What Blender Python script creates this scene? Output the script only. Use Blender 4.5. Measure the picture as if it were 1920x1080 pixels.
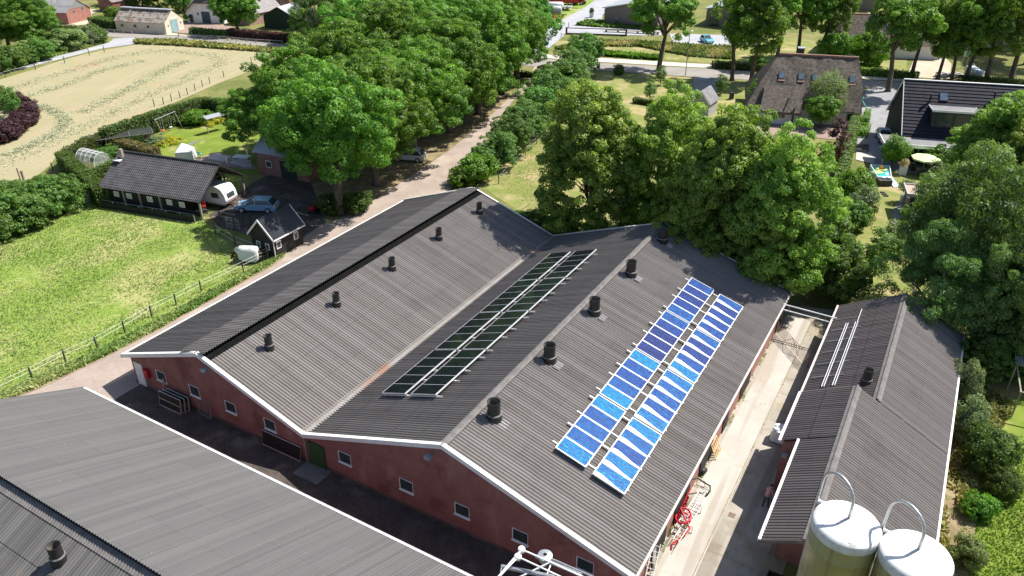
import bpy, bmesh, math, random
import numpy as np
from mathutils import Vector, Matrix
R = math.radians
random.seed(11)
for o in list(bpy.data.objects): bpy.data.objects.remove(o)
SC = bpy.context.scene
COL = SC.collection

# ------------------------------------------------------------------ camera, sky, sun, exposure
CAM_H = 35.0; PITCH = R(29.1); FOC = 1446.0          # focal length in pixels of a 1920-wide frame
cd = bpy.data.cameras.new("camera"); cd.sensor_width = 36.0; cd.lens = FOC/1920*36
cd.clip_start = 0.5; cd.clip_end = 5000
cam = bpy.data.objects.new("camera", cd); COL.objects.link(cam)
cam.location = (0, 0, CAM_H); cam.rotation_euler = (R(90)-PITCH, 0, 0)
SC.camera = cam
SUN = Vector((0.665, 0.306, 1.0)).normalized()        # towards the sun
elev = math.asin(SUN.z); azim = math.atan2(SUN.x, SUN.y)
w = bpy.data.worlds.new("World"); SC.world = w; w.use_nodes = True
nt = w.node_tree; bg = nt.nodes["Background"]
sky = nt.nodes.new("ShaderNodeTexSky"); sky.sky_type = 'NISHITA'; sky.sun_disc = False
sky.sun_elevation = elev; sky.sun_rotation = azim; sky.altitude = 50
sky.air_density = 1.0; sky.dust_density = 1.2; sky.ozone_density = 1.0
nt.links.new(sky.outputs[0], bg.inputs[0]); bg.inputs[1].default_value = 0.09
sl = bpy.data.lights.new("sun", 'SUN'); sl.energy = 5.0; sl.angle = R(0.53); sl.color = (1.0, 0.955, 0.89)
so = bpy.data.objects.new("sun", sl); COL.objects.link(so); so.location = (60, 30, 90)
so.rotation_euler = (-SUN).to_track_quat('-Z', 'Y').to_euler()
SC.view_settings.view_transform = 'Standard'; SC.view_settings.look = 'None'
SC.view_settings.exposure = 0.72; SC.view_settings.gamma = 1.0
SC.render.engine = 'CYCLES'
SC.cycles.use_denoising = True
SC.cycles.max_bounces = 6; SC.cycles.diffuse_bounces = 3; SC.cycles.transparent_max_bounces = 8

# ------------------------------------------------------------------ placing
def G(u, v, z=0.0):
    """world point at height z on the sight line of photo pixel (u, v)"""
    x = (u-960)/FOC; y = -(v-540)/FOC
    d = Vector((x, math.cos(PITCH)+y*math.sin(PITCH), -math.sin(PITCH)+y*math.cos(PITCH)))
    t = (z-CAM_H)/d.z
    return Vector((d.x*t, d.y*t, z))
AZ = R(30.3)                                          # the farm's long axis, clockwise from +Y
def F(c, l, z=0.0):
    """farm frame: c across the barns, l along their ridges"""
    return Vector((c*math.cos(AZ)+l*math.sin(AZ), -c*math.sin(AZ)+l*math.cos(AZ), z))
def zat(x, y, v):
    lo, hi = -5.0, CAM_H-0.05
    for _ in range(50):
        m = (lo+hi)/2; dz = m-CAM_H
        yc = y*math.sin(PITCH)+dz*math.cos(PITCH); zc = y*math.cos(PITCH)-dz*math.sin(PITCH)
        if 540-FOC*yc/zc > v: lo = m
        else: hi = m
    return (lo+hi)/2

# ------------------------------------------------------------------ materials
def _mix(nt, fac, a, b, mode='MIX'):
    n = nt.nodes.new("ShaderNodeMix"); n.data_type = 'RGBA'; n.blend_type = mode
    for s, val in ((n.inputs[0], fac), (n.inputs[6], a), (n.inputs[7], b)):
        if hasattr(val, 'is_output') or isinstance(val, bpy.types.NodeSocket): nt.links.new(val, s)
        elif isinstance(val, tuple): s.default_value = (*val[:3], 1)
        else: s.default_value = val
    return n.outputs[2]
def _noise(nt, co, scale, stretch=(1,1,1), detail=5, rough=.6, rot=0.0, dist=0.0):
    mp = nt.nodes.new("ShaderNodeMapping"); mp.inputs['Scale'].default_value = stretch
    if rot:                                   # turn first, stretch afterwards
        m0 = nt.nodes.new("ShaderNodeMapping"); m0.inputs['Rotation'].default_value = (0, 0, rot); nt.links.new(co, m0.inputs[0]); co = m0.outputs[0]
    nt.links.new(co, mp.inputs[0])
    n = nt.nodes.new("ShaderNodeTexNoise"); n.inputs['Scale'].default_value = scale
    n.inputs['Detail'].default_value = detail; n.inputs['Roughness'].default_value = rough
    n.inputs['Distortion'].default_value = dist
    nt.links.new(mp.outputs[0], n.inputs[0]); return n.outputs[0]
def _ramp(nt, x, lo, hi):
    n = nt.nodes.new("ShaderNodeMapRange"); n.inputs[1].default_value = lo; n.inputs[2].default_value = hi
    n.interpolation_type = 'SMOOTHSTEP'; nt.links.new(x, n.inputs[0]); return n.outputs[0]
def _math(nt, op, a, b=0.0):
    n = nt.nodes.new("ShaderNodeMath"); n.operation = op
    for s, val in zip(n.inputs, (a, b)):
        if isinstance(val, bpy.types.NodeSocket): nt.links.new(val, s)
        else: s.default_value = val
    return n.outputs[0]
def M(name, c1, c2=None, scale=3.0, stretch=(1,1,1), rough=.8, metal=0.0, spec=.4, lo=.35, hi=.65, layers=(), bump=0.0,
      bscale=20.0, bstretch=(1,1,1), rot=0.0, brick=None, trans=0.0, coat=0.0, ior=None):
    m = bpy.data.materials.new(name); m.use_nodes = True; nt = m.node_tree
    b = nt.nodes["Principled BSDF"]; tc = nt.nodes.new("ShaderNodeTexCoord"); co = tc.outputs['Object']
    b.inputs['Roughness'].default_value = rough; b.inputs['Metallic'].default_value = metal
    b.inputs['Specular IOR Level'].default_value = spec
    if coat: b.inputs['Coat Weight'].default_value = coat; b.inputs['Coat Roughness'].default_value = .05
    if trans: b.inputs['Transmission Weight'].default_value = trans
    col = c1
    if c2 is not None:
        col = _mix(nt, _ramp(nt, _noise(nt, co, scale, stretch, detail=1.5 if max(stretch) > 10*min(stretch) else 5, rot=rot), lo, hi), c1, c2)
    bh = None
    if brick:
        br = nt.nodes.new("ShaderNodeTexBrick"); mp = nt.nodes.new("ShaderNodeMapping")
        mp.inputs['Rotation'].default_value = brick.get('rot', (0,0,0)); nt.links.new(co, mp.inputs[0]); nt.links.new(mp.outputs[0], br.inputs[0])
        br.offset = brick.get('off', .5); br.inputs['Scale'].default_value = 1.0; br.inputs['Brick Width'].default_value = brick['w']; br.inputs['Row Height'].default_value = brick['h']
        br.inputs['Mortar Size'].default_value = brick.get('m', .01); br.inputs['Mortar Smooth'].default_value = .3
        br.inputs['Color1'].default_value = (1,1,1,1); br.inputs['Color2'].default_value = (*[brick.get('var', .75)]*3, 1)
        br.inputs['Mortar'].default_value = (*[brick.get('mort', .55)]*3, 1)
        col = _mix(nt, 1.0, col, br.outputs[0], 'MULTIPLY'); bh = br.outputs[0]
    for (lc, ls, l0, l1, lst, amt) in layers:
        f = _ramp(nt, _noise(nt, co, ls, lst, detail=1.2 if max(lst) > 10*min(lst) else 5, rot=rot), l0, l1)
        col = _mix(nt, _math(nt, 'MULTIPLY', f, amt), col, lc)
    if isinstance(col, tuple): b.inputs['Base Color'].default_value = (*col, 1)
    else: nt.links.new(col, b.inputs['Base Color'])
    if bump:
        bp = nt.nodes.new("ShaderNodeBump"); bp.inputs['Strength'].default_value = min(1.0, bump); bp.inputs['Distance'].default_value = .05*max(1, bump)
        nt.links.new(bh if (bh is not None and bscale == 0) else _noise(nt, co, bscale, bstretch, rot=rot), bp.inputs['Height']); nt.links.new(bp.outputs[0], b.inputs['Normal'])
    return m
def leafmat(name, dark, light, trans=.40, rough=.5):
    """leaves: hue from the per-leaf attribute 'tint' (clump and leaf to leaf variety)"""
    m = bpy.data.materials.new(name); m.use_nodes = True; nt = m.node_tree; b = nt.nodes["Principled BSDF"]
    at = nt.nodes.new("ShaderNodeAttribute"); at.attribute_name = 'tint'
    oi = nt.nodes.new("ShaderNodeObjectInfo")
    col = _mix(nt, at.outputs['Fac'], dark, light)
    hs = nt.nodes.new("ShaderNodeHueSaturation"); nt.links.new(col, hs.inputs['Color'])
    mr = nt.nodes.new("ShaderNodeMapRange"); mr.inputs[3].default_value = .490; mr.inputs[4].default_value = .522
    nt.links.new(oi.outputs['Random'], mr.inputs[0]); nt.links.new(mr.outputs[0], hs.inputs['Hue'])
    mv = nt.nodes.new("ShaderNodeMapRange"); mv.inputs[3].default_value = .88; mv.inputs[4].default_value = 1.22
    nt.links.new(oi.outputs['Random'], mv.inputs[0]); nt.links.new(mv.outputs[0], hs.inputs['Value'])
    b.inputs['Roughness'].default_value = rough; b.inputs['Specular IOR Level'].default_value = .35
    nt.links.new(hs.outputs[0], b.inputs['Base Color'])
    if trans:
        tr = nt.nodes.new("ShaderNodeBsdfTranslucent"); ms = nt.nodes.new("ShaderNodeMixShader"); ms.inputs[0].default_value = trans
        nt.links.new(_mix(nt, 1.0, hs.outputs[0], (1.5, 1.6, .6), 'MULTIPLY'), tr.inputs[0])
        nt.links.new(b.outputs[0], ms.inputs[1]); nt.links.new(tr.outputs[0], ms.inputs[2])
        nt.links.new(ms.outputs[0], nt.nodes["Material Output"].inputs[0])
    return m

# ------------------------------------------------------------------ mesh building
class MB:
    def __init__(s): s.v = []; s.f = []; s.mi = []; s.cur = 0
    def add(s, vs, fs):
        n = len(s.v); s.v += [tuple(p) for p in vs]; s.f += [tuple(i+n for i in f) for f in fs]; s.mi += [s.cur]*len(fs); return s
    def quad(s, a, b, c, d): return s.add([a, b, c, d], [(0,1,2,3)])
    def box(s, x0, x1, y0, y1, z0, z1):
        return s.add([(x0,y0,z0),(x1,y0,z0),(x1,y1,z0),(x0,y1,z0),(x0,y0,z1),(x1,y0,z1),(x1,y1,z1),(x0,y1,z1)],
                     [(3,2,1,0),(4,5,6,7),(0,1,5,4),(1,2,6,5),(2,3,7,6),(3,0,4,7)])
    def cbox(s, c, sx, sy, sz, rz=0.0):
        ca, sa = math.cos(rz), math.sin(rz); P = []
        for z in (c[2]-sz/2, c[2]+sz/2):
            for (x, y) in ((-sx/2,-sy/2),(sx/2,-sy/2),(sx/2,sy/2),(-sx/2,sy/2)):
                P.append((c[0]+x*ca-y*sa, c[1]+x*sa+y*ca, z))
        return s.add(P, [(3,2,1,0),(4,5,6,7),(0,1,5,4),(1,2,6,5),(2,3,7,6),(3,0,4,7)])
    def bar(s, p, q, w, h=None, up=(0,0,1)):
        h = w if h is None else h; p = Vector(p); q = Vector(q); d = (q-p).normalized(); up = Vector(up)
        if abs(d.dot(up)) > .98: up = Vector((1,0,0))
        a = d.cross(up).normalized()*w/2; b = a.cross(d).normalized()*h/2
        P = [p-a-b, p+a-b, p+a+b, p-a+b, q-a-b, q+a-b, q+a+b, q-a+b]
        return s.add(P, [(3,2,1,0),(4,5,6,7),(0,1,5,4),(1,2,6,5),(2,3,7,6),(3,0,4,7)])
    def tube(s, pts, r, n=8, closed=False, caps=True):
        pts = [Vector(p) for p in pts]; N = len(pts); rs = r if isinstance(r, (list, tuple)) else [r]*N; vs = []; fs = []; pa = None
        for i, p in enumerate(pts):
            d = (pts[(i+1) % N]-pts[i-1]) if closed else (pts[min(i+1, N-1)]-pts[max(i-1, 0)])
            d = d.normalized() if d.length > 1e-9 else Vector((0,0,1))
            if pa is None:
                u = Vector((0,0,1)) if abs(d.z) < .9 else Vector((1,0,0)); a = d.cross(u).normalized()
            else:
                a = pa - d*pa.dot(d); a = a.normalized() if a.length > 1e-6 else pa
            b = d.cross(a); pa = a
            for k in range(n):
                t = 2*math.pi*k/n; vs.append(p+(a*math.cos(t)+b*math.sin(t))*rs[i])
        for i in range(N if closed else N-1):
            j = (i+1) % N
            for k in range(n): fs.append((i*n+k, i*n+(k+1) % n, j*n+(k+1) % n, j*n+k))
        if caps and not closed: fs += [tuple(range(n-1, -1, -1)), tuple((N-1)*n+k for k in range(n))]
        return s.add(vs, fs)
    def lathe(s, c, prof, n=24):
        """prof: (radius, z) from the bottom up"""
        vs = []; fs = []
        for (r, z) in prof:
            for k in range(n):
                t = 2*math.pi*k/n; vs.append((c[0]+r*math.cos(t), c[1]+r*math.sin(t), c[2]+z))
        for i in range(len(prof)-1):
            for k in range(n): fs.append((i*n+k, i*n+(k+1) % n, (i+1)*n+(k+1) % n, (i+1)*n+k))
        return s.add(vs, fs)
    def ngon(s, pts): return s.add(pts, [tuple(range(len(pts)))])
    def prism(s, pts, d):
        """closed solid: flat outline pts swept by vector d"""
        n = len(pts); d = Vector(d); a = [Vector(p) for p in pts]; b = [p+d for p in a]
        return s.add(a+b, [tuple(range(n-1, -1, -1)), tuple(range(n, 2*n))]+[(i, (i+1) % n, n+(i+1) % n, n+i) for i in range(n)])
    def ball(s, c, r, n=12, m=8):
        r = r if isinstance(r, (list, tuple)) else (r, r, r); vs = []; fs = []
        for i in range(m+1):
            p = math.pi*i/m
            for k in range(n):
                t = 2*math.pi*k/n; vs.append((c[0]+r[0]*math.sin(p)*math.cos(t), c[1]+r[1]*math.sin(p)*math.sin(t), c[2]-r[2]*math.cos(p)))
        for i in range(m):
            for k in range(n): fs.append((i*n+k, i*n+(k+1) % n, (i+1)*n+(k+1) % n, (i+1)*n+k))
        return s.add(vs, fs)
    def corr(s, p0, a, La, u, Lu, n, pitch=.2, amp=.028, rows=3, lap=.03, seg=6):
        """corrugated sheets: waves run along u (up the slope), repeated along a; each row overlaps the one below"""
        p0, a, u, n = Vector(p0), Vector(a), Vector(u), Vector(n); nc = int(La/pitch*seg)
        for r in range(rows):
            u0 = Lu*r/rows - (.12 if r else 0); u1 = Lu*(r+1)/rows; vs = []
            for (uu, off) in ((u0, lap if r else 0.0), (u1, 0.0)):
                off += 0.0
                for i in range(nc+1):
                    x = La*i/nc; h = amp*math.cos(2*math.pi*x/pitch)
                    vs.append(p0+a*x+u*uu+n*(h+off))
            k = nc+1; s.add(vs, [(i, i+1, k+i+1, k+i) for i in range(nc)])
        return s
    def build(s, name, mat, parent=None, off=(0,0,0), smooth=False, loc=None, bevel=0.0):
        me = bpy.data.meshes.new(name); ox, oy, oz = off
        me.from_pydata([(x-ox, y-oy, z-oz) for (x, y, z) in s.v], [], s.f)
        for m in (mat if isinstance(mat, (list, tuple)) else [mat]): me.materials.append(m)
        if any(s.mi): me.polygons.foreach_set('material_index', s.mi)
        if smooth: me.polygons.foreach_set('use_smooth', [True]*len(me.polygons))
        me.update(); o = bpy.data.objects.new(name, me); COL.objects.link(o)
        if parent: o.parent = parent
        if loc is not None: o.location = loc
        if bevel:
            bv = o.modifiers.new('bevel', 'BEVEL'); bv.width = bevel; bv.segments = 2; bv.limit_method = 'ANGLE'
        return o
def tag(o, label=None, cat=None, group=None, kind=None):
    if label: o['label'] = label
    if cat: o['category'] = cat
    if group: o['group'] = group
    if kind: o['kind'] = kind
    return o
def thing(name, label, cat, loc=(0,0,0), rz=0.0, group=None, scale=None):
    o = bpy.data.objects.new(name, None); COL.objects.link(o); o.empty_display_size = .3
    o.location = loc; o.rotation_euler = (0, 0, rz)
    if scale: o.scale = scale
    return tag(o, label, cat, group)
def dup(root, loc, rz=0.0, label=None, group=None, scale=None):
    def cp(o, par):
        c = o.copy(); COL.objects.link(c); c.parent = par
        for k in ['category', 'group', 'label']:
            pass
        for ch in o.children: cp(ch, c)
        return c
    r = cp(root, None); r.location = loc; r.rotation_euler = (0, 0, rz)
    if label: r['label'] = label
    if group: r['group'] = group
    if scale: r.scale = scale
    return r
NG = [0]
def ground(name, pts, z, mat, frame=None):
    NG[0] += 1; z = z*4+.0004*NG[0]          # every sheet has a level of its own
    P = []
    for p in pts:
        q = F(*p) if frame == 'F' else (Vector((p[0], p[1], 0)) if frame == 'W' else G(*p))
        P.append((q.x, q.y, z))
    bm = bmesh.new(); vs = [bm.verts.new(p) for p in P]; f = bm.faces.new(vs)
    bm.normal_update()
    if f.normal.z < 0: f.normal_flip()
    bmesh.ops.triangulate(bm, faces=[f]); me = bpy.data.meshes.new(name); bm.to_mesh(me); bm.free()
    me.materials.append(mat); o = bpy.data.objects.new(name, me); COL.objects.link(o); o['kind'] = 'structure'; return o
# ------------------------------------------------------------------ shared materials
m_grassbase = M('dry_turf', (.13,.15,.045), (.22,.205,.08), scale=.12, layers=[((.09,.14,.03), .5, .5, .7, (1,1,1), .8), ((.30,.26,.12), .35, .58, .72, (1,1,1), .7)], rough=.95, spec=.1, bump=.8, bscale=9)
m_meadow = M('meadow_turf', (.165,.25,.042), (.235,.305,.07), scale=.35, lo=.3, hi=.7,
             layers=[((.33,.33,.13), .16, .48, .62, (1,.6,1), .95), ((.10,.19,.03), 1.3, .52, .66, (1,1,1), .7), ((.40,.39,.17), .7, .60, .74, (.5,1.2,1), .75)], rough=.95, spec=.1, bump=1.0, bscale=7)
m_hay = M('mown_stubble', (.335,.295,.18), (.305,.28,.16), scale=.16, rot=R(-77), lo=.3, hi=.7,
          layers=[((.29,.31,.16), .5, .55, .68, (.12,1.2,1), .6), ((.39,.32,.22), .9, .52, .70, (.10,1.6,1), .7), ((.36,.265,.165), .09, .56, .7, (1,1,1), .7)], rough=.95, spec=.1, bump=.6, bscale=6)
m_lawn = M('lawn_turf', (.135,.195,.028), (.19,.24,.042), scale=.5, layers=[((.33,.30,.12), .28, .54, .68, (1,1,1), .8)], rough=.95, spec=.1, bump=.6, bscale=14)
m_drylawn = M('dry_lawn_turf', (.17,.205,.055), (.26,.25,.095), scale=.35, layers=[((.38,.305,.165), .22, .50, .64, (1,1,1), .9), ((.14,.22,.04), .6, .55, .7, (1,1,1), .6)], rough=.95, spec=.1, bump=.6, bscale=14)
m_soil = M('dry_soil', (.20,.15,.09), (.32,.25,.15), scale=.6, layers=[((.13,.14,.05), .8, .48, .62, (1,1,1), .8)], rough=.95, spec=.1, bump=.8, bscale=10)
m_drive = M('pinkish_pavers', (.33,.265,.225), (.385,.315,.265), scale=.4, layers=[((.28,.235,.20), 1.2, .54, .70, (1,1,1), .45), ((.46,.40,.33), .25, .5, .7, (1,1,1), .5)],
            brick=dict(w=.22, h=.11, m=.008, var=.86, mort=.72, rot=(0,0,R(15))), rough=.9, spec=.2)
m_yardpave = M('dark_clay_pavers', (.075,.062,.056), (.11,.09,.076), scale=.5, layers=[((.26,.22,.18), .35, .56, .7, (1,1,1), .5), ((.10,.095,.09), 1.0, .55, .7, (1,1,1), .6)],
            brick=dict(w=.22, h=.11, m=.008, var=.7, mort=.7, rot=(0,0,R(60))), rough=.85, spec=.25)
m_conc = M('worn_concrete', (.32,.29,.24), (.39,.358,.305), scale=.35, rot=AZ, layers=[((.20,.17,.135), .55, .50, .64, (1.6,.10,1), .6), ((.21,.175,.13), .5, .50, .66, (1,1,1), .75), ((.15,.135,.11), 1.6, .62, .72, (1,1,1), .7), ((.30,.25,.16), .2, .52, .66, (1,1,1), .7)], rough=.9, spec=.2, bump=.25, bscale=30)
m_slab = M('pale_concrete_slab', (.41,.38,.335), (.46,.43,.38), scale=.5, rot=AZ, layers=[((.30,.26,.21), .8, .50, .62, (1.6,.08,1), .6), ((.33,.29,.23), .7, .54, .72, (1,1,1), .6), ((.22,.195,.16), 2.6, .66, .75, (1,1,1), .7)], rough=.9, spec=.2)
m_joint = M('mossy_joint', (.20,.17,.11), (.30,.25,.17), scale=2, rough=1, spec=.1)
m_asph = M('road_asphalt', (.255,.235,.215), (.30,.275,.25), scale=.3, layers=[((.24,.23,.22), .7, .55, .7, (.2,1,1), .5)], rough=.9, spec=.2)
m_cycle = M('pale_cycle_path', (.50,.45,.385), (.55,.50,.43), scale=.4, rough=.9, spec=.2)
m_side = M('grey_clinker_road', (.32,.325,.345), (.38,.385,.40), scale=.35, layers=[((.27,.275,.29), 1.5, .55, .7, (1,1,1), .5)], rough=.85, spec=.25)
m_greypave = M('grey_pavers', (.25,.25,.26), (.31,.305,.31), scale=.6, brick=dict(w=.3, h=.3, m=.012, var=.88, mort=.7), rough=.85, spec=.25)
m_terrace = M('terracotta_pavers', (.30,.215,.18), (.36,.27,.225), scale=.6, brick=dict(w=.25, h=.12, m=.01, var=.85, mort=.75), rough=.9, spec=.2)
m_paleslab = M('pale_terrace_tiles', (.48,.44,.41), (.53,.49,.455), scale=.8, brick=dict(w=.6, h=.6, m=.012, var=.93, mort=.75), rough=.85, spec=.25)
m_sand = M('sandy_yard', (.43,.36,.27), (.50,.43,.33), scale=.3, rough=.95, spec=.15)

# ------------------------------------------------------------------ the ground and everything laid on it
gm = MB(); gm.add([(-900,-60,0),(900,-60,0),(900,1600,0),(-900,1600,0)], [(0,1,2,3)]); tag(gm.build('ground', m_grassbase), kind='structure')
ground('hay_field', [(-60,166),(0,149),(60,131),(120,112),(165,100),(230,88),(262,82),(330,85),(420,91),(500,98),(545,108),(500,119),(450,141),(410,156),(330,191),(260,216),(180,252),(112,285),(92,312),(60,337),(0,360),(-300,440),(-520,330)], .004, m_hay)
ground('meadow', [(-420,640),(-300,500),(0,440),(60,425),(150,388),(190,372),(300,395),(378,408),(408,442),(452,476),(470,492),(519,484),(505,496),(400,553),(300,609),(200,662),(100,709),(0,752),(-140,812)], .004, m_meadow)
ground('garden_lawn', [(268,287),(300,257),(350,228),(380,205),(435,192),(560,210),(600,300),(470,330),(475,345),(446,366),(400,330),(330,300)], .004, m_lawn)
ground('central_lawn', [(905,352),(925,325),(1000,268),(1060,230),(1090,190),(1200,170),(1200,470),(1040,440)], .004, m_drylawn)
ground('right_garden_lawn', [(1560,590),(1590,500),(1600,420),(1610,340),(1640,320),(1690,322),(1745,332),(1800,360),(1900,420),(1860,640),(1700,600)], .004, m_drylawn)
ground('corner_lawn', [(1700,1200),(1760,1000),(1790,880),(1820,760),(1960,740),(2150,900),(2100,1200)], .004, m_lawn)
ground('front_garden_lawn', [(1120,134),(1293,146),(1425,154),(1500,170),(1500,260),(1180,240),(1100,190)], .004, m_drylawn)
ground('far_lawn', [(1040,92),(1125,103),(1293,116),(1440,122),(1620,139),(1700,143),(1700,90),(1460,70),(1400,84),(1262,84),(1200,82),(1040,76)], .004, m_drylawn)
ground('far_meadow', [(860,-60),(1130,-60),(1117,0),(1080,26),(1011,63),(960,60),(900,30),(840,12)], .004, m_meadow)
ground('far_dry_field', [(1500,-60),(2300,-60),(2300,60),(1750,45),(1560,20)], .004, m_drylawn)
ground('road', [(-80,30),(60,47),(165,56),(250,63),(335,67.5),(480,78.5),(580,85),(1003,109),(1125,118.5),(1293,127.5),(1440,136),(1615,149.5),(1700,154.5),(1920,169),(2300,196),(2300,214),(1920,184),(1700,167),(1615,164),(1440,152),(1293,144),(1125,132),(1003,125),(580,94),(480,88),(335,76.5),(250,73),(165,65.5),(60,58),(-80,43)], .008, m_asph)
ground('cycle_path', [(1000,101),(1125,109),(1293,119),(1440,126),(1615,142),(1700,147),(1920,161),(2200,181),(2200,188),(1920,167.5),(1700,153),(1615,148.2),(1440,134),(1293,126),(1125,116.5),(1000,107.5)], .012, m_cycle)
ground('roadside_path', [(60,41),(165,50.5),(250,58.5),(335,63.5),(480,74),(580,80.5),(700,87.5),(700,90.5),(580,84),(480,77.3),(335,66.6),(250,62.2),(165,55),(60,45)], .012, m_cycle)
ground('field_path', [(-160,176),(0,133),(91,110),(163,91.5),(205,80),(213,72.5),(250,71),(275,73.5),(250,83.5),(195,91),(169,97),(91,117),(0,140.5),(-160,186)], .012, m_side)
ground('side_road', [(1001,104),(1003,90),(1011,65),(1058,35),(1094,16),(1117,0),(1160,-30),(1230,-30),(1150,10),(1130,28),(1128,38),(1105,38),(1090,44),(1073,48),(1128,52),(1240,57),(1240,67),(1128,66),(1060,64),(1052,72),(1026,93),(1018,106)], .012, m_side)
ground('car_park', [(1255,63),(1420,68),(1420,84),(1319,85.5),(1262,80)], .012, m_side)
ground('farm_lane', [(1003,124),(1022,124),(1022,142),(985,170),(960,192),(928,236),(897,290),(862,332),(840,361),(800,386),(700,420),(560,520),(420,610),(300,676),(262,720),(330,760),(250,800),(60,830),(-300,960),(-300,872),(0,755),(100,712),(200,665),(300,612),(400,556),(500,500),(530,478),(560,452),(600,424),(640,410),(690,383),(740,350),(790,318),(840,284),(890,244),(940,198),(985,158)], .008, m_drive)
ground('paved_court', [(-48.5,8),(-48.5,27.6),(-8.6,27.6),(-3,27.6),(-3,8)], .012, m_yardpave, 'F')
ground('concrete_yard', [(-8.9,27.6),(-8.9,64),(-2,66),(-2,12),(-3,12),(-3,27.6)], .012, m_conc, 'F')
ground('concrete_lane', [(-8.3,29),(-8.3,63),(-6.35,62),(-6.2,29)], .016, m_slab, 'F')
jm = MB()
for l in (31.2, 35.6, 40.1, 44.4, 48.9, 53.2, 57.8): jm.box(-8.3+.0, -6.28, l, l+.035, .019, .0205)
jm.box(-6.34, -6.29, 29, 62, .0765, .0792)
for l in (33.0, 41.9, 50.4): jm.box(-6.2, -3.5, l, l+.03, .0610, .0640)
jo = jm.build('concrete_joint', m_joint); jo.rotation_euler = (0,0,-AZ); tag(jo, kind='structure')
ground('car_yard', [(392,404),(436,372),(470,345),(500,330),(580,330),(610,420),(560,456),(520,470),(470,442),(410,425)], .006, m_yardpave)
ground('soil_under_oaks', [(580,330),(640,300),(760,270),(860,215),(930,170),(960,182),(890,243),(840,283),(790,317),(740,349),(690,382),(640,409),(608,420)], .004, m_soil)
ground('garden_terrace', [(366,300),(404,286),(470,300),(480,318),(452,318)], .012, m_terrace)
ground('terrace_tiles', [(388,298),(404,288.5),(433,294),(420,304)], .016, m_paleslab)
ground('terrace_tile_patch', [(430,306),(452,297),(470,302),(472,314),(456,314)], .016, m_paleslab)
ground('driveway', [(1612,196),(1622,170),(1640,163),(1700,165),(1694,205),(1692,262),(1680,300),(1662,316),(1640,312),(1604,290),(1606,262),(1622,235)], .012, m_greypave)
ground('driveway_gravel', [(1606,283),(1628,283),(1641,297),(1636,308),(1604,300)], .018, m_paleslab)
ground('house_terrace', [(1664,318),(1682,282),(1800,290),(1790,322),(1745,334)], .016, m_greypave)
ground('garden_terrace_paving', [(1700,355),(1720,362),(1712,420),(1690,440),(1668,448),(1676,392)], .012, m_greypave)
ground('thatch_house_terrace', [(1425,225),(1600,232),(1606,262),(1560,262),(1500,256),(1430,262),(1400,240)], .012, m_terrace)
ground('entrance_drive', [(1300,143.5),(1352,147),(1344,170),(1338,200),(1290,196),(1300,165)], .012, m_greypave)
ground('far_farmyard', [(1700,144),(1780,150),(1784,120),(1756,95),(1760,60),(1725,60),(1718,100)], .012, m_sand)
ground('brick_barn_yard', [(60,42),(175,52),(172,26),(190,20),(150,14),(150,24),(160,33),(130,42),(90,40)], .010, m_sand)
ground('white_farm_yard', [(318,60),(430,70),(470,66),(430,48),(345,42),(325,52)], .010, m_terrace)
ground('dirt_strip', [(1745,1200),(1764,980),(1790,800),(1806,690),(1840,690),(1820,800),(1800,900),(1790,985),(1800,1080),(1800,1200)], .010, m_soil)
ground('trodden_strip', [(5.1,30),(5.1,60),(6.6,60),(7.2,45),(6.6,30)], .012, m_soil, 'F')
ground('verge', [(-140,812),(0,752),(100,709),(200,662),(300,609),(400,553),(505,496),(530,478),(540,470),(532,484),(510,500),(404,560),(300,618),(200,670),(100,718),(0,762),(-140,825)], .0095, m_soil)
# ------------------------------------------------------------------ farm building materials (farm-frame object coordinates: x across, y along the ridge)
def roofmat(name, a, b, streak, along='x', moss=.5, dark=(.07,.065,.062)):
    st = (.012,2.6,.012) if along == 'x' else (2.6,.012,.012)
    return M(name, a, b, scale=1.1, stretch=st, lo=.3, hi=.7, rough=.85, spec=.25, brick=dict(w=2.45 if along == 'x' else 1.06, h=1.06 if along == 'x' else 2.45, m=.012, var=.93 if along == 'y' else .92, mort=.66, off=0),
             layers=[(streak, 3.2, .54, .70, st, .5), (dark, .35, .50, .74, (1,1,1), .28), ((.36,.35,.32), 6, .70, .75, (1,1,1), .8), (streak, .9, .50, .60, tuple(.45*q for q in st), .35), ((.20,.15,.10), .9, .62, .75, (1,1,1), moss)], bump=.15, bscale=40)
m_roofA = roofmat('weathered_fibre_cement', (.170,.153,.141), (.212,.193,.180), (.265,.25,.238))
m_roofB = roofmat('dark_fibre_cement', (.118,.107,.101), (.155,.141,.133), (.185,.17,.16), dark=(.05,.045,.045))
m_roofC = roofmat('grey_fibre_cement', (.098,.095,.095), (.110,.107,.107), (.135,.132,.13), along='y', moss=.1, dark=(.085,.083,.086))
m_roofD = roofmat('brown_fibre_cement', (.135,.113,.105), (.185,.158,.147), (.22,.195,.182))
m_brick = M('red_barn_brick', (.29,.128,.106), (.345,.156,.13), scale=.7, layers=[((.40,.25,.22), .7, .54, .70, (1,1,.35), .45), ((.30,.16,.13), 1.5, .60, .74, (1,1,1), .35), ((.12,.04,.035), .4, .52, .7, (1,1,1), .5)], brick=dict(w=.22, h=.065, m=.007, var=.82, mort=.9, rot=(R(90),0,0)), rough=.9, spec=.2)
m_brickside = M('pinkish_barn_brick', (.33,.16,.135), (.39,.20,.17), scale=.7, layers=[((.45,.30,.26), 1.0, .55, .74, (1,1,1), .4)], brick=dict(w=.22, h=.065, m=.007, var=.85, mort=.9, rot=(R(90),0,R(90))), rough=.9, spec=.2)
m_white = M('white_paint', (.80,.79,.76), (.72,.71,.68), scale=1.5, layers=[((.50,.47,.42), 4, .64, .76, (1,1,1), .5)], rough=.5)
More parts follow.
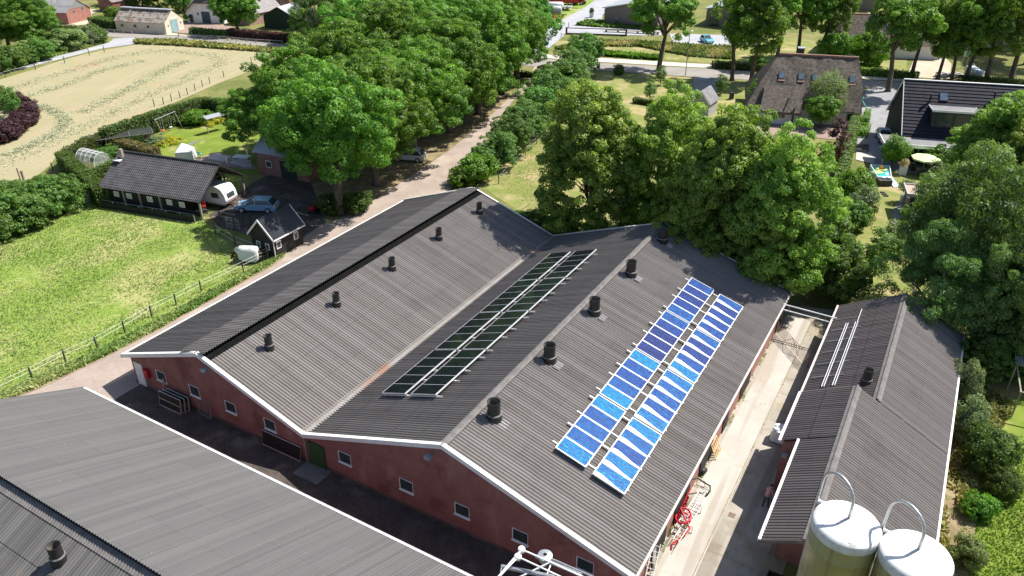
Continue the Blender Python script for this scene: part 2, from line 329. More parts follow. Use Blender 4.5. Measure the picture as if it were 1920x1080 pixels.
m_alu = M('bare_aluminium', (.78,.78,.78), (.70,.70,.71), scale=4, rough=.35, metal=.6)
m_galv = M('galvanised_steel', (.42,.43,.44), (.52,.53,.54), scale=6, rough=.45, metal=.7)
m_glass = M('dark_window_glass', (.03,.045,.045), (.05,.07,.065), scale=2, rough=.08, spec=.6)
m_black = M('black_plastic', (.020,.018,.017), (.028,.026,.025), scale=5, rough=.55, spec=.4)
m_blackin = M('grimy_duct_lining', (.09,.085,.075), (.18,.17,.15), scale=6, rough=.8)
m_cap = M('ridge_capping', (.135,.125,.12), (.185,.172,.165), scale=2, layers=[((.13,.12,.115), 3, .5, .7, (1,1,1), .6)], rough=.85, spec=.25)
m_gutter = M('leaf_filled_gutter', (.27,.255,.245), (.23,.205,.18), scale=1.2, layers=[((.27,.12,.06), .16, .54, .64, (1,1,1), .7)], rough=.8)
m_green = M('green_door_paint', (.022,.07,.022), (.03,.09,.03), scale=2, stretch=(6,6,.4), rough=.6)
m_darkwood = M('black_tarred_boards', (.016,.014,.013), (.026,.023,.021), scale=3, stretch=(1,1,6), rough=.8, bump=.3, bscale=6, bstretch=(.3,.3,8))
m_wood = M('weathered_wood', (.26,.21,.16), (.36,.30,.24), scale=4, stretch=(1,1,.3), rough=.85)
m_freshwood = M('pale_pallet_wood', (.55,.36,.16), (.62,.43,.22), scale=4, rough=.8)
m_red = M('red_enamel', (.46,.018,.022), (.38,.016,.02), scale=3, rough=.4)
m_rust = M('rusty_steel', (.17,.12,.09), (.25,.18,.13), scale=5, rough=.8, metal=.3)
m_lampgrey = M('grey_lamp_housing', (.22,.26,.26), (.28,.31,.31), scale=5, rough=.5)

def gable_fascia(mb, pts, y, h=.30, t=.05, proud=0.0):
    """white verge board following the roof profile pts [(c, z)...] in the plane l = y"""
    for (c0, z0), (c1, z1) in zip(pts[:-1], pts[1:]):
        mb.prism([(c0, y, z0-h), (c1, y, z1-h), (c1, y, z1), (c0, y, z0)], (0, -t, 0))
def window(par, c, l, z, w, h, name='window', face='front', sillm=None, lab=None, fr=None, pane=None):
    """small barn window: frame, pane, sill; face 'front' looks to -l, 'right' to +c"""
    f = MB(); t = .055; d = .05
    def bx(mb, a0, a1, z0, z1, p0, p1):
        if face == 'front': mb.box(c+a0, c+a1, l-p1, l-p0, z+z0, z+z1)
        elif face == 'back': mb.box(c+a0, c+a1, l+p0, l+p1, z+z0, z+z1)
        elif face == 'right': mb.box(c+p0, c+p1, l+a0, l+a1, z+z0, z+z1)
        else: mb.box(c-p1, c-p0, l+a0, l+a1, z+z0, z+z1)
    bx(f, -w/2, -w/2+t, -h/2, h/2, .002, d); bx(f, w/2-.02, w/2, -h/2, h/2, .002, d)
    bx(f, -w/2+t, w/2-.02, h/2-.02, h/2, .002, d); bx(f, -w/2+t, w/2-.02, -h/2, -h/2+t, .002, d)
    fo = f.build(name, fr or m_white, par)
    if lab: fo['label'] = lab
    p = MB(); bx(p, -w/2+t, w/2-.02, -h/2+t, h/2-.02, .004, .02); p.build('pane', pane or m_glass, fo)
    s = MB(); bx(s, -w/2-.05, w/2+.05, -h/2-.06, -h/2-.002, .002, .11); s.build('sill', sillm or m_white, fo)
    return fo
m_collar = M('worn_collar', (.10,.098,.095), (.17,.165,.16), scale=6, rough=.6)
def vent(par, c, l, z, r=.36, h=1.35, flash=True, slope=None):
    v = MB(); n = 28
    v.lathe((c,l,z), [(r*1.22,-.25),(r*1.20,.36),(r*1.02,.42),(r,.43),(r,h-.06),(r*1.05,h-.05),(r*1.05,h),(r*.97,h),(r*.95,h-.02)], n)
    o = v.build('vent_pipe', m_black, par, smooth=False)
    i = MB(); i.lathe((c,l,z), [(r*.945,h-.02),(r*.94,h-.9),(.01,h-.9)], n); i.build('duct_lining', m_blackin, o)
    b = MB(); b.lathe((c,l,z), [(r*1.21,.372),(r*1.13,.405),(r*1.03,.435)], n); b.build('collar', m_collar, o)
    return o

# ================================================================== THE TWIN-GABLED BARN
W0, W1 = 27.02, 61.55
barn = thing('barn', 'long red brick barn with two grey corrugated gables side by side', 'barn', F(-29, W0), -AZ)
BO = (-29, W0, 0)
prof = [(-49.55,2.42),(-40.55,5.55),(-31.35,2.45),(-20.22,6.31),(-8.10,2.55)]
wall = MB()
P = [(-48.95,0),(-48.95,2.40),(-40.55,5.32),(-31.35,2.22),(-20.22,6.08),(-8.62,2.50),(-8.62,0)]
for y, s in ((W0, 1), (W1, -1)): wall.prism([(c, y, z) for c, z in P], (0, .25*s, 0))
wall.build('gable_wall', m_brick, barn, BO)
pl = MB(); pl.box(-48.97,-8.62,W0-.025,W0-.002,0,.28); pl.build('plinth', M('damp_plinth', (.10,.075,.068), (.15,.115,.10), scale=.8, layers=[((.20,.17,.14), 2, .55, .7, (1,1,1), .5)], rough=.95), barn, BO)
sw = MB(); sw.box(-8.87,-8.62,W0+.25,W1-.25,0,2.5); sw.build('side_wall', m_brickside, barn, BO); sw = MB(); sw.box(-48.95,-48.7,W0+.25,W1-.25,0,2.45); sw.build('side_wall', m_brickside, barn, BO)
y0, y1 = W0-.22, W1+.15; LL = y1-y0
def slope(mb, cA, zA, cB, zB, l0, l1, rows, pitch=.235, amp=.046, lift=.0):
    """corrugated slope from eave (cA,zA) to ridge (cB,zB)"""
    d = Vector((cB-cA, 0, zB-zA)); Lu = d.length; u = d/Lu; n = Vector((-u.z, 0, u.x)) if u.x > 0 else Vector((u.z, 0, -u.x))
    mb.corr(Vector((cA, l0, zA))+n*lift, (0,1,0), l1-l0, u, Lu, n, pitch, amp, rows)
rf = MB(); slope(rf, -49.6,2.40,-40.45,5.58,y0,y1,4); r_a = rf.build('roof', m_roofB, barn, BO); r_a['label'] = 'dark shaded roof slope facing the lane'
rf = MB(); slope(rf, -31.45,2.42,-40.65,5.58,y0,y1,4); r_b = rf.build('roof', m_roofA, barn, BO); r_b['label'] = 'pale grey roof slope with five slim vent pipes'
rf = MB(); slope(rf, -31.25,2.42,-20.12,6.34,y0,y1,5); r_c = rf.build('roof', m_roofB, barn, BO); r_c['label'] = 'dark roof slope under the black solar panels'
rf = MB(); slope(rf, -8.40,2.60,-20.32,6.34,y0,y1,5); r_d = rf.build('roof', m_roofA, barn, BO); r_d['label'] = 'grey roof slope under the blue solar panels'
# raised corrugated hood over the left ridge: it oversails the right-hand slope and leaves a slot
rc = MB(); rc.corr((-42.35, y0+.05, 5.22), (0,1,0), LL-.1, Vector((2.6,0,.62)).normalized(), 2.62, Vector((-.62,0,2.6)).normalized(), .235, .046, 1)
hood = rc.build('ridge_hood', m_roofA, barn, BO)
sl_ = MB()
for k in range(12): 
    yy = y0+1+k*(LL-2)/11; sl_.bar((-39.95,yy,5.30),(-39.95,yy,5.98),.05,.05)
sl_.build('hood_bracket', m_galv, hood)
sp = MB(); sp.prism([(-40.5,y0+.1,5.62),(-39.55,y0+.1,5.28),(-39.55,y0+.1,5.32),(-40.5,y0+.1,5.66)], (0,LL-.2,0)); sp.build('ridge_slot', M('painted_slot_shade', (.006,.006,.006), (.009,.009,.009), scale=3, rough=.95, spec=.05), barn, BO)  # black sheet laid on the slope, painting the shade of the slot
cp = MB()
for s in (-1, 1):
    cp.prism([(-20.22,y0,6.44),(-20.22,y0,6.40),(-20.22+s*.24,y0,6.33),(-20.22+s*.24,y0,6.37)], (0,LL,0))
cp.tube([(-20.22,y0,6.43),(-20.22,y1,6.43)], .07, 8)
cp.build('ridge_cap', m_cap, barn, BO)
vg = MB(); vg.box(-31.62,-31.08,y0+.02,y1-.02,2.40,2.46); vg.box(-31.66,-31.60,y0+.02,y1-.02,2.40,2.56); vg.build('valley_gutter', m_gutter, barn, BO)
fs = MB(); gable_fascia(fs, [(-49.75,2.44),(-40.55,5.66),(-31.35,2.50),(-20.22,6.42),(-8.30,2.63)], y0-.002, .27, .05)
for (c0,z0),(c1,z1) in zip([(-49.75,2.44),(-40.55,5.66),(-31.35,2.50),(-20.22,6.42)],[(-40.75,5.60),(-31.35,2.50),(-20.22,6.42),(-8.30,2.63)]):
    fs.prism([(c0,y0-.054,z0+.045),(c1,y0-.054,z1+.045),(c1,y0-.054,z1+.003),(c0,y0-.054,z0+.003)], (0,.26,0))
fs.build('fascia', m_white, barn, BO)
fb = MB(); gable_fascia(fb, [(-49.75,2.44),(-40.55,5.66),(-31.35,2.50),(-20.22,6.42),(-8.30,2.63)], y1+.06, .22, .05)
for (c0,z0),(c1,z1) in zip([(-49.75,2.44),(-40.55,5.66),(-31.35,2.50),(-20.22,6.42)],[(-40.75,5.66),(-31.35,2.50),(-20.22,6.42),(-8.30,2.63)]):
    fb.prism([(c0,y1+.062,z0+.045),(c1,y1+.062,z1+.045),(c1,y1+.062,z1+.003),(c0,y1+.062,z0+.003)], (0,-.15,0))
fb.build('fascia', m_white, barn, BO)
gt = MB(); gt.box(-49.78,-49.66,y0,y1,2.28,2.42); gt.build('gutter', m_white, barn, BO)
gt = MB(); gt.box(-8.40,-8.30,y0,y1,2.47,2.60); gt.box(-8.298,-8.285,y0,y1,2.47,2.63); gt.build('gutter', M('pale_gutter', (.62,.55,.52), (.70,.64,.60), scale=3, rough=.6), barn, BO)
for c in (-45.61,-42.0,-38.35,-34.6,-28.05,-23.2,-19.15,-15.25,-11.23): window(barn, c+29, 0, 1.80, 1.02, .88)
d = MB(); d.box(-48.68,-47.76,W0-.05,W0-.003,.03,2.07); dd = d.build('door', m_white, barn, BO); dd['label'] = 'white door at the lane corner'
h = MB(); h.bar((-48.58,W0-.11,1.05),(-48.44,W0-.11,1.05),.03); h.box(-48.6,-48.56,W0-.12,W0-.05,1.0,1.1); h.build('handle', m_galv, dd)
d = MB(); d.box(-31.15,-29.80,W0-.10,W0-.04,.05,1.95); dd = d.build('sliding_door', m_green, barn, BO)
h = MB(); h.bar((-31.2,W0-.09,1.99),(-27.6,W0-.09,1.99),.07); h.build('rail', m_galv, dd)
fr = MB(); fr.box(-31.22,-31.15,W0-.12,W0-.003,.02,1.95); fr.box(-29.80,-29.74,W0-.12,W0-.003,.02,1.95); fr.build('door_frame', m_wood, dd)
dp = MB(); dp.tube([(-31.42,W0-.1,2.3),(-31.42,W0-.1,.05)], .05, 8); dp.build('downpipe', m_galv, barn, BO)
for cc, zz in ((-39.6, 4.5), (-20.9, 5.15)):
    lm = MB(); lm.bar((cc,W0-.0,zz+.25),(cc-.1,W0-.42,zz+.28),.05); lm.prism([(cc-.36,W0-.62,zz+.1),(cc+.06,W0-.62,zz+.1),(cc+.02,W0-.60,zz+.30),(cc-.32,W0-.60,zz+.30)],(0,.36,0)); lo = lm.build('wall_lamp', m_lampgrey, barn, BO)
bx = MB(); bx.box(-47.34,-46.9,W0-.30,W0-.003,1.25,1.95); b1 = bx.build('letter_cabinet', m_red, barn, BO); b1['label'] = 'red cabinet on the front wall'
bx = MB(); bx.box(-47.38,-46.86,W0-.34,W0-.003,1.952,2.0); bx.box(-46.898,-46.86,W0-.30,W0-.003,1.25,1.95); bx.build('lid', m_black, b1)
for (l, wd) in ((30.2,2.2),(33.9,2.6),(38.6,2.6),(43.6,1.2),(47.9,2.6),(58.6,1.6)):     # dark barn doors along the yard
    d = MB(); d.box(-8.615,-8.55,l,l+wd,.05,2.15); do = d.build('barn_door', m_darkwood, barn, BO)
    e = MB(); e.bar((-8.52,l-.05,2.2),(-8.52,l+wd+.05,2.2),.06); e.bar((-8.52,l,.05),(-8.52,l,2.15),.05); e.build('door_track', m_rust, do)
# vents: five slim ones on the left roof, five stout ones on the right roof
for l in (30.79,37.85,44.79,51.65,58.52): vent(r_b, -37.9+29, l-W0, 4.62, .275, 1.12)
for l in (30.75,37.75,44.75,51.6,58.7): vent(r_d, -19.2+29, l-W0, 5.98, .39, 1.26)
flm = M('new_lead_flashing', (.30,.29,.29), (.40,.39,.39), scale=9, rough=.7)
for l in (30.75,37.75,44.75,51.6,58.7):
    fl = MB(); un = Vector((12.27,0,-3.82)).normalized(); nn = Vector((-un.z,0,un.x)); p0 = Vector((-18.75+29,l-.42-W0,5.86))+nn*.012
    fl.corr(p0, (0,1,0), .8, un, .50, nn, .235, .05, 1); fl.build('flashing', flm, r_d)

# ================================================================== solar panels
m_frame = M('anodised_frame', (.80,.81,.82), (.74,.75,.77), scale=3, rough=.35, metal=.35)
def bluecell(name, hue):
    """polycrystalline cells: blue, violet and cyan sun flashes of the crystals, painted into the base colour"""
    m = bpy.data.materials.new(name); m.use_nodes = True; nt = m.node_tree; b = nt.nodes["Principled BSDF"]
    tc = nt.nodes.new("ShaderNodeTexCoord"); oi = nt.nodes.new("ShaderNodeObjectInfo")
    mp = nt.nodes.new("ShaderNodeMapping"); nt.links.new(tc.outputs['Object'], mp.inputs[0])
    cb = nt.nodes.new("ShaderNodeCombineXYZ"); sc = nt.nodes.new("ShaderNodeMath"); sc.operation = 'MULTIPLY'; sc.inputs[1].default_value = 37.0
    nt.links.new(oi.outputs['Random'], sc.inputs[0]); nt.links.new(sc.outputs[0], cb.inputs[0]); nt.links.new(sc.outputs[0], cb.inputs[1]); nt.links.new(cb.outputs[0], mp.inputs['Location'])
    vo = nt.nodes.new("ShaderNodeTexVoronoi"); vo.inputs['Scale'].default_value = 17.0; vo.inputs['Randomness'].default_value = .9
    nt.links.new(mp.outputs[0], vo.inputs[0])
    wv = nt.nodes.new("ShaderNodeTexWave"); wv.inputs['Scale'].default_value = 2.0; wv.inputs['Distortion'].default_value = 6; wv.inputs['Detail'].default_value = 2; wv.inputs['Detail Scale'].default_value = 2.2; wv.bands_direction = 'X'
    nt.links.new(mp.outputs[0], wv.inputs[0])
    sx = nt.nodes.new("ShaderNodeSeparateColor"); nt.links.new(vo.outputs['Color'], sx.inputs[0])
    a = _math(nt, 'ADD', _math(nt, 'MULTIPLY', sx.outputs[0], .34), _math(nt, 'MULTIPLY', wv.outputs['Fac'], .56))
    pr = nt.nodes.new("ShaderNodeMath"); pr.operation = 'MULTIPLY_ADD'; pr.inputs[1].default_value = .16; pr.inputs[2].default_value = -.15 + hue
    nt.links.new(oi.outputs['Random'], pr.inputs[0])
    a = _math(nt, 'ADD', a, pr.outputs[0])
    cr = nt.nodes.new("ShaderNodeValToRGB"); nt.links.new(a, cr.inputs[0]); el = cr.color_ramp.elements
    el[0].position = .05; el[0].color = (.010,.014,.055,1); el[1].position = 1.0; el[1].color = (.016,.36,.38,1)
    for ps, c in ((.30,(.022,.030,.14)),(.50,(.016,.062,.30)),(.66,(.005,.11,.38)),(.82,(.005,.22,.36))):
        e = el.new(ps); e.color = (*c, 1)
    nt.links.new(cr.outputs[0], b.inputs['Base Color']); b.inputs['Roughness'].default_value = .5; b.inputs['Specular IOR Level'].default_value = .12
    return m
m_cellblue = bluecell('blue_crystal_cells', .06); m_cellcyan = bluecell('cyan_crystal_cells', .22); m_cellviolet = bluecell('violet_crystal_cells', -.13)
m_cellblack = M('black_mono_cells', (.006,.007,.010), (.010,.014,.016), scale=2, rough=.10, spec=.3, brick=dict(w=.16, h=.16, m=.004, var=.9, mort=1.0), layers=[((.009,.016,.010), .9, .5, .7, (1,1,1), .6)])
m_glare = M('painted_glare_white', (.88,.88,.88), (.84,.84,.85), scale=2, rough=.3, spec=.8)
def panel_frame(mb, w, h, t=.09, b=.05, e=.05):
    b0 = b if e > .03 else .022; mb.box(0,w,0,b0,0,t); mb.box(0,w,h-b,h,0,t); mb.box(0,e,b0,h-b,0,t); mb.box(w-e,w,b0,h-b,0,t)
def make_array(cols, cell, label, group, name, side):
    """cols: (c_low, z_low, c_high, z_high, list of l starts, pitch, row text); panel x runs along the ridge, y up the slope"""
    first = None
    for (ca, za, cb_, zb, ls, pw, txt) in cols:
        u = Vector((cb_-ca, 0, zb-za)); L = u.length; u /= L; a = Vector((0,1,0)); n = a.cross(u) if side > 0 else u.cross(a)
        if n.z < 0: n = -n
        for i, l in enumerate(ls):
            th = bpy.data.objects.new(name, None); COL.objects.link(th)
            mat = Matrix((( 0, u.x, n.x, 0), (1, 0, 0, 0), (0, u.z, n.z, 0), (0,0,0,1)))
            p = Vector((ca, l, za))+n*.26
            if mat.determinant() < 0: mat = Matrix(((0,u.x,n.x,0),(-1,0,0,0),(0,u.z,n.z,0),(0,0,0,1))); p = p+Vector((0,pw-.03,0))
            mw = Matrix.Rotation(-AZ, 4, 'Z') @ Matrix.Translation(p) @ mat
            th.matrix_world = mw
            tag(th, label(i, txt, len(ls)), 'solar panel', group)
            w_ = pw-(.010 if side > 0 else .016); mb = MB(); panel_frame(mb, w_, L, e=.009 if 'black' in th['label'] else .045); mb.build('frame', m_frame, th)
            mb = MB(); e_ = .009 if 'black' in th['label'] else .045; mb.box(e_, w_-e_, .05 if e_ > .03 else .022, L-.05, .03, .08); mb.build('cell_sheet', cell(i, txt), th)
            if 'blue' in th['label'] and 'lower' in txt:     # added white wedge shaped as sun glare along the panel's near edge
                mb = MB(); mb.prism([(-.005,.02,.0925),(.06,.02,.0925),(.12,L*.3,.0925),(.25,L*.6,.0925),(.33,L*.8,.0925),(.30,L*.93,.0925),(.16,L-.02,.0925),(-.005,L-.02,.0925)], (0,0,.006)); mb.build('glare_wedge', m_glare, th)
ORD = ['first','second','third','fourth','fifth','sixth','seventh','eighth','ninth','tenth','eleventh','twelfth','thirteenth','fourteenth','fifteenth','sixteenth','seventeenth','eighteenth','nineteenth','last']
k2 = (6.31-2.45)/(31.35-20.22); k3 = (6.31-2.6)/(20.22-8.3)
def z2(c): return 2.45+(c+31.35)*k2
def z3(c): return 6.31-(c+20.22)*k3
lsA = [31.62+g*6.08+i*1.185 for g in range(4) for i in range(5)]
lsB = [31.18+g*6.06+i*1.185 for g in range(4) for i in range(5)]
make_array([(-28.42,z2(-28.42),-26.45,z2(-26.45),lsA,1.185,'the lower row, nearer the valley gutter'),(-25.95,z2(-25.95),-23.95,z2(-23.95),lsA,1.185,'the upper row, nearer the ridge')],
    lambda i, t: m_cellblack, lambda i, t, n: f'{ORD[i]} black solar panel from the gable end in {t}', 'black solar panels on the dark roof slope', 'solar_panel', 1)
def bc(i, t):
    if 'upper' in t: return m_cellviolet if i in (10,11,12,13,16,17,18) else (m_cellcyan if i in (0,4,5,9) else m_cellblue)
    return m_cellviolet if i in (12,13,16,17,18) else (m_cellcyan if i in (0,1,4,5,9,10) else m_cellblue)
def row_label(i, t, n): return f'{ORD[i]} blue solar panel from the gable end in {t}'
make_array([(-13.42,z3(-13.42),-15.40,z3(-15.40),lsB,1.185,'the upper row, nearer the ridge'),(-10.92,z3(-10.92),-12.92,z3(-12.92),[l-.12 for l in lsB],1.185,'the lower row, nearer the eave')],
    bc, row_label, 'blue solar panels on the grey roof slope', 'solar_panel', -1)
# rails the panels are clamped to
def rails(name, label, group, ca, cb_, zf, ls, m):
    t = thing('mounting_rail', label, 'rail', F((ca+cb_)/2, ls[0]), -AZ, group); off = ((ca+cb_)/2, ls[0], 0); mb = MB()
    for l in ls: mb.bar((ca, l, zf(ca)+.17), (cb_, l, zf(cb_)+.17), .06, .08)
    mb.build('rail_bars', m, t, off)
rl = []
for g in range(4):
    for q in (.35, 2.3, 3.6, 5.4): rl.append(31.3+g*6.07+q)
rails('r', 'aluminium cross rails sticking out under the black solar panels', None, -28.45, -23.6, z2, rl, m_alu)
rails('r', 'aluminium cross rails sticking out between the two rows of blue panels', None, -15.72, -10.8, z3, rl, m_alu)
# ================================================================== FOREGROUND BARN (ridge runs across the farm frame)
fbarn = thing('barn', 'grey roofed barn cut off by the lower left edge, with a single black vent pipe', 'barn', F(-28, 12.8), -AZ); FO = (-28, 12.8, 0)
eL, eZ, rL, rZ = 22.42, 2.95, 12.78, 7.20; kf = (rZ-eZ)/(eL-rL); cl, cr = -47.6, -7.5
uf = Vector((0, rL-eL, rZ-eZ)); uf_l = uf.length; uf.normalize(); nf = Vector((0, uf.z, -uf.y))
rf = MB(); rf.corr(Vector((cl,eL,eZ)), (1,0,0), cr-cl, uf, uf_l+.22, nf, .2, .03, 4, .02); rfo = rf.build('roof', m_roofC, fbarn, FO); rfo['label'] = 'grey roof slope facing the brick barn'
ub = Vector((0, rL, rZ))-Vector((0, 2.0, 2.4)); ub_l = ub.length; ub.normalize(); nb = Vector((0, -ub.z, ub.y))
rf = MB(); rf.corr(Vector((cl,2.0,2.4))-nb*.15, (1,0,0), cr-cl, ub, ub_l-.05, nb, .2, .022, 5, .03); rfn = rf.build('roof', roofmat('sooty_fibre_cement', (.092,.088,.087), (.125,.12,.118), (.17,.165,.16), along='y', moss=.35, dark=(.07,.067,.067)), fbarn, FO); rfn['label'] = 'darker near roof slope with the vent pipe'
rs = MB(); rs.box(cl,cr,rL-.12,rL+.1,rZ-.24,rZ-.10); rs.build('ridge_slot', m_black, fbarn, FO)
cpm = MB(); cpm.corr(Vector((cl,rL-.65,rZ-.39)), (1,0,0), cr-cl, ub, .5, nb, .2, .022, 1); cpm.build('ridge_cap', m_cap, fbarn, FO)
wl = MB(); wl.box(cl+.2,cr-.2,eL-.55,eL-.3,0,2.75); wl.prism([(cl+.2,2.6,0),(cl+.2,eL-.55,0),(cl+.2,eL-.55,2.9),(cl+.2,rL,rZ-.4),(cl+.2,2.6,2.4)], (.25,0,0)); wl.prism([(cr-.45,2.6,0),(cr-.45,eL-.55,0),(cr-.45,eL-.55,2.9),(cr-.45,rL,rZ-.4),(cr-.45,2.6,2.4)], (.25,0,0)); wl.build('wall', m_brick, fbarn, FO)
vb = MB()
vb.prism([(cl-.05,eL+.1,eZ-.25),(cl-.05,eL+.1,eZ+.02),(cl-.05,rL,rZ+.06),(cl-.05,rL,rZ-.22)], (.045,0,0)); vb.build('verge_board', m_cap, fbarn, FO)
gu = MB(); gu.box(cl,cr,eL+.03,eL+.15,eZ-.17,eZ-.02); gu.box(cl,cr,eL+.15,eL+.165,eZ-.17,eZ+.0); gu.build('gutter', m_white, fbarn, FO)
def znear(l): return 2.4+(l-2.0)*ub.z/ub.y-.15
vent(rfn, -31.0+28, 11.15-12.8, znear(11.15), .30, 1.05)

# ================================================================== SIDE SHED with a higher front section
shed = thing('shed', 'long low shed with brown corrugated roof beside the concrete yard', 'shed', F(.2, 46), -AZ); SO = (.2, 46, 0)
s0, s1, sm = 30.8, 61.4, 45.5
def sslope(cA,zA,cB,zB,l0,l1,rows,lab,mat=m_roofD):
    mb = MB(); slope(mb,cA,zA,cB,zB,l0,l1,rows); o = mb.build('roof', mat, shed, SO); o['label'] = lab; return o
m_roofD2 = roofmat('lit_brown_fibre_cement', (.165,.147,.138), (.21,.19,.18), (.25,.23,.22))  # paler copy of the brown sheets, sunlight on the garden side put into the colour
m_gutter2 = M('pink_white_gutter', (.66,.58,.56), (.58,.47,.44), scale=2, rough=.6)
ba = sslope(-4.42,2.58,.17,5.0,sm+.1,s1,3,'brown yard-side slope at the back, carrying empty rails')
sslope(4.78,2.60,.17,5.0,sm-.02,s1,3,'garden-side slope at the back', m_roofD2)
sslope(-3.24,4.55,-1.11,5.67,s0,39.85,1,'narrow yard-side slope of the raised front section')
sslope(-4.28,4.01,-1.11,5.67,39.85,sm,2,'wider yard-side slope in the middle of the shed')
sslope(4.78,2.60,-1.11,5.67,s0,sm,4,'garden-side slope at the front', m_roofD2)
cpm = MB()
for (c, z, a, b) in ((.17,5.0,sm+.1,s1),(-1.11,5.67,s0,sm)):
    cpm.tube([(c,a,z+.05),(c,b,z+.05)], .085, 8)
    for s in (-1,1): cpm.prism([(c,a,z+.07),(c,a,z+.03),(c+s*.26,a,z-.10),(c+s*.26,a,z-.06)], (0,b-a,0))
cpm.build('ridge_cap', m_cap, shed, SO)
g1 = MB(); g1.box(-4.58,-4.44,sm+.1,s1,2.46,2.60); g1.build('gutter', m_gutter2, shed, SO)
g1 = MB(); g1.box(-4.46,-4.29,39.85,sm,3.84,4.02); g1.box(-3.40,-3.25,s0,39.85,4.38,4.56); g1.build('gutter', m_white, shed, SO)
g1 = MB(); g1.box(4.80,4.92,s0,s1,2.46,2.60); g1.build('gutter', m_white, shed, SO)
wl = MB(); wl.box(-4.1,-3.85,sm,s1-.2,0,2.7); wl.box(-3.8,-3.55,40.1,sm,0,4.05); wl.box(-2.75,-2.5,34.5,40.1,0,4.55); wl.box(4.3,4.55,s0+.4,s1-.2,0,2.65)
wl.prism([(-4.15,39.85,0),(-2.5,39.85,0),(-2.5,39.85,4.7),(-4.15,39.85,3.95)], (0,.22,0)); wl.prism([(-4.1,0),(-4.1,2.6),(.17,4.85),(4.55,2.6),(4.55,0)] and [(-4.1,s1-.2,0),(-4.1,s1-.2,2.6),(.17,s1-.2,4.85),(4.55,s1-.2,2.6),(4.55,s1-.2,0)], (0,-.22,0))
wl.prism([(-2.5,34.5,0),(-2.5,34.5,4.8),(-1.11,34.5,5.5),(4.5,34.5,2.6),(4.5,34.5,0)], (0,.22,0))
wl.prism([(-4.0,sm-.02,2.6),(-4.2,sm-.02,3.9),(-1.11,sm-.02,5.55),(.1,sm-.02,5.0)], (0,-.15,0))
wl.build('wall', m_brick, shed, SO)
fa = MB(); fa.prism([(-3.34,s0-.05,4.30),(-3.34,s0-.05,4.52),(-1.11,s0-.05,5.69),(-1.11,s0-.05,5.46)], (0,.04,0)); fa.build('verge_board', m_cap, shed, SO); fa = MB(); fa.prism([(4.85,s0-.05,2.40),(4.85,s0-.05,2.62),(-1.11,s0-.05,5.70),(-1.11,s0-.05,5.46)], (0,.04,0)); fa.build('verge_board', m_cap, shed, SO)
pz = MB()
for (c, l) in ((-3.1,34.6),(-3.1,37.9)): pz = MB(); pz.box(c-.08,c+.08,l-.08,l+.08,0,4.4); pz.build('post', m_wood, shed, SO)
lmp = MB(); lmp.bar((-3.85,39.83,3.3),(-3.85,39.55,3.35),.05); lmp.box(-4.02,-3.68,39.3,39.6,3.2,3.4); lmp.build('wall_lamp', m_lampgrey, shed, SO)
vent(ba, -.75-.2, 47.9-46, 4.5, .30, 1.15)
rb = MB(); rb.bar((-4.4,46.6,1.6),(-4.4,47.9,2.5),.09); rb.bar((-4.45,45.0,.2),(-4.4,46.6,1.6),.09); rb.build('drainpipe', m_galv, shed, SO)
rt = thing('mounting_rail', 'empty aluminium panel rails laid on the brown shed roof', 'rail', F(-3, 53), -AZ); RO = (-3, 53, 0); ks = (5.0-2.58)/(.17+4.42)
def zs(c): return 2.58+(c+4.42)*ks
mb = MB()
for c in (-3.34,-3.20,-2.70,-2.56): mb.bar((c,47.85,zs(c)+.17),(c,57.4,zs(c)+.17),.055,.05)
mb.bar((-2.60,57.4,zs(-2.6)+.17),(-2.60,59.6,zs(-2.6)+.17),.055,.05); mb.build('long_rail', m_alu, rt, RO)
mb = MB()
for l in (49.37,51.3,53.05,54.8,56.6,58.45): mb.bar((-4.2,l,zs(-4.2)+.10),(-2.25,l,zs(-2.25)+.10),.05,.05)
mb.build('cross_rail', m_galv, rt, RO)

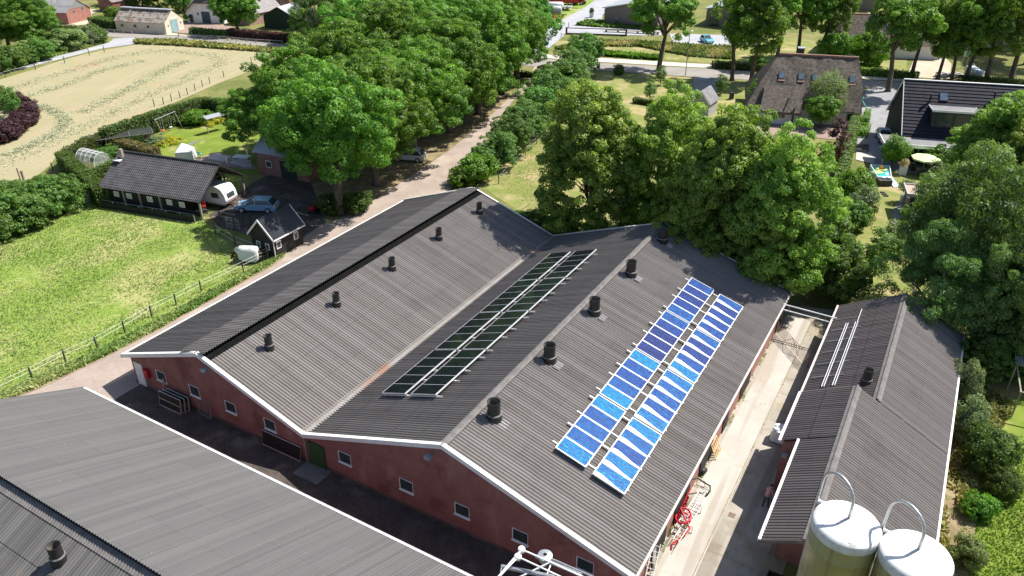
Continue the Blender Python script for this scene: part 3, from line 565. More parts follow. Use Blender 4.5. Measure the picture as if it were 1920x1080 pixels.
# ================================================================== FEED SILOS
m_silo = M('olive_polyester', (.29,.27,.11), (.35,.325,.15), scale=.5, stretch=(1,1,.25), layers=[((.20,.22,.09), 1.2, .55, .7, (1,1,.2), .5), ((.33,.30,.15), 2.5, .54, .66, (1,1,.03), .5), ((.11,.10,.05), 1.8, .56, .68, (1,1,.03), .5)], rough=.35, spec=.5)
m_sitop = M('chalky_white_lid', (.78,.78,.76), (.70,.70,.68), scale=1.2, layers=[((.30,.29,.27), 1.6, .54, .68, (1,1,1), .6), ((.16,.155,.145), 5, .60, .68, (1,1,1), .75)], rough=.55)
m_sirim = M('shaded_rim_grey', (.42,.43,.44), (.62,.63,.63), scale=3, stretch=(1,1,.4), rough=.5)  # grey shade of the lid's curved edge, painted into the rim colour
def silo(name, base, label, lean):
    t = thing('feed_silo', label, 'silo', base, 0, 'feed silos'); r = 1.30; H = 11.15
    b = MB(); b.lathe((0,0,0), [(.3,1.2),(r,3.2)]+[q for z in (4.6,6.4,8.2,10.0) for q in ((r,z-.02),(r+.018,z),(r,z+.02))]+[(r,H)], 48); b.build('tank', m_silo, t, smooth=True)
    lg = []
    for k in range(4):
        a = math.pi/4+k*math.pi/2; l = MB(); l.bar((1.15*math.cos(a),1.15*math.sin(a),0),(1.15*math.cos(a),1.15*math.sin(a),3.3),.1); l.build('leg', m_galv, t)
    c = MB(); c.lathe((0,0,H), [(r+.005,-.40),(r+.05,-.38),(r+.055,-.10),(r+.03,.0)], 48); ro = c.build('rim', m_sirim, t, smooth=False)
    c = MB(); c.lathe((0,0,H), [(r+.03,.0),(r-.02,.07),(r-.12,.12),(r*.75,.19),(r*.4,.27),(.12,.33),(.001,.34)], 48); c.build('lid', m_sitop, t, smooth=True)
    d = Vector(lean).normalized(); pts = [Vector((0,0,H+.2)), Vector((0,0,H+.9))]
    for k in range(13):
        a = math.pi*k/12; pts.append(d*(.80-.80*math.cos(a))+Vector((0,0,H+1.05+.85*math.sin(a))))
    pts += [d*1.62+Vector((0,0,H+.4)), d*1.62+Vector((0,0,1.2))]
    p = MB(); p.tube(pts, .062, 12); p.build('filling_pipe', m_galv, t, smooth=True)
    q = MB(); q.bar(d*1.3+Vector((0,0,H-.15)), d*1.62+Vector((0,0,H-.15)), .16); q.tube([d*1.35+Vector((-.18,.1,H-.05)), d*1.35+Vector((.18,-.1,H-.05))], .09, 10); q.build('pipe_clamp', m_alu, t)
    return t
ld = G(1557,925,11.3)-G(1597,960,11.3); ld.z = 0
p1 = F(.3, 26.75); p2_ = F(2.93, 26.4)
silo('s', p1, 'olive feed silo with white lid on the left, next to the shed front', ld); silo('s', p2_, 'olive feed silo with white lid on the right, in the frame corner', ld)

# white auger tubes turning a corner above the court
for (pts, lab) in (([(925,1092),(978,1030),(1125,1096)], 'upper white feed tube turning a corner at the lower edge'), ([(915,1104),(971,1044),(1095,1102)], 'lower white feed tube turning a corner at the lower edge')):
    z = 6.6; Q = [G(u,v,z) for u,v in pts]; base = Q[1].copy(); base.z = 0; t = thing('feed_tube', lab, 'pipe', base, 0, 'feed tubes'); mb = MB(); Q = [q-base for q in Q]
    d0 = (Q[0]-Q[1]); d1 = (Q[2]-Q[1]); bend = []
    for k in range(9):
        s = k/8; bend.append(Q[1]+d0.normalized()*.32*(1-s)**2+d1.normalized()*.32*s**2)
    mb.tube([Q[1]+d0*1.6]+bend+[Q[1]+d1*1.8], .042, 10); mb.build('tube', m_white, t, smooth=True)
    e = MB(); e.lathe((Q[1].x,Q[1].y,Q[1].z-.10), [(.001,0),(.17,0),(.18,.05),(.18,.14),(.15,.19),(.001,.20)], 20); e.build('corner_wheel', m_white, t, smooth=False)
    s = MB(); s.bar(Q[1]+d0*1.2-Vector((0,0,6.6)), Q[1]+d0*1.2, .06); s.build('support', m_galv, t)
base = G(1010,1070,5.6); base.z = 0; t = thing('feed_conveyor', 'grey galvanised auger frame under the white feed tubes', 'conveyor', base); mb = MB()
for (a, b, r) in (((940,1062),(1040,1082),.10),((1005,1043),(1090,1078),.09),((958,1090),(1032,1054),.05),((1020,1090),(1032,1060),.04),((940,1064),(938,1078),.03),((1030,1046),(1140,1094),.05)):
    mb.tube([G(*a,5.7)-base, G(*b,5.9)-base], r, 8)
mb.build('auger', m_galv, t); mb = MB(); mb.lathe((G(1022,1049,5.5)-base), [(.05,-.5),(.34,.1),(.36,.3),(.1,.35)], 16); mb.build('hopper', m_galv, t); mb = MB(); mb.bar((0,0,0),(0,0,5.7),.08); mb.build('support', m_galv, t)

# ================================================================== THINGS IN THE YARD AND ALONG THE WALLS
def local(t_base, *pts): return [F(*p)-t_base for p in pts]
def fthing(name, label, cat, c, l, group=None): return thing(name, label, cat, F(c, l), -AZ, group)
t = fthing('pipe_bridge', 'white double pipe spanning from barn to shed at the back of the yard', 'pipe', -6.4, 58.9); mb = MB()
mb.tube([(-2.0,0,2.80),(2.2,0,2.72)], .055, 8); mb.tube([(-2.0,0,2.30),(2.0,0,2.22)], .055, 8); mb.build('pipe', m_white, t)
mb = MB(); mb.bar((-1.5,0,2.30),(-1.5,0,2.8),.03); mb.bar((1.4,0,2.25),(1.4,0,2.75),.03); mb.build('spacer', m_galv, t)
t = fthing('farm_gate', 'rusty tubular gate swung open into the yard from the barn wall', 'gate', -8.6, 58.7); e = Vector((3.47,-4.0,0)); mb = MB()
for z in (.2,.36,.52,.68,.84,1.0,1.18): mb.tube([Vector((0,0,z)), e+Vector((0,0,z))], .022, 6)
mb.build('bars', m_rust, t); mb = MB()
for s in (0,1): gp = MB(); gp.tube([e*s+Vector((0,0,.12)), e*s+Vector((0,0,1.22))], .03, 6); gp.build('gate_upright', m_rust, t)
mb.tube([e*.28+Vector((0,0,.2)), e*.5+Vector((0,0,1.18))], .02, 6); mb.tube([e*.72+Vector((0,0,.2)), e*.5+Vector((0,0,1.18))], .02, 6); mb.build('brace', m_rust, t)
m_tank = M('milky_tank_plastic', (.66,.70,.70), (.76,.79,.79), scale=2, rough=.4)
t = fthing('water_tank', 'translucent white plastic tank standing at the shed corner', 'tank', -4.95, 44.9); mb = MB(); mb.box(-.55,.55,-.5,.5,.08,1.05); o = mb.build('tank_body', m_tank, t, bevel=.09)
mb = MB(); mb.ball((-.1,.1,1.10),(.38,.32,.16),12,6); mb.ball((.25,-.2,1.08),(.26,.24,.13),12,6); mb.ball((-.3,-.25,1.08),(.22,.2,.12),12,6); mb.build('crumpled_cover', m_white, t, smooth=True)
mb = MB(); mb.box(-.58,.58,-.53,.53,.0,.08); mb.build('pallet_base', m_wood, t)
t = fthing('pallet', 'pale wooden pallet propped against the barn wall', 'pallet', -8.5, 41.3); mb = MB()
for k in range(5): 
    y = -.55+k*.275; mb.bar((.42,y,.04),(-.05,y,1.15),.10,.022,up=(1,0,.4))
for z in (.08,.6,1.1): mb.bar((.42-.43*z,-.6,z+.0),(.42-.43*z,.6,z),.09,.09)
mb.build('boards', m_freshwood, t)
def ladder(label, a, b, w, n, group='aluminium ladders'):
    A = F(*a); B = F(*b); base = A.copy(); base.z = 0; t = thing('ladder', label, 'ladder', base, 0, group); A -= base; B -= base; d = (B-A).normalized(); s = d.cross(Vector((0,0,1))); s = (s if s.length > .1 else Vector((1,0,0))).normalized()*w/2
    mb = MB(); mb.bar(A-s,B-s,.035,.075); mb.bar(A+s,B+s,.035,.075); mb.build('side_rail', m_white, t); mb = MB()
    for k in range(n): p = A+(B-A)*((k+.5)/n); mb.bar(p-s,p+s,.03)
    mb.build('rung', m_alu, t); return t
ladder('white ladder lying along the barn wall beside the red hose', (-8.2,32.9,.35), (-7.75,38.3,.45), .38, 18)
ladder('second white ladder lying across the red hose', (-7.9,32.3,.5), (-7.6,36.6,.55), .36, 14)
ladder('short white ladder leaning by the barn door at the lower edge', (-8.1,28.2,.1), (-8.5,30.6,1.6), .42, 9)
def coil(label, cat, c, l, pts, r, m, name='hose'):
    b = F(c, l); t = thing(name, label, cat, b, -AZ); mb = MB(); mb.tube(pts, r, 8); mb.build('hose_body', m, t, smooth=True); return t
sp_ = [(.42*math.cos(a*.35)-.1, .55*math.sin(a*.35)+.3, .45+.02*a) for a in range(26)] + [(.5,-.2,.5),(.25,-.9,.3),(-.1,-1.5,.12),(.0,-1.9,.06)]
hz = coil('red hose coiled over the ladders by the barn wall', 'hose', -8.0, 33.8, sp_, .062, M('red_hose_rubber', (.50,.012,.03), (.42,.01,.025), scale=4, rough=.45))
mb = MB()
for k in range(7): mb.bar((-.45,.0+k*.28,.25),(-.35,.28+k*.28,.85),.10,.07)
mb.bar((-.5,.4,.3),(-.42,2.4,1.1),.07); mb.build('hose_bundle', m_red, hz)
coil('black hose looped against the barn wall above the ladders', 'hose', -8.2, 36.6, [(-.35,-1.0,.9),(-.42,-.5,1.3),(-.35,.1,1.4),(-.1,.7,1.1),(.3,.95,.7),(.62,1.1,.5),(.72,.85,.3),(.6,.5,.12)], .05, m_black)
t = fthing('steel_rack', 'rusty wire rack frames stacked under the ladders', 'rack', -8.1, 34.6); mb = MB()
for (l, c) in ((-.9,.45),(-1.35,.0),(.9,.4),(2.6,.3),(3.2,-.1)):
    for q in ((-.25,0),(.25,0)): mb.bar((c+q[0],l,.02),(c+q[0],l+.1,.5),.025)
    mb.bar((c-.25,l+.1,.5),(c+.25,l+.1,.5),.025); mb.bar((c-.25,l,.1),(c+.25,l,.1),.025)
mb.bar((-.3,-2.9,.05),(-.2,1.6,.35),.05); mb.bar((.2,-3.2,.03),(.3,-.6,.35),.035); mb.build('wire_frames', m_rust, t)
t = fthing('timber_batten', 'yellowish timber battens lying under the red hose', 'timber', -8.2, 33.0); mb = MB()
for k in range(3): mb.bar((.0+k*.12,-.6,.06+.03*k),(.25+k*.1,1.3,.4),.05)
mb.build('battens', m_freshwood, t)
t = fthing('bucket', 'black bucket tipped over at the foot of the barn wall', 'bucket', -8.45, 39.0); mb = MB()
bm_ = [(.0,-.22,.24),(.0,.22,.26)]; mb.tube([(-.05,-.2,.2),(.0,.25,.26)], [.18,.25], 16); mb.build('bucket_body', m_black, t, smooth=True); h = MB(); h.tube([(-.05,.25,.45),(.2,.4,.3),(.02,.25,.06)], .015, 6); h.build('handle', m_galv, t)
t = fthing('rubbish_pile', 'scrap boards and sheets leaning by the barn door at the lower edge', 'scrap', -8.4, 29.4); mb = MB()
for k in range(5): mb.bar((-.25+.1*k,-1.2+.5*k,.0),(-.3+.05*k,-.7+.35*k,1.2-.1*k),.16,.03,up=(1,.2,0))
mb.build('boards', m_wood, t); mb = MB(); mb.bar((.0,.9,.0),(-.2,1.1,1.5),.5,.03,up=(1,0,0)); mb.build('sheet', m_galv, t)
t = fthing('drain_cover', 'small square iron drain grid in the concrete yard', 'drain', -5.75, 36.4); mb = MB(); mb.box(-.2,.2,-.2,.2,.05,.072)
for k in range(5): mb.box(-.16+k*.075,-.13+k*.075,-.17,.17,.0721,.078)
mb.build('grid', m_rust, t)
# things against the front gable wall
t = fthing('plank', 'narrow pale plank leaning upright against the gable wall', 'plank', -45.35, 26.6); mb = MB(); mb.bar((0,0,0),(.05,.33,1.75),.18,.05,up=(0,1,0)); mb.build('plank_board', m_wood, t)
for k, lab in enumerate(['front black framed pen panel leaning on the gable wall','second black framed pen panel behind the front one','third black framed pen panel nearest the gable wall']):
    t = fthing('barred_hurdle', lab, 'hurdle', -43.95+.12*k, 26.02+.24*k, 'pen panels'); mb = MB()
    A, B, H_ = Vector((-1.15,0,.08)), Vector((1.15,0,.08)), Vector((0,.20,1.12)); mb.tube([A,A+H_,B+H_,B], .035, 8, closed=True); mb.tube([A+H_*.5,B+H_*.5], .025, 6); mb.build('tube_frame', m_galv, t)
    mb = MB(); mb.prism([A+Vector((.04,0,0)),B-Vector((.04,0,0)),B+H_*.97-Vector((.04,0,0)),A+H_*.97+Vector((.04,0,0))], (0,.02,0)); mb.build('mat_sheet', m_black, t)
    mb = MB(); mb.bar(B+H_+Vector((.04,0,0)), B+Vector((.06,.06,-.06)), .07,.05); mb.build('foot_post', m_wood, t)
t = fthing('barred_hurdle', 'barred steel hurdle leaning under the third gable window', 'hurdle', -41.2, 26.8); mb = MB(); A, B, U = Vector((-.62,0,.05)), Vector((.66,0,.05)), Vector((0,.18,1.25))
mb.tube([A,A+U,B+U,B], .03, 6, closed=True); mb.tube([B, B+U*1.18], .035, 6); mb.build('hurdle_frame', m_wood, t); mb = MB()
for k in range(1,8): mb.tube([A+(B-A)*k/8, A+(B-A)*k/8+U], .014, 5)
mb.build('bars', m_galv, t)
t = fthing('feed_barrier', 'long dark slatted feed barrier standing on edge left of the green door', 'barrier', -33.6, 26.7); mb = MB(); A, B, U = Vector((-1.75,0,.06)), Vector((1.75,0,.06)), Vector((0,.2,1.05))
mb.tube([A,A+U,B+U,B], .035, 6, closed=True); mb.build('tube_frame', m_galv, t); mb = MB()
for k in range(26): p = A+(B-A)*(k+.5)/26; mb.bar(p+U*.03, p+U*.97, .09,.03,up=(0,1,0))
mb.build('slats', m_darkwood, t)
mb = MB(); mb.box(-31.5,-29.4,25.6,26.99,.05,.068); o = mb.build('door_slab', M('oily_slab', (.13,.125,.12), (.18,.17,.16), scale=1.2, rough=.8), None); o.rotation_euler = (0,0,-AZ); tag(o, kind='structure')
t = fthing('dark_trailer', 'small dark trailer with a load of blue scrap standing in the shadow beside the silo', 'trailer', -1.9, 31.6); mb = MB(); mb.box(-.8,.8,-1.2,1.0,.35,.40); mb.box(-.8,-.76,-1.2,1.0,.4,.85); mb.box(.76,.8,-1.2,1.0,.4,.85); mb.box(-.76,.76,.96,1.0,.4,.85); mb.build('load_bed', m_black, t)
mb = MB()
for k in range(40): a = Vector((random.uniform(-.6,.6), random.uniform(-1.1,.7), random.uniform(.42,.6))); mb.bar(a, a+Vector((random.uniform(-.3,.3), random.uniform(-.3,.3), random.uniform(0,.2))), .03)
mb.build('scrap_load', M('bluish_scrap', (.05,.09,.12), (.10,.15,.18), scale=4, rough=.6), t)
for s in (-1,1):
    mb = MB(); mb.tube([(s*.82,-.1,.28),(s*1.0,-.1,.28)], .28, 16); mb.build('wheel', m_black, t)
# ================================================================== VEGETATION
rng = np.random.default_rng(5)
lf_oak = leafmat('oak_leaves', (.06,.145,.018), (.195,.335,.044))
lf_linden = leafmat('linden_leaves', (.062,.14,.02), (.35,.46,.09))
lf_road = leafmat('road_oak_leaves', (.06,.13,.018), (.215,.34,.05))
lf_shrub = leafmat('shrub_leaves', (.06,.125,.024), (.18,.29,.065))
lf_lane = leafmat('lane_shrub_leaves', (.055,.13,.028), (.19,.31,.085))
lf_bright = leafmat('bright_leaves', (.07,.14,.012), (.17,.29,.03))
lf_hedge = leafmat('hedge_leaves', (.04,.075,.014), (.12,.17,.032))
lf_purple = leafmat('purple_leaves', (.035,.015,.022), (.10,.045,.06))
lf_grey = leafmat('grey_green_leaves', (.09,.125,.065), (.26,.31,.17))
lf_willow = leafmat('weeping_leaves', (.07,.13,.036), (.235,.345,.115))
lf_pale = leafmat('pale_green_leaves', (.10,.15,.04), (.26,.31,.12))
lf_yellow = leafmat('yellow_flowers', (.30,.32,.02), (.62,.58,.04))
lf_grass = leafmat('grass_blades', (.15,.235,.05), (.45,.435,.21), trans=.25, rough=.7)
lf_drygrass = leafmat('dry_grass_blades', (.20,.22,.06), (.42,.38,.15), trans=.2, rough=.8)
lf_hay = leafmat('cut_grass', (.25,.27,.18), (.37,.36,.255), trans=.15, rough=.8)
lf_wild = leafmat('wild_flower_growth', (.12,.17,.04), (.40,.33,.17), trans=.2, rough=.8)
m_bark = M('oak_bark', (.085,.068,.05), (.15,.12,.09), scale=3, stretch=(1,1,.25), rough=.95, spec=.1, bump=.6, bscale=8, bstretch=(1,1,.2))
m_twigs = M('twig_mass', (.035,.04,.018), (.055,.055,.03), scale=4, rough=1, spec=.05)

def leaf_mesh(name, C, N, S, T, mat, asp=.6, hang=None, core=None):
    """one diamond shaped leaf spray per row: centre, facing, size, tint"""
    C = np.asarray(C, float); N = np.asarray(N, float); n = len(C); N /= np.linalg.norm(N, axis=1)[:, None]+1e-9
    if hang is not None: U = np.tile([0, 0, -1.0], (n, 1))+rng.normal(0, hang, (n, 3))
    else: U = rng.normal(size=(n, 3))
    U -= N*(U*N).sum(1)[:, None]; U /= np.linalg.norm(U, axis=1)[:, None]+1e-9; V = np.cross(N, U)
    S = np.asarray(S)[:, None]; bend = N*S*.22
    P = np.stack([C-U*S, C-V*S*asp+bend, C+U*S, C+V*S*asp+bend], 1).reshape(-1, 3)
    cv = [] if core is None else core.v; cf = [] if core is None else core.f; nc = len(cv); lens = [len(f) for f in cf]
    me = bpy.data.meshes.new(name); nv = 4*n+nc; nl = 4*n+sum(lens); npoly = n+len(cf)
    me.vertices.add(nv); me.vertices.foreach_set('co', np.concatenate([P.ravel(), np.array(cv, float).ravel()]) if nc else P.ravel())
    me.loops.add(nl); li = np.arange(4*n)
    if nc: li = np.concatenate([li, np.array([i+4*n for f in cf for i in f])])
    me.loops.foreach_set('vertex_index', li.astype(np.int32))
    me.polygons.add(npoly); ls = np.arange(n)*4
    if nc: ls = np.concatenate([ls, 4*n+np.concatenate([[0], np.cumsum(lens)[:-1]])])
    me.polygons.foreach_set('loop_start', ls.astype(np.int32))
    at = me.attributes.new('tint', 'FLOAT', 'FACE'); tt = np.asarray(T, float)
    if nc: tt = np.concatenate([tt, np.zeros(len(cf))])
    me.materials.append(mat)
    if nc:
        me.materials.append(m_twigs); me.polygons.foreach_set('material_index', np.concatenate([np.zeros(n), np.ones(len(cf))]).astype(np.int32))
    me.update(calc_edges=True); at = me.attributes['tint']; at.data.foreach_set('value', np.clip(tt, 0, 1).astype(np.float32)); me.validate(); return me
def fib(n):
    i = np.arange(n)+.5; ph = np.arccos(1-2*i/n); th = math.pi*(1+5**.5)*i
    return np.stack([np.cos(th)*np.sin(ph), np.sin(th)*np.sin(ph), np.cos(ph)], 1)
def crown(name, mat, rx, rz, zc, ncl, rc, nl, ls, inner=.35, rough=.22, squash=1.0, taper=0.0, hang=None, lowcut=-1.0, asp=.6, contrast=.55):
    D = fib(ncl); D = D+rng.normal(0, .16, D.shape); D /= np.linalg.norm(D, axis=1)[:, None]
    D = D[D[:, 2] > lowcut]; k = len(D)
    # low-frequency lobes make the outline uneven
    lob = np.ones(k)
    for _ in range(5):
        q = rng.normal(size=3); q /= np.linalg.norm(q); lob += rough*.55*np.cos(3.2*np.arccos(np.clip(D@q, -1, 1))+rng.uniform(0, 6))*rng.uniform(.4, 1)
    rad = np.clip(lob, .62, 1.18)*rng.uniform(.86, 1.0, k)
    I = D[rng.random(k) < inner]; ri = rng.uniform(.35, .7, len(I)); Dc = np.concatenate([D*rad[:, None], I*ri[:, None]])
    z = Dc[:, 2]; wz = 1-taper*np.clip(z, -1, 1)          # taper > 0 narrows the top
    CC = np.stack([Dc[:, 0]*rx*wz, Dc[:, 1]*rx*wz, zc+z*rz], 1); ctint = rng.random(len(CC)); rcs = rc*rng.uniform(.7, 1.3, len(CC))
    C = []; N = []; S = []; T = []
    for c, ct, r, d in zip(CC, ctint, rcs, Dc):
        n = int(nl*rng.uniform(.75, 1.25)); o = d/(np.linalg.norm(d)+1e-9)
        q = rng.normal(size=(n, 3)); q /= np.linalg.norm(q, axis=1)[:, None]; q += o*.35; q *= (rng.uniform(.45, 1.05, n)**.6)[:, None]
        q[:, 2] *= .78*squash
        if hang is not None: q[:, 2] = q[:, 2]*1.7-.25*(q[:, 0]**2+q[:, 1]**2)
        C.append(c+q*r); N.append(q*.55+o*.35+np.array([0, 0, .35])+rng.normal(0, .45, (n, 3))); S.append(ls*rng.uniform(.6, 1.25, n)); T.append(np.clip(ct*contrast+rng.random(n)*(1-contrast), 0, 1))
    return leaf_mesh(name, np.concatenate(C), np.concatenate(N), np.concatenate(S), np.concatenate(T), mat, asp, hang)
def crown2(name, mat, rx, rz, zc, nb, rb, nc, rc, nl, ls, taper=0.0, lowcut=-.75, asp=.62, contrast=.6, flat=.8, jit=.2, hang=None):
    """boughs on an ovoid, leafy clumps on each bough, leaf sprays over the outer side of each clump"""
    B = fib(nb)+rng.normal(0, jit, (nb, 3)); B /= np.linalg.norm(B, axis=1)[:, None]; B = B[B[:, 2] > lowcut]; C = []; N = []; S = []; T = []
    up = np.array([0, 0, 1.0])
    inner = B[rng.random(len(B)) < .45]; nout = len(B); B = np.concatenate([B, inner+rng.normal(0, .1, inner.shape)])
    for bi, b in enumerate(B):
        f = rng.uniform(.62, .88) if bi < nout else rng.uniform(.2, .5); wz = 1-taper*b[2]; bc = np.array([b[0]*rx*wz*f, b[1]*rx*wz*f, zc+b[2]*rz*f]); br = rb*rng.uniform(.75, 1.25)*(1-.35*taper*max(b[2], 0)); bt = rng.random()
        D = fib(nc)+rng.normal(0, .22, (nc, 3)); D /= np.linalg.norm(D, axis=1)[:, None]; o = b*.8+up*.35; o /= np.linalg.norm(o)
        D = D[D@o > -.30]
        for d in D:
            c = bc+d*br*rng.uniform(.72, 1.08)*np.array([1, 1, flat]); r = rc*rng.uniform(.7, 1.3); ct = .5*bt+.5*rng.random(); n = int(nl*rng.uniform(.7, 1.3))
            q = rng.normal(size=(n*2, 3)); q /= np.linalg.norm(q, axis=1)[:, None]; w_ = d*.5+up*.45; q = q[q@w_ > -.28][:n]
            k = len(q); p = c+q*(r*rng.uniform(.62, 1.06, k)[:, None])*np.array([1, 1, .75])
            C.append(p); N.append(q*.9+up*.25+rng.normal(0, .33, (k, 3))); S.append(ls*rng.uniform(.6, 1.3, k)); T.append(np.clip((ct*contrast+rng.random(k)*(1-contrast)-.5)*1.35+.5, 0, 1))
    return leaf_mesh(name, np.concatenate(C), np.concatenate(N), np.concatenate(S), np.concatenate(T), mat, asp, hang)
def trunk_mesh(name, h, r, hc, spread, limbs, mat=m_bark, lean=.3):
    mb = MB(); p = [Vector((0,0,-.1)), Vector((0,0,.35)), Vector((lean*.3,0,hc*.5)), Vector((lean,lean*.4,hc)), Vector((lean*.6,lean*.2,h*.82))]
    mb.tube(p, [r*1.6, r*1.12, r*.95, r*.75, r*.18], 10)
    for k in range(limbs):
        a = 2*math.pi*k/limbs+random.uniform(-.4,.4); z0 = hc*random.uniform(.72,1.25); e = Vector((math.cos(a),math.sin(a),0))*spread*random.uniform(.55,.9)
        s0 = Vector((lean*.8,lean*.3,z0)); mb.tube([s0, s0+e*.35+Vector((0,0,h*.10)), s0+e+Vector((0,0,h*random.uniform(.16,.34)))], [r*.5, r*.34, r*.07], 7)
        s1 = s0+e*.5+Vector((0,0,h*.14)); b = a+random.choice((-.8,.8)); mb.tube([s1, s1+Vector((math.cos(b),math.sin(b),.9))*spread*.38], [r*.24, r*.05], 6)
    me = bpy.data.meshes.new(name); me.from_pydata(mb.v, [], mb.f); me.materials.append(mat); me.polygons.foreach_set('use_smooth', [True]*len(me.polygons)); me.update(); return me
KIND = {}
def kind(k, w0, h0, crowns, trunk): KIND[k] = (w0, h0, crowns, trunk)
kind('oakhigh', 14.6, 16.6, [crown2('oak_crown', lf_oak, 6.9, 6.3, 9.9, 30, 2.2, 17, .80, 195, .14, lowcut=-.72, jit=.28)], trunk_mesh('oak_trunk', 16, .46, 5.0, 5.0, 6))
kind('oak', 14.6, 16.6, [crown2('oak_crown', lf_oak, 6.9, 6.7, 9.3, 34, 2.2, 16, .80, 185, .14, lowcut=-1.1, jit=.3), crown2('oak_crown', lf_oak, 6.9, 6.6, 9.4, 32, 2.35, 16, .84, 190, .14, lowcut=-.95, jit=.34), crown2('oak_crown', lf_oak, 7.0, 6.6, 9.4, 36, 2.1, 15, .80, 185, .14, lowcut=-1.1, jit=.3)], trunk_mesh('oak_trunk', 16, .46, 5.0, 5.0, 6))
kind('linden', 10.8, 17.2, [crown2('linden_crown', lf_linden, 5.1, 8.4, 8.5, 46, 1.7, 15, .62, 160, .12, taper=.32, lowcut=-1.1), crown2('linden_crown', lf_linden, 5.1, 8.3, 8.6, 44, 1.75, 15, .64, 160, .12, taper=.26, lowcut=-1.1)], trunk_mesh('linden_trunk', 16, .33, 3.2, 3.0, 6))
kind('roadoak', 13.0, 18.0, [crown2('road_oak_crown', lf_road, 6.2, 6.2, 11.8, 24, 1.5, 12, .8, 90, .19, lowcut=-.85, jit=.5), crown2('road_oak_crown', lf_road, 6.0, 6.4, 11.6, 22, 1.6, 12, .8, 90, .19, lowcut=-.95, jit=.55), crown2('road_oak_crown', lf_road, 6.0, 6.6, 11.4, 24, 1.5, 12, .8, 90, .19, lowcut=-1.0, jit=.6)], trunk_mesh('road_oak_trunk', 17, .42, 7.0, 4.4, 8, lean=.7))
kind('broad', 8.4, 9.4, [crown2('broad_crown', lf_shrub, 3.8, 4.6, 4.7, 24, 1.45, 12, .62, 95, .15, taper=.15, lowcut=-1.1), crown2('broad_crown', lf_shrub, 3.8, 4.5, 4.8, 22, 1.5, 12, .64, 95, .15, taper=.2, lowcut=-1.1)], trunk_mesh('broad_trunk', 9, .22, 2.2, 2.4, 5))
kind('ragged', 6.0, 7.2, [crown2('lane_shrub_crown', lf_lane, 2.9, 3.6, 3.6, 26, .95, 10, .46, 75, .12, taper=.1, lowcut=-1.1, jit=.6), crown2('lane_shrub_crown', lf_lane, 2.9, 3.7, 3.6, 24, 1.0, 10, .5, 75, .12, taper=.25, lowcut=-1.1, jit=.65), crown2('lane_shrub_crown', lf_lane, 3.0, 3.5, 3.5, 26, .95, 10, .46, 75, .12, taper=0, lowcut=-1.1, jit=.6)], trunk_mesh('lane_shrub_trunk', 7, .12, 1.2, 2.0, 6))
kind('roundtree', 4.3, 5.0, [crown('round_crown', lf_bright, 1.75, 1.75, 3.1, 48, .55, 120, .115, rough=.18)], trunk_mesh('round_trunk', 4.6, .09, 1.6, 1.0, 4, lean=.05))
kind('youngtree', 2.6, 5.3, [crown('young_crown', lf_shrub, .95, 2.0, 3.2, 34, .42, 60, .11, rough=.35, taper=.3)], trunk_mesh('young_trunk', 5, .06, 1.4, .7, 5, lean=.1))
kind('shrub', 4.2, 3.6, [crown2('shrub_crown', lf_shrub, 1.95, 1.75, 1.75, 18, .75, 11, .38, 80, .10, lowcut=-1.1), crown2('shrub_crown', lf_shrub, 1.95, 1.8, 1.75, 17, .78, 11, .4, 80, .10, lowcut=-1.1)], trunk_mesh('shrub_trunk', 3, .07, .6, 1.2, 6))
kind('brightshrub', 4.2, 3.4, [crown('bright_shrub_crown', lf_bright, 1.75, 1.4, 1.75, 48, .55, 110, .14, rough=.3)], trunk_mesh('bright_shrub_trunk', 3, .07, .6, 1.2, 6))
kind('yew', 4.4, 4.2, [crown('yew_crown', lf_hedge, 1.9, 1.9, 2.1, 64, .5, 140, .10, rough=.2)], trunk_mesh('yew_trunk', 3, .09, .6, 1.2, 5))
kind('greyshrub', 4.0, 3.6, [crown('grey_shrub_crown', lf_grey, 1.6, 1.6, 1.8, 46, .55, 120, .11, rough=.3)], trunk_mesh('grey_shrub_trunk', 3, .06, .6, 1.1, 5))
kind('paleshrub', 4.2, 3.6, [crown('pale_shrub_crown', lf_pale, 1.8, 1.5, 1.8, 46, .6, 110, .15, rough=.25)], trunk_mesh('pale_shrub_trunk', 3, .06, .6, 1.1, 5))
kind('purpleshrub', 3.4, 2.6, [crown('purple_shrub_crown', lf_purple, 1.4, 1.1, 1.3, 40, .5, 90, .13, rough=.25)], trunk_mesh('purple_shrub_trunk', 2, .05, .5, .8, 5))
kind('purpletree', 3.0, 6.4, [crown('purple_tree_crown', lf_purple, 1.0, 2.8, 3.4, 30, .5, 55, .13, rough=.4, taper=.4, inner=.1)], trunk_mesh('purple_tree_trunk', 6, .07, 1.2, .7, 6, lean=.1))
kind('weeping', 13.5, 15.0, [crown2('weeping_crown', lf_willow, 6.6, 6.9, 7.6, 34, 1.9, 15, .85, 190, .15, taper=.18, lowcut=-1.1, asp=.30, flat=.55, jit=.42, hang=.55), crown2('weeping_crown', lf_willow, 6.6, 6.9, 7.6, 32, 2.0, 15, .85, 190, .15, taper=.22, lowcut=-1.1, asp=.30, flat=.55, jit=.45, hang=.55)], trunk_mesh('weeping_trunk', 14, .35, 3.5, 5.8, 9, mat=M('pale_dead_wood', (.20,.17,.14), (.42,.38,.33), scale=2, rough=.9)))
kind('willow', 6.4, 7.2, [crown('willow_crown', lf_pale, 2.6, 2.9, 4.1, 70, .75, 150, .12, rough=.25, hang=.5, asp=.28)], trunk_mesh('willow_trunk', 6.5, .14, 1.8, 1.8, 5))
KC = {}
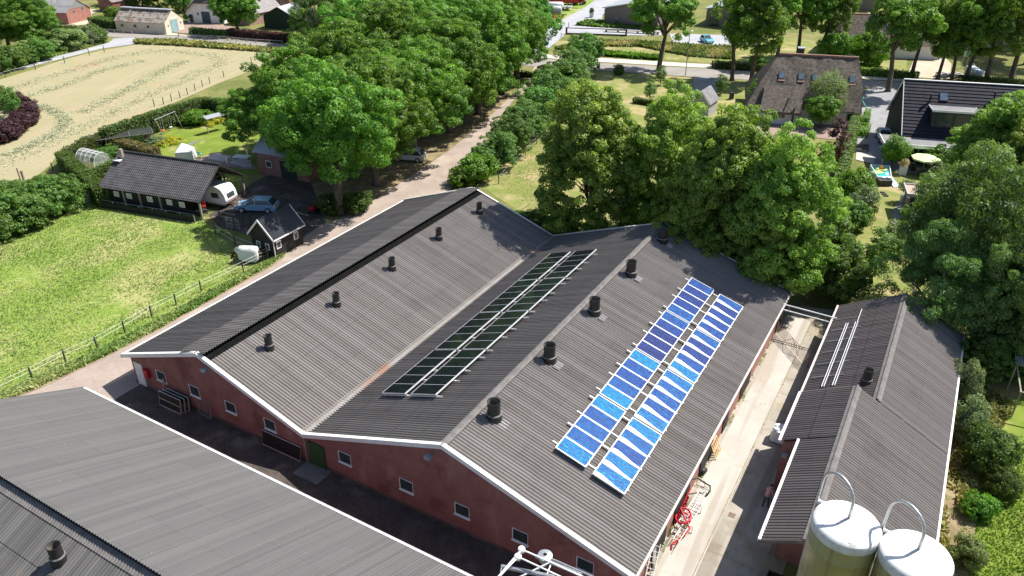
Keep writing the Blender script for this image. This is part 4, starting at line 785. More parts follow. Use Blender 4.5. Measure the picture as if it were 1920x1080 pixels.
def tree(k, base, h, w, label, group=None, name=None, cat='tree'):
    w0, h0, crs, tr = KIND[k]; i = KC.get(k, 0); KC[k] = i+1
    names = dict(oak='oak_tree', linden='linden_tree', roadoak='roadside_tree', broad='broadleaf_tree', roundtree='round_tree', youngtree='young_tree', weeping='weeping_tree', willow='willow_tree', purpletree='purple_tree', yew='yew_bush')
    t = thing(name or names.get(k, 'shrub'), label, cat, (base[0], base[1], 0), i*2.399, group, (w/w0, w/w0, h/h0))
    for nm, me in (('trunk', tr), ('crown', crs[i % len(crs)])):
        o = bpy.data.objects.new(nm, me); COL.objects.link(o); o.parent = t
    return t
def bytop(u, v, h): p = G(u, v, h*.97); return (p.x, p.y)
def byfoot(u, v): p = G(u, v); return (p.x, p.y)

# --- the oak clump over the lane
OAKG = 'oaks massed along the lane'
oaks = [((637,402),17.0,14.5,'oak with a thick pale trunk at the lane edge, front of the oak clump'),
        ((705,347),15.5,11.5,'oak right behind the front oak, trunk in the shade by the lane'),
        ((778,297),16.0,12.5,'oak with its trunk in front of the white car'),
        ((842,248),16.5,12.0,'oak overhanging the lane bend behind the white car'),
        ((897,214),17.0,12.5,'oak on the lane halfway to the road'),
        ((940,176),17.0,12.0,'oak on the lane below the last ones before the road'),
        ((968,146),16.5,12.5,'oak at the road end of the lane, over the low dark fence'),
        ((592,330),13.0,10.5,'light green oak over the garden terrace, left end of the clump'),
        ((600,285),15.0,12.5,'oak at the back of the terrace garden behind the light green one'),
        ((668,262),16.5,13.5,'oak in the middle of the clump behind the front oak'),
        ((735,222),17.0,13.5,'oak in the middle of the clump, second row from the lane'),
        ((800,186),17.0,13.0,'tall oak of the second row near the road'),
        ((868,156),17.0,13.0,'oak of the second row nearest the road'),
        ((690,195),16.5,13.0,'oak at the road side of the clump over the hay field corner'),
        ((745,160),16.5,13.0,'oak by the road behind the clump, left of the last two'),
        ((815,128),16.0,13.0,'oak by the road at the top of the clump'),
        ((900,118),15.5,12.0,'oak beside the road at the far right of the clump'),
        ((505,300),10.5,10.0,'low spreading oak at the lawn edge beside the terrace')]
for i, (f, h, w_, lab) in enumerate(oaks): tree('oakhigh' if i == 0 else 'oak', byfoot(*f), h, w_*(1.0 if i in (0, 7, 17) else 1.2), lab, OAKG, name='oak_tree')
# --- lindens behind the barn
LG = 'lindens in a row behind the barn'
for f, h, w_, lab in [((1118,136),18.2,10.8,'leftmost linden of the row, full pyramid crown beside the dry lawn'),
                      ((1276,163),17.4,9.4,'linden behind the far end of the right barn ridge'),
                      ((1394,184),18.0,9.8,'linden in the middle of the row, tallest over the barn corner'),
                      ((1502,240),16.6,9.0,'linden at the right end of the row by the garden lawn')]:
    tree('linden', bytop(*f, h), h, w_, lab, LG)
tree('linden', bytop(1330,262,14.5), 14.5, 7.6, 'smaller linden filling the row between the two tallest', LG)
tree('linden', bytop(1455,300,13.5), 13.5, 7.2, 'smaller linden in front of the right end of the row', LG)
tree('broad', byfoot(1566,566), 5.5, 5.0, 'bushy tree at the foot of the last linden beside the shed', None)
tree('broad', byfoot(1535,545), 7.5, 6.5, 'bushy dark tree between the last linden and the pipe bridge', None)
tree('broad', byfoot(1190,432), 6.0, 6.5, 'low tree behind the barn between the two left lindens', None)
# --- roadside trees
RG = 'tall trees along the road'
for f, h, w_, lab in [((1235,132),16.0,13.2,'single dark oak standing at the road left of the lamp post'),
                      ((1372,151),17.5,11.0,'roadside tree left of the ivy-clad one'),
                      ((1408,153),18.0,11.5,'roadside tree with an ivy-clad trunk left of the thatched house'),
                      ((1455,118),17.5,11.5,'roadside tree across the road behind the thatched ridge, left'),
                      ((1495,108),17.0,11.0,'roadside tree across the road behind the house chimney'),
                      ((1537,108),17.0,11.5,'roadside tree across the road behind the thatched ridge, right'),
                      ((1664,172),17.5,12.5,'big roadside tree between the two houses'),
                      ((1708,147),16.5,10.0,'leaning roadside tree by the farmyard entrance'),
                      ((1757,151),14.5,8.5,'slim tree right of the farmyard entrance'),
                      ((1783,153),15.0,9.0,'tree behind the dark house ridge beside the parked bags'),
                      ((1808,156),17.0,11.0,'tree behind the dark house in front of the white bags'),
                      ((1846,158),18.0,12.0,'tree behind the dark house at the clipped roadside hedge'),
                      ((1895,150),18.0,13.0,'tree at the right frame edge behind the dark house'),
                      ((1925,120),18.0,14.0,'big tree cut by the upper right frame edge'),
                      ((1872,95),18.0,14.0,'tree in the wood at the upper right, front row'),
                      ((1815,70),17.0,13.0,'tree in the wood behind the grey box roof'),
                      ((1925,60),18.0,14.0,'tree in the wood at the very upper right')]:
    tree('roadoak', byfoot(*f), h, w_, lab, RG)
for f, h, w_, lab in [((1560,118),6.0,6.0,'round clipped tree in front of the far thatched farm, left'), ((1625,122),6.5,6.5,'round clipped tree in front of the far thatched farm, right')]:
    tree('brightshrub', byfoot(*f), h, w_, lab, 'clipped trees by the far farm', name='clipped_tree', cat='tree')
# --- lane shrubs
SG = 'shrubs along the lane'
for f, h, w_, lab in [((1090,138),7.0,6.0,'tall shrub at the road end of the lane row'), ((1066,158),6.2,6.5,'bushy shrub second from the road in the lane row'),
                      ((1042,182),6.0,6.2,'shrub third from the road in the lane row'), ((1022,206),6.0,6.0,'shrub fourth from the road, middle of the lane row'),
                      ((1000,232),5.6,5.6,'shrub fifth from the road, middle of the lane row'), ((980,262),5.6,5.2,'shrub sixth from the road in the lane row'),
                      ((958,290),5.2,4.8,'shrub seventh from the road in the lane row'), ((936,312),4.4,4.6,'shrub near the barn end of the lane row')]:
    tree('ragged', byfoot(*f), h*1.08, w_*1.12, lab, SG, name='lane_shrub', cat='shrub')
for f, h, w_, lab in [((1108,118),5.5,5.0,'shrub at the road edge above the top of the lane row'), ((1052,204),5.0,5.0,'shrub on the lawn side, halfway along the lane row'), ((1012,250),4.6,4.4,'shrub on the lawn side below the middle of the lane row'), ((905,322),3.6,4.0,'low ragged shrub between the lane and the barn end of the row'), ((1078,172),5.6,5.0,'shrub on the lawn side near the road in the lane row')]:
    tree('ragged', byfoot(*f), h, w_, lab, SG, name='lane_shrub', cat='shrub')
tree('brightshrub', byfoot(893,338), 3.4, 5.0, 'bright shrub nearest the barn in the lane row', SG)
tree('brightshrub', byfoot(870,346), 2.4, 3.6, 'low bright shrub behind the raised ridge hood', SG)
for c, h, w_, lab in [(-37.5,2.8,4.2,'shrub behind the left gable slope, left one'), (-34.8,3.2,4.4,'shrub behind the left gable slope, middle one'), (-32.2,3.4,4.2,'shrub behind the valley end of the barn')]:
    p = F(c, 64.6); tree('shrub', (p.x, p.y), h, w_, lab, 'shrubs behind the barn', cat='shrub')
# --- left edge
BG = 'bushes at the left meadow edge'
for f, h, w_, lab in [((-45,470),5.0,7.5,'dark bush cut by the left frame edge'), ((5,440),4.8,6.5,'dark bush at the frame edge over the meadow'), ((48,424),4.6,6.2,'second bush from the frame edge over the meadow'),
                      ((88,406),4.4,5.6,'third bush from the frame edge over the meadow'), ((124,392),4.0,4.8,'last bush before the white field gate'), ((30,400),4.0,6.0,'bush behind the front bushes by the hay field'), ((88,375),3.0,4.0,'low bush behind the last two by the hedge corner')]:
    tree('shrub', byfoot(*f), h, w_, lab, BG, cat='shrub')
for k, (u, v) in enumerate([(2,268),(14,262),(26,254),(38,247),(49,237),(55,225),(52,213),(40,206),(26,201),(12,197)]):
    tree('purpleshrub', byfoot(u, v), 2.4, 3.4, f'{ORD[k]} purple shrub from the frame edge in the curved bed', 'purple shrubs round the bed at the left edge', cat='shrub')
tree('youngtree', byfoot(10,217), 5.0, 2.8, 'young slim tree inside the purple bed, at the frame edge'); tree('youngtree', byfoot(31,222), 4.6, 2.8, 'young slim tree inside the purple bed, right one')
for f, h, w_, lab in [((62,92),12.0,12.0,'big tree at the upper left with pale dead twigs'), ((20,98),12.5,12.0,'big tree at the left frame edge above the path'), ((-20,80),13.0,13.0,'big tree cut by the upper left frame edge')]:
    tree('oak', byfoot(*f), h, w_, lab, 'big trees in the upper left corner', name='broadleaf_tree')
for k, (u, v, h, w_, kk) in enumerate([(-10,136,4.2,6.5,'shrub'),(22,128,4.2,6.5,'shrub'),(48,120,3.4,5.5,'shrub'),(76,113,4.4,6.0,'shrub'),(128,93,4.2,7.5,'paleshrub'),(166,84,3.6,5.0,'greyshrub'),(184,80,3.0,4.5,'shrub'),(92,74,3.6,5.0,'yew'),(110,73,3.6,5.0,'yew'),(132,75,3.2,4.0,'yew'),(150,76,3.2,4.0,'yew'),(168,76,3.4,5.0,'shrub')]):
    tree(kk, byfoot(u, v), h, w_, ['shrub on the path side at the frame edge','shrub second from the frame edge on the path side','low shrub third from the frame edge on the path side','upright shrub fourth from the frame edge on the path side','wide pale shrub at the bend of the path','greyish shrub near the road mouth of the path','small shrub nearest the road mouth of the path','dark clipped bush at the road, leftmost','dark clipped bush at the road, second from left','dark clipped bush at the road, third from left','dark clipped bush at the road, fourth from left','green bush at the right end of the road bushes'][k], 'shrubs between the path and the road', cat='shrub')
# --- trees round the far left farms
for f, h, w_, kk, lab in [((447,62),11.0,11.0,'oak','spreading tree in front of the white farmhouse'), ((596,80),13.0,11.0,'weeping','big feathery tree beside the dark green shed'), ((655,72),12.0,10.0,'oak','dark tree behind the feathery tree'), ((268,14),8,9,'broad','tree behind the mossy long shed, left'), ((300,16),7.5,8,'broad','tree behind the mossy long shed, right'), ((345,22),6.5,7,'broad','tree left of the white farmhouse'), ((235,8),9,9,'broad','tree behind the mossy long shed roof end'), ((362,40),2.2,4,'brightshrub','small bush left of the white farmhouse'), ((216,38),3.4,5,'brightshrub','bright bush at the left end of the mossy long shed'), ((560,55),4.0,5.0,'broad','small tree behind the dark green shed'),((500,2),9,9,'broad','tree behind the brick house gable'),((415,-4),9,9,'broad','tree behind the thatched hip'),((700,80),13,12,'oak','tree by the road behind the oak clump, left'),((620,30),12,11,'broad','tree behind the feathery tree, upper'),((200,-6),8,9,'broad','tree right of the small brick barn'),((775,60),12,12,'oak','tree across the road behind the clump'),((850,40),10,10,'broad','tree across the road near the far meadow')]:
    tree(kk, byfoot(*f), h, w_, lab, 'trees round the far farms', name='farm_tree')
# --- right-hand gardens
for f, h, w_, kk, lab in [((1543,228),7.2,6.6,'willow','pale feathery tree in front of the thatched house'), ((1536,240),4.6,5.0,'roundtree','round bright tree in front of the pale feathery one'), ((1427,212),5.2,4.8,'roundtree','bright round tree at the left end of the thatched house'),
                          ((1670,316),4.2,3.4,'roundtree','round green tree between the white car and the flower box'), ((1556,318),7.2,3.4,'purpletree','thin purple-leaved tree by the clipped hedge'), ((1633,530),5.4,3.0,'youngtree','young tree alone on the garden lawn'),
                          ((1598,380),4.0,4.6,'brightshrub','bright feathery shrub left of the pool'), ((1612,412),3.6,3.8,'greyshrub','silvery shrub at the lawn edge'), ((1588,428),3.2,4.0,'shrub','green shrub below the silvery one'),
                          ((1762,318),3.2,4.6,'brightshrub','light green shrub right of the parasol'), ((1752,335),2.2,3.0,'greyshrub','grey shrub at the terrace corner'), ((1690,455),2.2,3.4,'paleshrub','pale flowering shrub by the garden house'), ((1672,470),1.8,2.6,'shrub','low shrub on the lawn edge by the garden house'), ((1735,445),4.0,5.0,'shrub','shrub hiding the garden house front'),
                          ((1930,160),14.5,11.0,'linden','big linden in front of the dark house, right'), ((1888,222),11.0,8.5,'linden','lower linden in front of the dark house, left'), ((2010,200),14.5,12.0,'linden','big linden cut by the right frame edge'), ((1832,325),8.0,7.5,'broad','dark tree under the linden beside the garden house'),
                          ((1905,262),16.5,12.5,'weeping','large weeping tree with pale dead branches at the right edge'), ((1795,425),10.5,9.0,'weeping','smaller weeping tree over the shed roof end'), ((1985,420),12,10,'weeping','weeping tree cut by the right frame edge'),
                          ((1855,632),4.0,3.5,'broad','dark bush tree behind the pale hazel bush'), ((1822,684),3.4,2.5,'greyshrub','grey-green hazel bush behind the shed, upper one'), ((1832,755),3.2,2.5,'greyshrub','grey-green hazel bush behind the shed, lower one'),
                          ((1876,812),3.1,3.3,'yew','large round green bush by the right edge'), ((1893,885),2.0,2.1,'yew','dark bush under the large round one'), ((1844,932),1.5,1.9,'brightshrub','small round bush alone on the corner lawn'), ((1826,1016),1.8,1.8,'paleshrub','yellowish feathery bush at the lower edge beside the silo'), ((1916,630),3.6,4.0,'shrub','bush behind the lean-to frame')]:
    far = any(q in lab for q in ('linden','weeping','dark tree under','hazel','dark bush','large round','small round bush','yellowish','bush behind the lean'))
    tree(kk, bytop(*f, h) if far else byfoot(*f), h, w_, lab, None, cat='tree' if h > 4.3 and kk not in ('greyshrub','yew','brightshrub') else 'shrub')
p = F(7.6, 63.5); tree('weeping', (p.x, p.y), 12.0, 8.0, 'dark weeping tree close beside the far end of the shed roof')
for f, lab in [((622,399),'dark bush left of the front oak trunk'),((672,397),'dark bush right of the front oak trunk')]: tree('yew', byfoot(*f), 2.3, 3.4, lab, 'dark bushes at the front oak', cat='shrub')
for f, h, w_, lab in [((1160,140),1.9,2.2,'small dark bush at the road edge'),((1420,128),2.6,3.2,'bright bush behind the hedge across the road')]:
    tree('yew' if 'dark' in lab else 'brightshrub', byfoot(*f), h, w_, lab, cat='shrub')
for f, lab in [((1238,160),'thin sapling on the front lawn near the road'),((1218,190),'thin sapling on the front lawn, lower one'),((1350,178),'bare brown sapling by the entrance drive')]:
    tree('youngtree', byfoot(*f), 3.4, 2.2, lab)

def hedge(name, label, pts, wd, h, mat=lf_hedge, dens=75, ls=.115, group=None, cat='hedge', top_tint=0.0):
    """clipped hedge along world points: leaf sprays over a twiggy core"""
    pts = [Vector((p[0], p[1], 0)) for p in pts]; base = pts[0].copy(); C = []; N = []; T = []; core = MB()
    for a, b in zip(pts[:-1], pts[1:]):
        d = b-a; L = d.length; d.normalize(); s = Vector((-d.y, d.x, 0)); z = Vector((0,0,1))
        core.bar(a-base+z*(h-.2)/2-d*.0, b-base+z*(h-.2)/2, wd-.34, h-.2)
        def put(n, fn, nrm):
            for _ in range(n):
                p, j = fn(); p = p+Vector((random.gauss(0,.07), random.gauss(0,.07), random.gauss(0,.06))); C.append(tuple(p-base)); N.append((nrm.x+random.gauss(0,.45), nrm.y+random.gauss(0,.45), nrm.z+.25+random.gauss(0,.45))); T.append(j)
        hw = wd/2-.06
        bump = lambda x: .07*math.sin(x*1.7+a.x)+.05*math.sin(x*4.1)
        def side(q):
            def f():
                x = random.uniform(-wd*.4, L+wd*.4); return a+d*x+s*q*(hw+bump(x))+z*random.uniform(.05, h), random.random()*.9
            return f
        def top():
            x = random.uniform(-wd*.4, L+wd*.4); return a+d*x+s*random.uniform(-hw, hw)+z*(h+bump(x*1.3)), random.random()*.9+.1+top_tint
        put(int(L*h*dens), side(1), s); put(int(L*h*dens), side(-1), -s); put(int(L*wd*dens), top, z)
        for e, q in ((a,-1),(b,1)):
            put(int(wd*h*dens), lambda: (e+d*q*(wd*.4)+s*random.uniform(-hw,hw)+z*random.uniform(.05,h), random.random()*.9), d*q)
    me = leaf_mesh(name, C, N, [ls*random.uniform(.7,1.3) for _ in C], T, mat, core=core)
    o = bpy.data.objects.new(name, me); COL.objects.link(o); o.location = base; return tag(o, label, cat, group)
def top(u, v, h): p = G(u, v, h); return (p.x, p.y)
hedge('hedge', 'clipped hedge round the kitchen garden corner by the meadow', [top(116,286,2.3), top(150,316,2.3), top(186,350,2.3)], 1.6, 2.3, dens=90)
hedge('hedge', 'clipped hedge beside the hay field at the kitchen garden', [top(118,284,2.1), top(158,262,2.1), top(196,246,2.1)], 1.5, 2.1, dens=80)
hedge('hedge', 'tall hedge along the hay field behind the swing', [top(197,240,2.8), top(260,219,2.8), top(320,200,2.8), top(374,184,2.8)], 1.5, 2.8, dens=80)
hedge('hedge', 'tall dark hedge closing the garden below the oaks', [top(386,184,2.8), top(440,190,2.8)], 1.4, 2.8, dens=80)
hedge('hedge', 'low hedge between the kitchen garden and the tiled shed', [top(176,318,1.3), top(212,300,1.3)], 1.2, 1.3, dens=90)
hedge('hedge', 'low hedge with brownish top beside the lawn', [top(214,259,1.5), top(285,278,1.5)], 1.6, 1.5, mat=leafmat('browned_hedge_leaves', (.06,.07,.02), (.28,.21,.09)), dens=80)
hedge('hedge', 'long clipped hedge between the thatched house and the grey drive', [top(1606,218,1.9), top(1594,262,1.9), top(1580,318,1.9), top(1570,350,1.9)], 1.3, 1.9, mat=lf_shrub, dens=70)
hedge('hedge', 'short clipped hedge at the far end of the grey drive', [top(1628,205,1.4), top(1624,222,1.4)], .8, 1.4, mat=lf_shrub)
hedge('hedge', 'low bright hedge bed on the grey drive', [top(1620,232,.9), top(1616,244,.9)], 1.8, .9, mat=lf_bright)
hedge('hedge', 'clipped roadside hedge right of the thatched ridge', [top(1612,128,1.2), top(1716,136,1.2)], 1.5, 1.3, mat=lf_bright, dens=40, ls=.16)
hedge('hedge', 'clipped roadside hedge behind the dark house', [top(1808,143,1.3), top(1922,152,1.3)], 1.6, 1.4, dens=40, ls=.16)
hedge('hedge', 'clipped roadside hedge left of the thatched ridge', [top(1342,115,1.2), top(1470,124,1.2)], 1.4, 1.2, dens=40, ls=.16)
hedge('hedge', 'dark hedge with yellow top in front of the white farmhouse', [top(362,54,1.2), top(425,60,1.2)], 1.6, 1.4, dens=35, ls=.18, mat=lf_shrub)
hedge('hedge', 'dark hedge in front of the brick house and the green shed', [top(435,56,1.6), top(510,63,1.6), top(590,70,1.6)], 2.0, 1.8, dens=35, ls=.2, mat=lf_purple)
hedge('hedge', 'dark hedge block left of the mossy long shed', [top(180,32,2.2), top(214,37,2.2)], 3.0, 2.2, dens=30, ls=.2)
hedge('hedge', 'clipped low hedge on the front lawn between the lindens', [top(1192,183,.9), top(1224,188,.9)], .9, .9, dens=90)
hedge('hedge', 'small hedge at the lane mouth under the last oak', [top(975,133,1.0), top(1012,136,1.0)], .9, 1.0, dens=60)
# --- blades, tufts and cut grass
def inside(poly, x, y):
    c = False; n = len(poly)
    for i in range(n):
        x1, y1 = poly[i]; x2, y2 = poly[i-1]
        if (y1 > y) != (y2 > y) and x < (x2-x1)*(y-y1)/(y2-y1)+x1: c = not c
    return c
def tufts(name, pxpoly, n, h, wd, mat, label=None, world=False, thin=False):
    poly = [(p[0], p[1]) if world else tuple(G(*p)[:2]) for p in pxpoly]; xs = [p[0] for p in poly]; ys = [p[1] for p in poly]; C = []; N = []; S = []; T = []
    while len(C) < n:
        x, y = random.uniform(min(xs), max(xs)), random.uniform(min(ys), max(ys))
        if not inside(poly, x, y): continue
        if thin and math.sin(x*.37+1.2*math.sin(y*.29))*math.sin(y*.33-x*.11) > .5+.6*random.random(): continue
        t = .5+.25*math.sin(x*.31+1.3*math.sin(y*.23))+.25*math.sin(y*.47+x*.19); hh = h*random.uniform(.5,1.3)
        C.append((x, y, hh*.42)); a = random.uniform(0, 6.28); N.append((math.cos(a), math.sin(a), random.uniform(.2,1.4))); S.append(hh*.75); t2 = math.sin(x*.52-y*.31+2*math.sin(x*.17))*math.sin(y*.27+1.1*math.sin(x*.41)); T.append(np.clip(.30+.62*max(t2,-.4)+.25*(t-.5)+.38*(random.random()-.5), 0, 1))
    me = leaf_mesh(name, C, N, S, T, mat, asp=wd, hang=.6); o = bpy.data.objects.new(name, me); COL.objects.link(o); return tag(o, kind='stuff')
MEAD = [(0,445),(60,430),(150,392),(190,376),(300,398),(376,410),(406,444),(450,480),(514,488),(500,496),(400,552),(300,608),(200,661),(100,708),(0,750),(-60,770),(-60,470)]
tufts('meadow_grass', MEAD, 30000, .16, .28, lf_grass, thin=True)
tufts('verge_grass', [(0,742),(100,698),(200,652),(300,600),(400,545),(505,490),(540,462),(548,466),(508,497),(402,558),(300,615),(200,667),(100,714),(0,758)], 12000, .34, .3, lf_grass)
tufts('shed_foot_grass', [(170,378),(300,402),(378,414),(384,408),(300,395),(190,372)], 2500, .4, .3, lf_grass)
tufts('roadside_grass', [(252,78),(330,78),(480,91),(560,98),(556,104),(480,97),(330,86),(256,83)], 4200, .8, .35, lf_drygrass)
tufts('ditch_grass', [(1100,97),(1235,109),(1232,113),(1098,103)], 3000, .8, .4, lf_bright)
tufts('path_side_grass', [(-40,146),(0,134),(91,109),(163,90),(205,79),(190,74),(100,90),(0,118),(-40,130)], 3500, .5, .4, lf_grass)
tufts('wild_border', [(1040,92),(1110,78),(1200,80),(1260,84),(1320,88),(1380,90),(1370,112),(1290,106),(1200,88),(1120,88),(1060,95)], 6500, .7, .5, lf_wild)
tufts('wild_border', [(1078,48),(1130,52),(1240,57),(1250,50),(1130,42),(1100,40)], 2600, .7, .5, lf_shrub)
tufts('wild_border', [(1012,62),(1058,33),(1050,30),(1010,45)], 900, .8, .5, lf_drygrass)
tufts('garden_edge_growth', [(1790,880),(1810,740),(1850,730),(1900,760),(1830,900),(1795,960)], 2500, .4, .4, lf_drygrass)
tufts('corner_lawn_grass', [(1790,1085),(1795,980),(1830,880),(1930,840),(1930,1085)], 6000, .12, .35, lf_bright)
tufts('dry_lawn_grass', [(920,335),(1000,270),(1050,240),(1060,300),(1040,420)], 5000, .12, .35, lf_drygrass)
C = []; N = []; S = []; T = []
def swath(px, wd, n):
    P = [G(*p) for p in px]; seg = [(b-a).length for a, b in zip(P[:-1], P[1:])]; tot = sum(seg)
    for _ in range(n):
        x = random.uniform(0, tot); i = 0
        while i < len(seg)-1 and x > seg[i]: x -= seg[i]; i += 1
        d = (P[i+1]-P[i]).normalized(); s = Vector((-d.y,d.x,0)); q = P[i]+d*x+s*random.gauss(0, wd)
        cl = .5+.5*math.sin(x*1.9+i*2)*math.sin(x*.7+i)
        if random.random() > .35+.65*cl: continue
        C.append((q.x,q.y,random.uniform(.03,.22))); N.append((random.gauss(0,.5),random.gauss(0,.5),1)); S.append(random.uniform(.08,.22)); T.append(random.uniform(.45,1.0))
swath([(-40,186),(60,155),(150,128),(225,105),(290,95),(350,98),(400,105),(415,112),(405,125),(370,140),(300,170),(220,208),(140,246),(60,285),(0,310),(-60,338)], 1.0, 6500)
swath([(-20,200),(60,178),(130,157),(200,130),(270,114)], .8, 2600)
swath([(155,212),(220,180),(290,140),(350,113)], .8, 3000)
swath([(40,195),(80,200),(115,215),(125,228),(105,250),(60,272),(10,292)], .5, 6000)
me = leaf_mesh('mown_grass_rows', C, N, S, T, lf_hay, asp=.4); o = bpy.data.objects.new('mown_grass_rows', me); COL.objects.link(o); tag(o, kind='stuff')
# weeds and litter in the yard
def scatter_line(name, pts, n, sd, h, mat, wd=.4):
    C = []; N = []; S = []; T = []
    for _ in range(n):
        i = random.randrange(len(pts)-1); a, b = Vector((*pts[i],0)), Vector((*pts[i+1],0)); t = random.random(); q = a.lerp(b, t); p = F(q.x+random.gauss(0,sd), q.y+random.gauss(0,sd))
        k_ = q.x+q.y
        if math.sin(k_*2.1)+math.sin(k_*.83+1) < random.uniform(-.6,1.4): continue
        hh = h*random.uniform(.4,1.4); C.append((p.x,p.y,hh*.45+.015)); N.append((random.gauss(0,1),random.gauss(0,1),.8)); S.append(hh*.7); T.append(random.random())
    o = bpy.data.objects.new(name, leaf_mesh(name, C, N, S, T, mat, asp=wd, hang=.8)); COL.objects.link(o); tag(o, kind='stuff')
scatter_line('yard_weeds', [(-8.55,30),(-8.55,62)], 900, .10, .16, lf_grass)
scatter_line('yard_weeds', [(-6.3,30),(-6.3,62)], 700, .06, .08, lf_drygrass)
scatter_line('leaf_litter', [(-8.0,58),(-4.8,60.5),(-4.8,63)], 2600, .8, .06, leafmat('dry_leaf_litter', (.10,.06,.03), (.26,.17,.09), trans=.1), .6)
scatter_line('shed_side_weeds', [(5.3,32),(5.5,60)], 2600, .25, .3, lf_drygrass)
scatter_line('wall_foot_moss', [(-48.5,26.9),(-9,26.9)], 1200, .07, .07, lf_hedge)
# ================================================================== HOUSES AND SHEDS (local frame: x along the ridge, y from the near eave to the far eave)
m_tile = M('black_pantiles', (.042,.040,.045), (.075,.070,.075), scale=1.2, layers=[((.13,.12,.12), 4, .60, .74, (1,1,1), .6), ((.03,.028,.03), .6, .5, .7, (1,1,1), .5)], rough=.6, spec=.4)
m_slate = M('blue_black_tiles', (.016,.016,.026), (.026,.026,.040), scale=1.5, layers=[((.045,.042,.05), 5, .58, .74, (1,1,1), .5)], rough=.75, spec=.2)
m_thatch = M('old_reed_thatch', (.085,.072,.06), (.155,.133,.115), scale=2.0, lo=.3, hi=.7, layers=[((.25,.225,.195), 3.2, .54, .70, (1,1,1), .6), ((.05,.04,.034), 5, .56, .68, (1,1,1), .8), ((.12,.12,.05), .5, .58, .72, (1,1,1), .5)], rough=1, spec=.05, bump=1.0, bscale=6)
m_ridge = M('terracotta_ridge_tiles', (.30,.15,.11), (.40,.22,.17), scale=4, rough=.8)
m_creamwall = M('cream_render', (.62,.52,.40), (.70,.60,.48), scale=1, layers=[((.45,.38,.30), 1.5, .58, .72, (1,1,1), .6)], rough=.9)
m_greywall = M('grey_render', (.34,.33,.31), (.42,.41,.39), scale=1, layers=[((.24,.25,.22), 1.2, .55, .72, (1,1,1), .6)], rough=.9)
m_whitewall = M('white_render', (.72,.71,.70), (.78,.77,.76), scale=1, rough=.9)
m_moss = M('mossy_old_sheets', (.26,.24,.22), (.33,.31,.29), scale=1, layers=[((.13,.075,.04), 1.0, .46, .58, (1,1,1), .85), ((.40,.38,.35), 3, .6, .74, (1,1,1), .6)], rough=.9, bump=.4, bscale=9)
m_blue = M('blue_door_paint', (.03,.065,.09), (.045,.085,.115), scale=2, rough=.6)
m_teal = M('faded_teal_paint', (.20,.33,.36), (.27,.41,.43), scale=2, stretch=(1,1,.3), rough=.7)
m_officewall = M('taupe_office_cladding', (.17,.14,.125), (.20,.168,.15), scale=.8, stretch=(6,6,.3), rough=.8)
m_metalroof = M('pale_seamed_metal', (.40,.41,.43), (.46,.47,.49), scale=.6, rough=.4, metal=.3)
m_greenwood = M('dark_green_boards', (.018,.035,.026), (.026,.048,.036), scale=2, stretch=(4,4,.3), rough=.8)
m_skyglass = M('skylight_glass', (.07,.11,.16), (.11,.16,.22), scale=2, rough=.06, spec=.8)
m_yellowtrim = M('yellow_trim', (.62,.50,.24), (.70,.57,.30), scale=2, rough=.6)
m_gravel = M('gravel_roof', (.36,.27,.22), (.46,.36,.29), scale=5, layers=[((.22,.17,.14), 1.2, .5, .66, (1,1,1), .7)], rough=.95)
m_membrane = M('grey_roof_membrane', (.16,.155,.16), (.21,.205,.21), scale=1, rough=.8)
m_lime = M('lime_green_paint', (.22,.48,.20), (.28,.54,.25), scale=2, rough=.5)

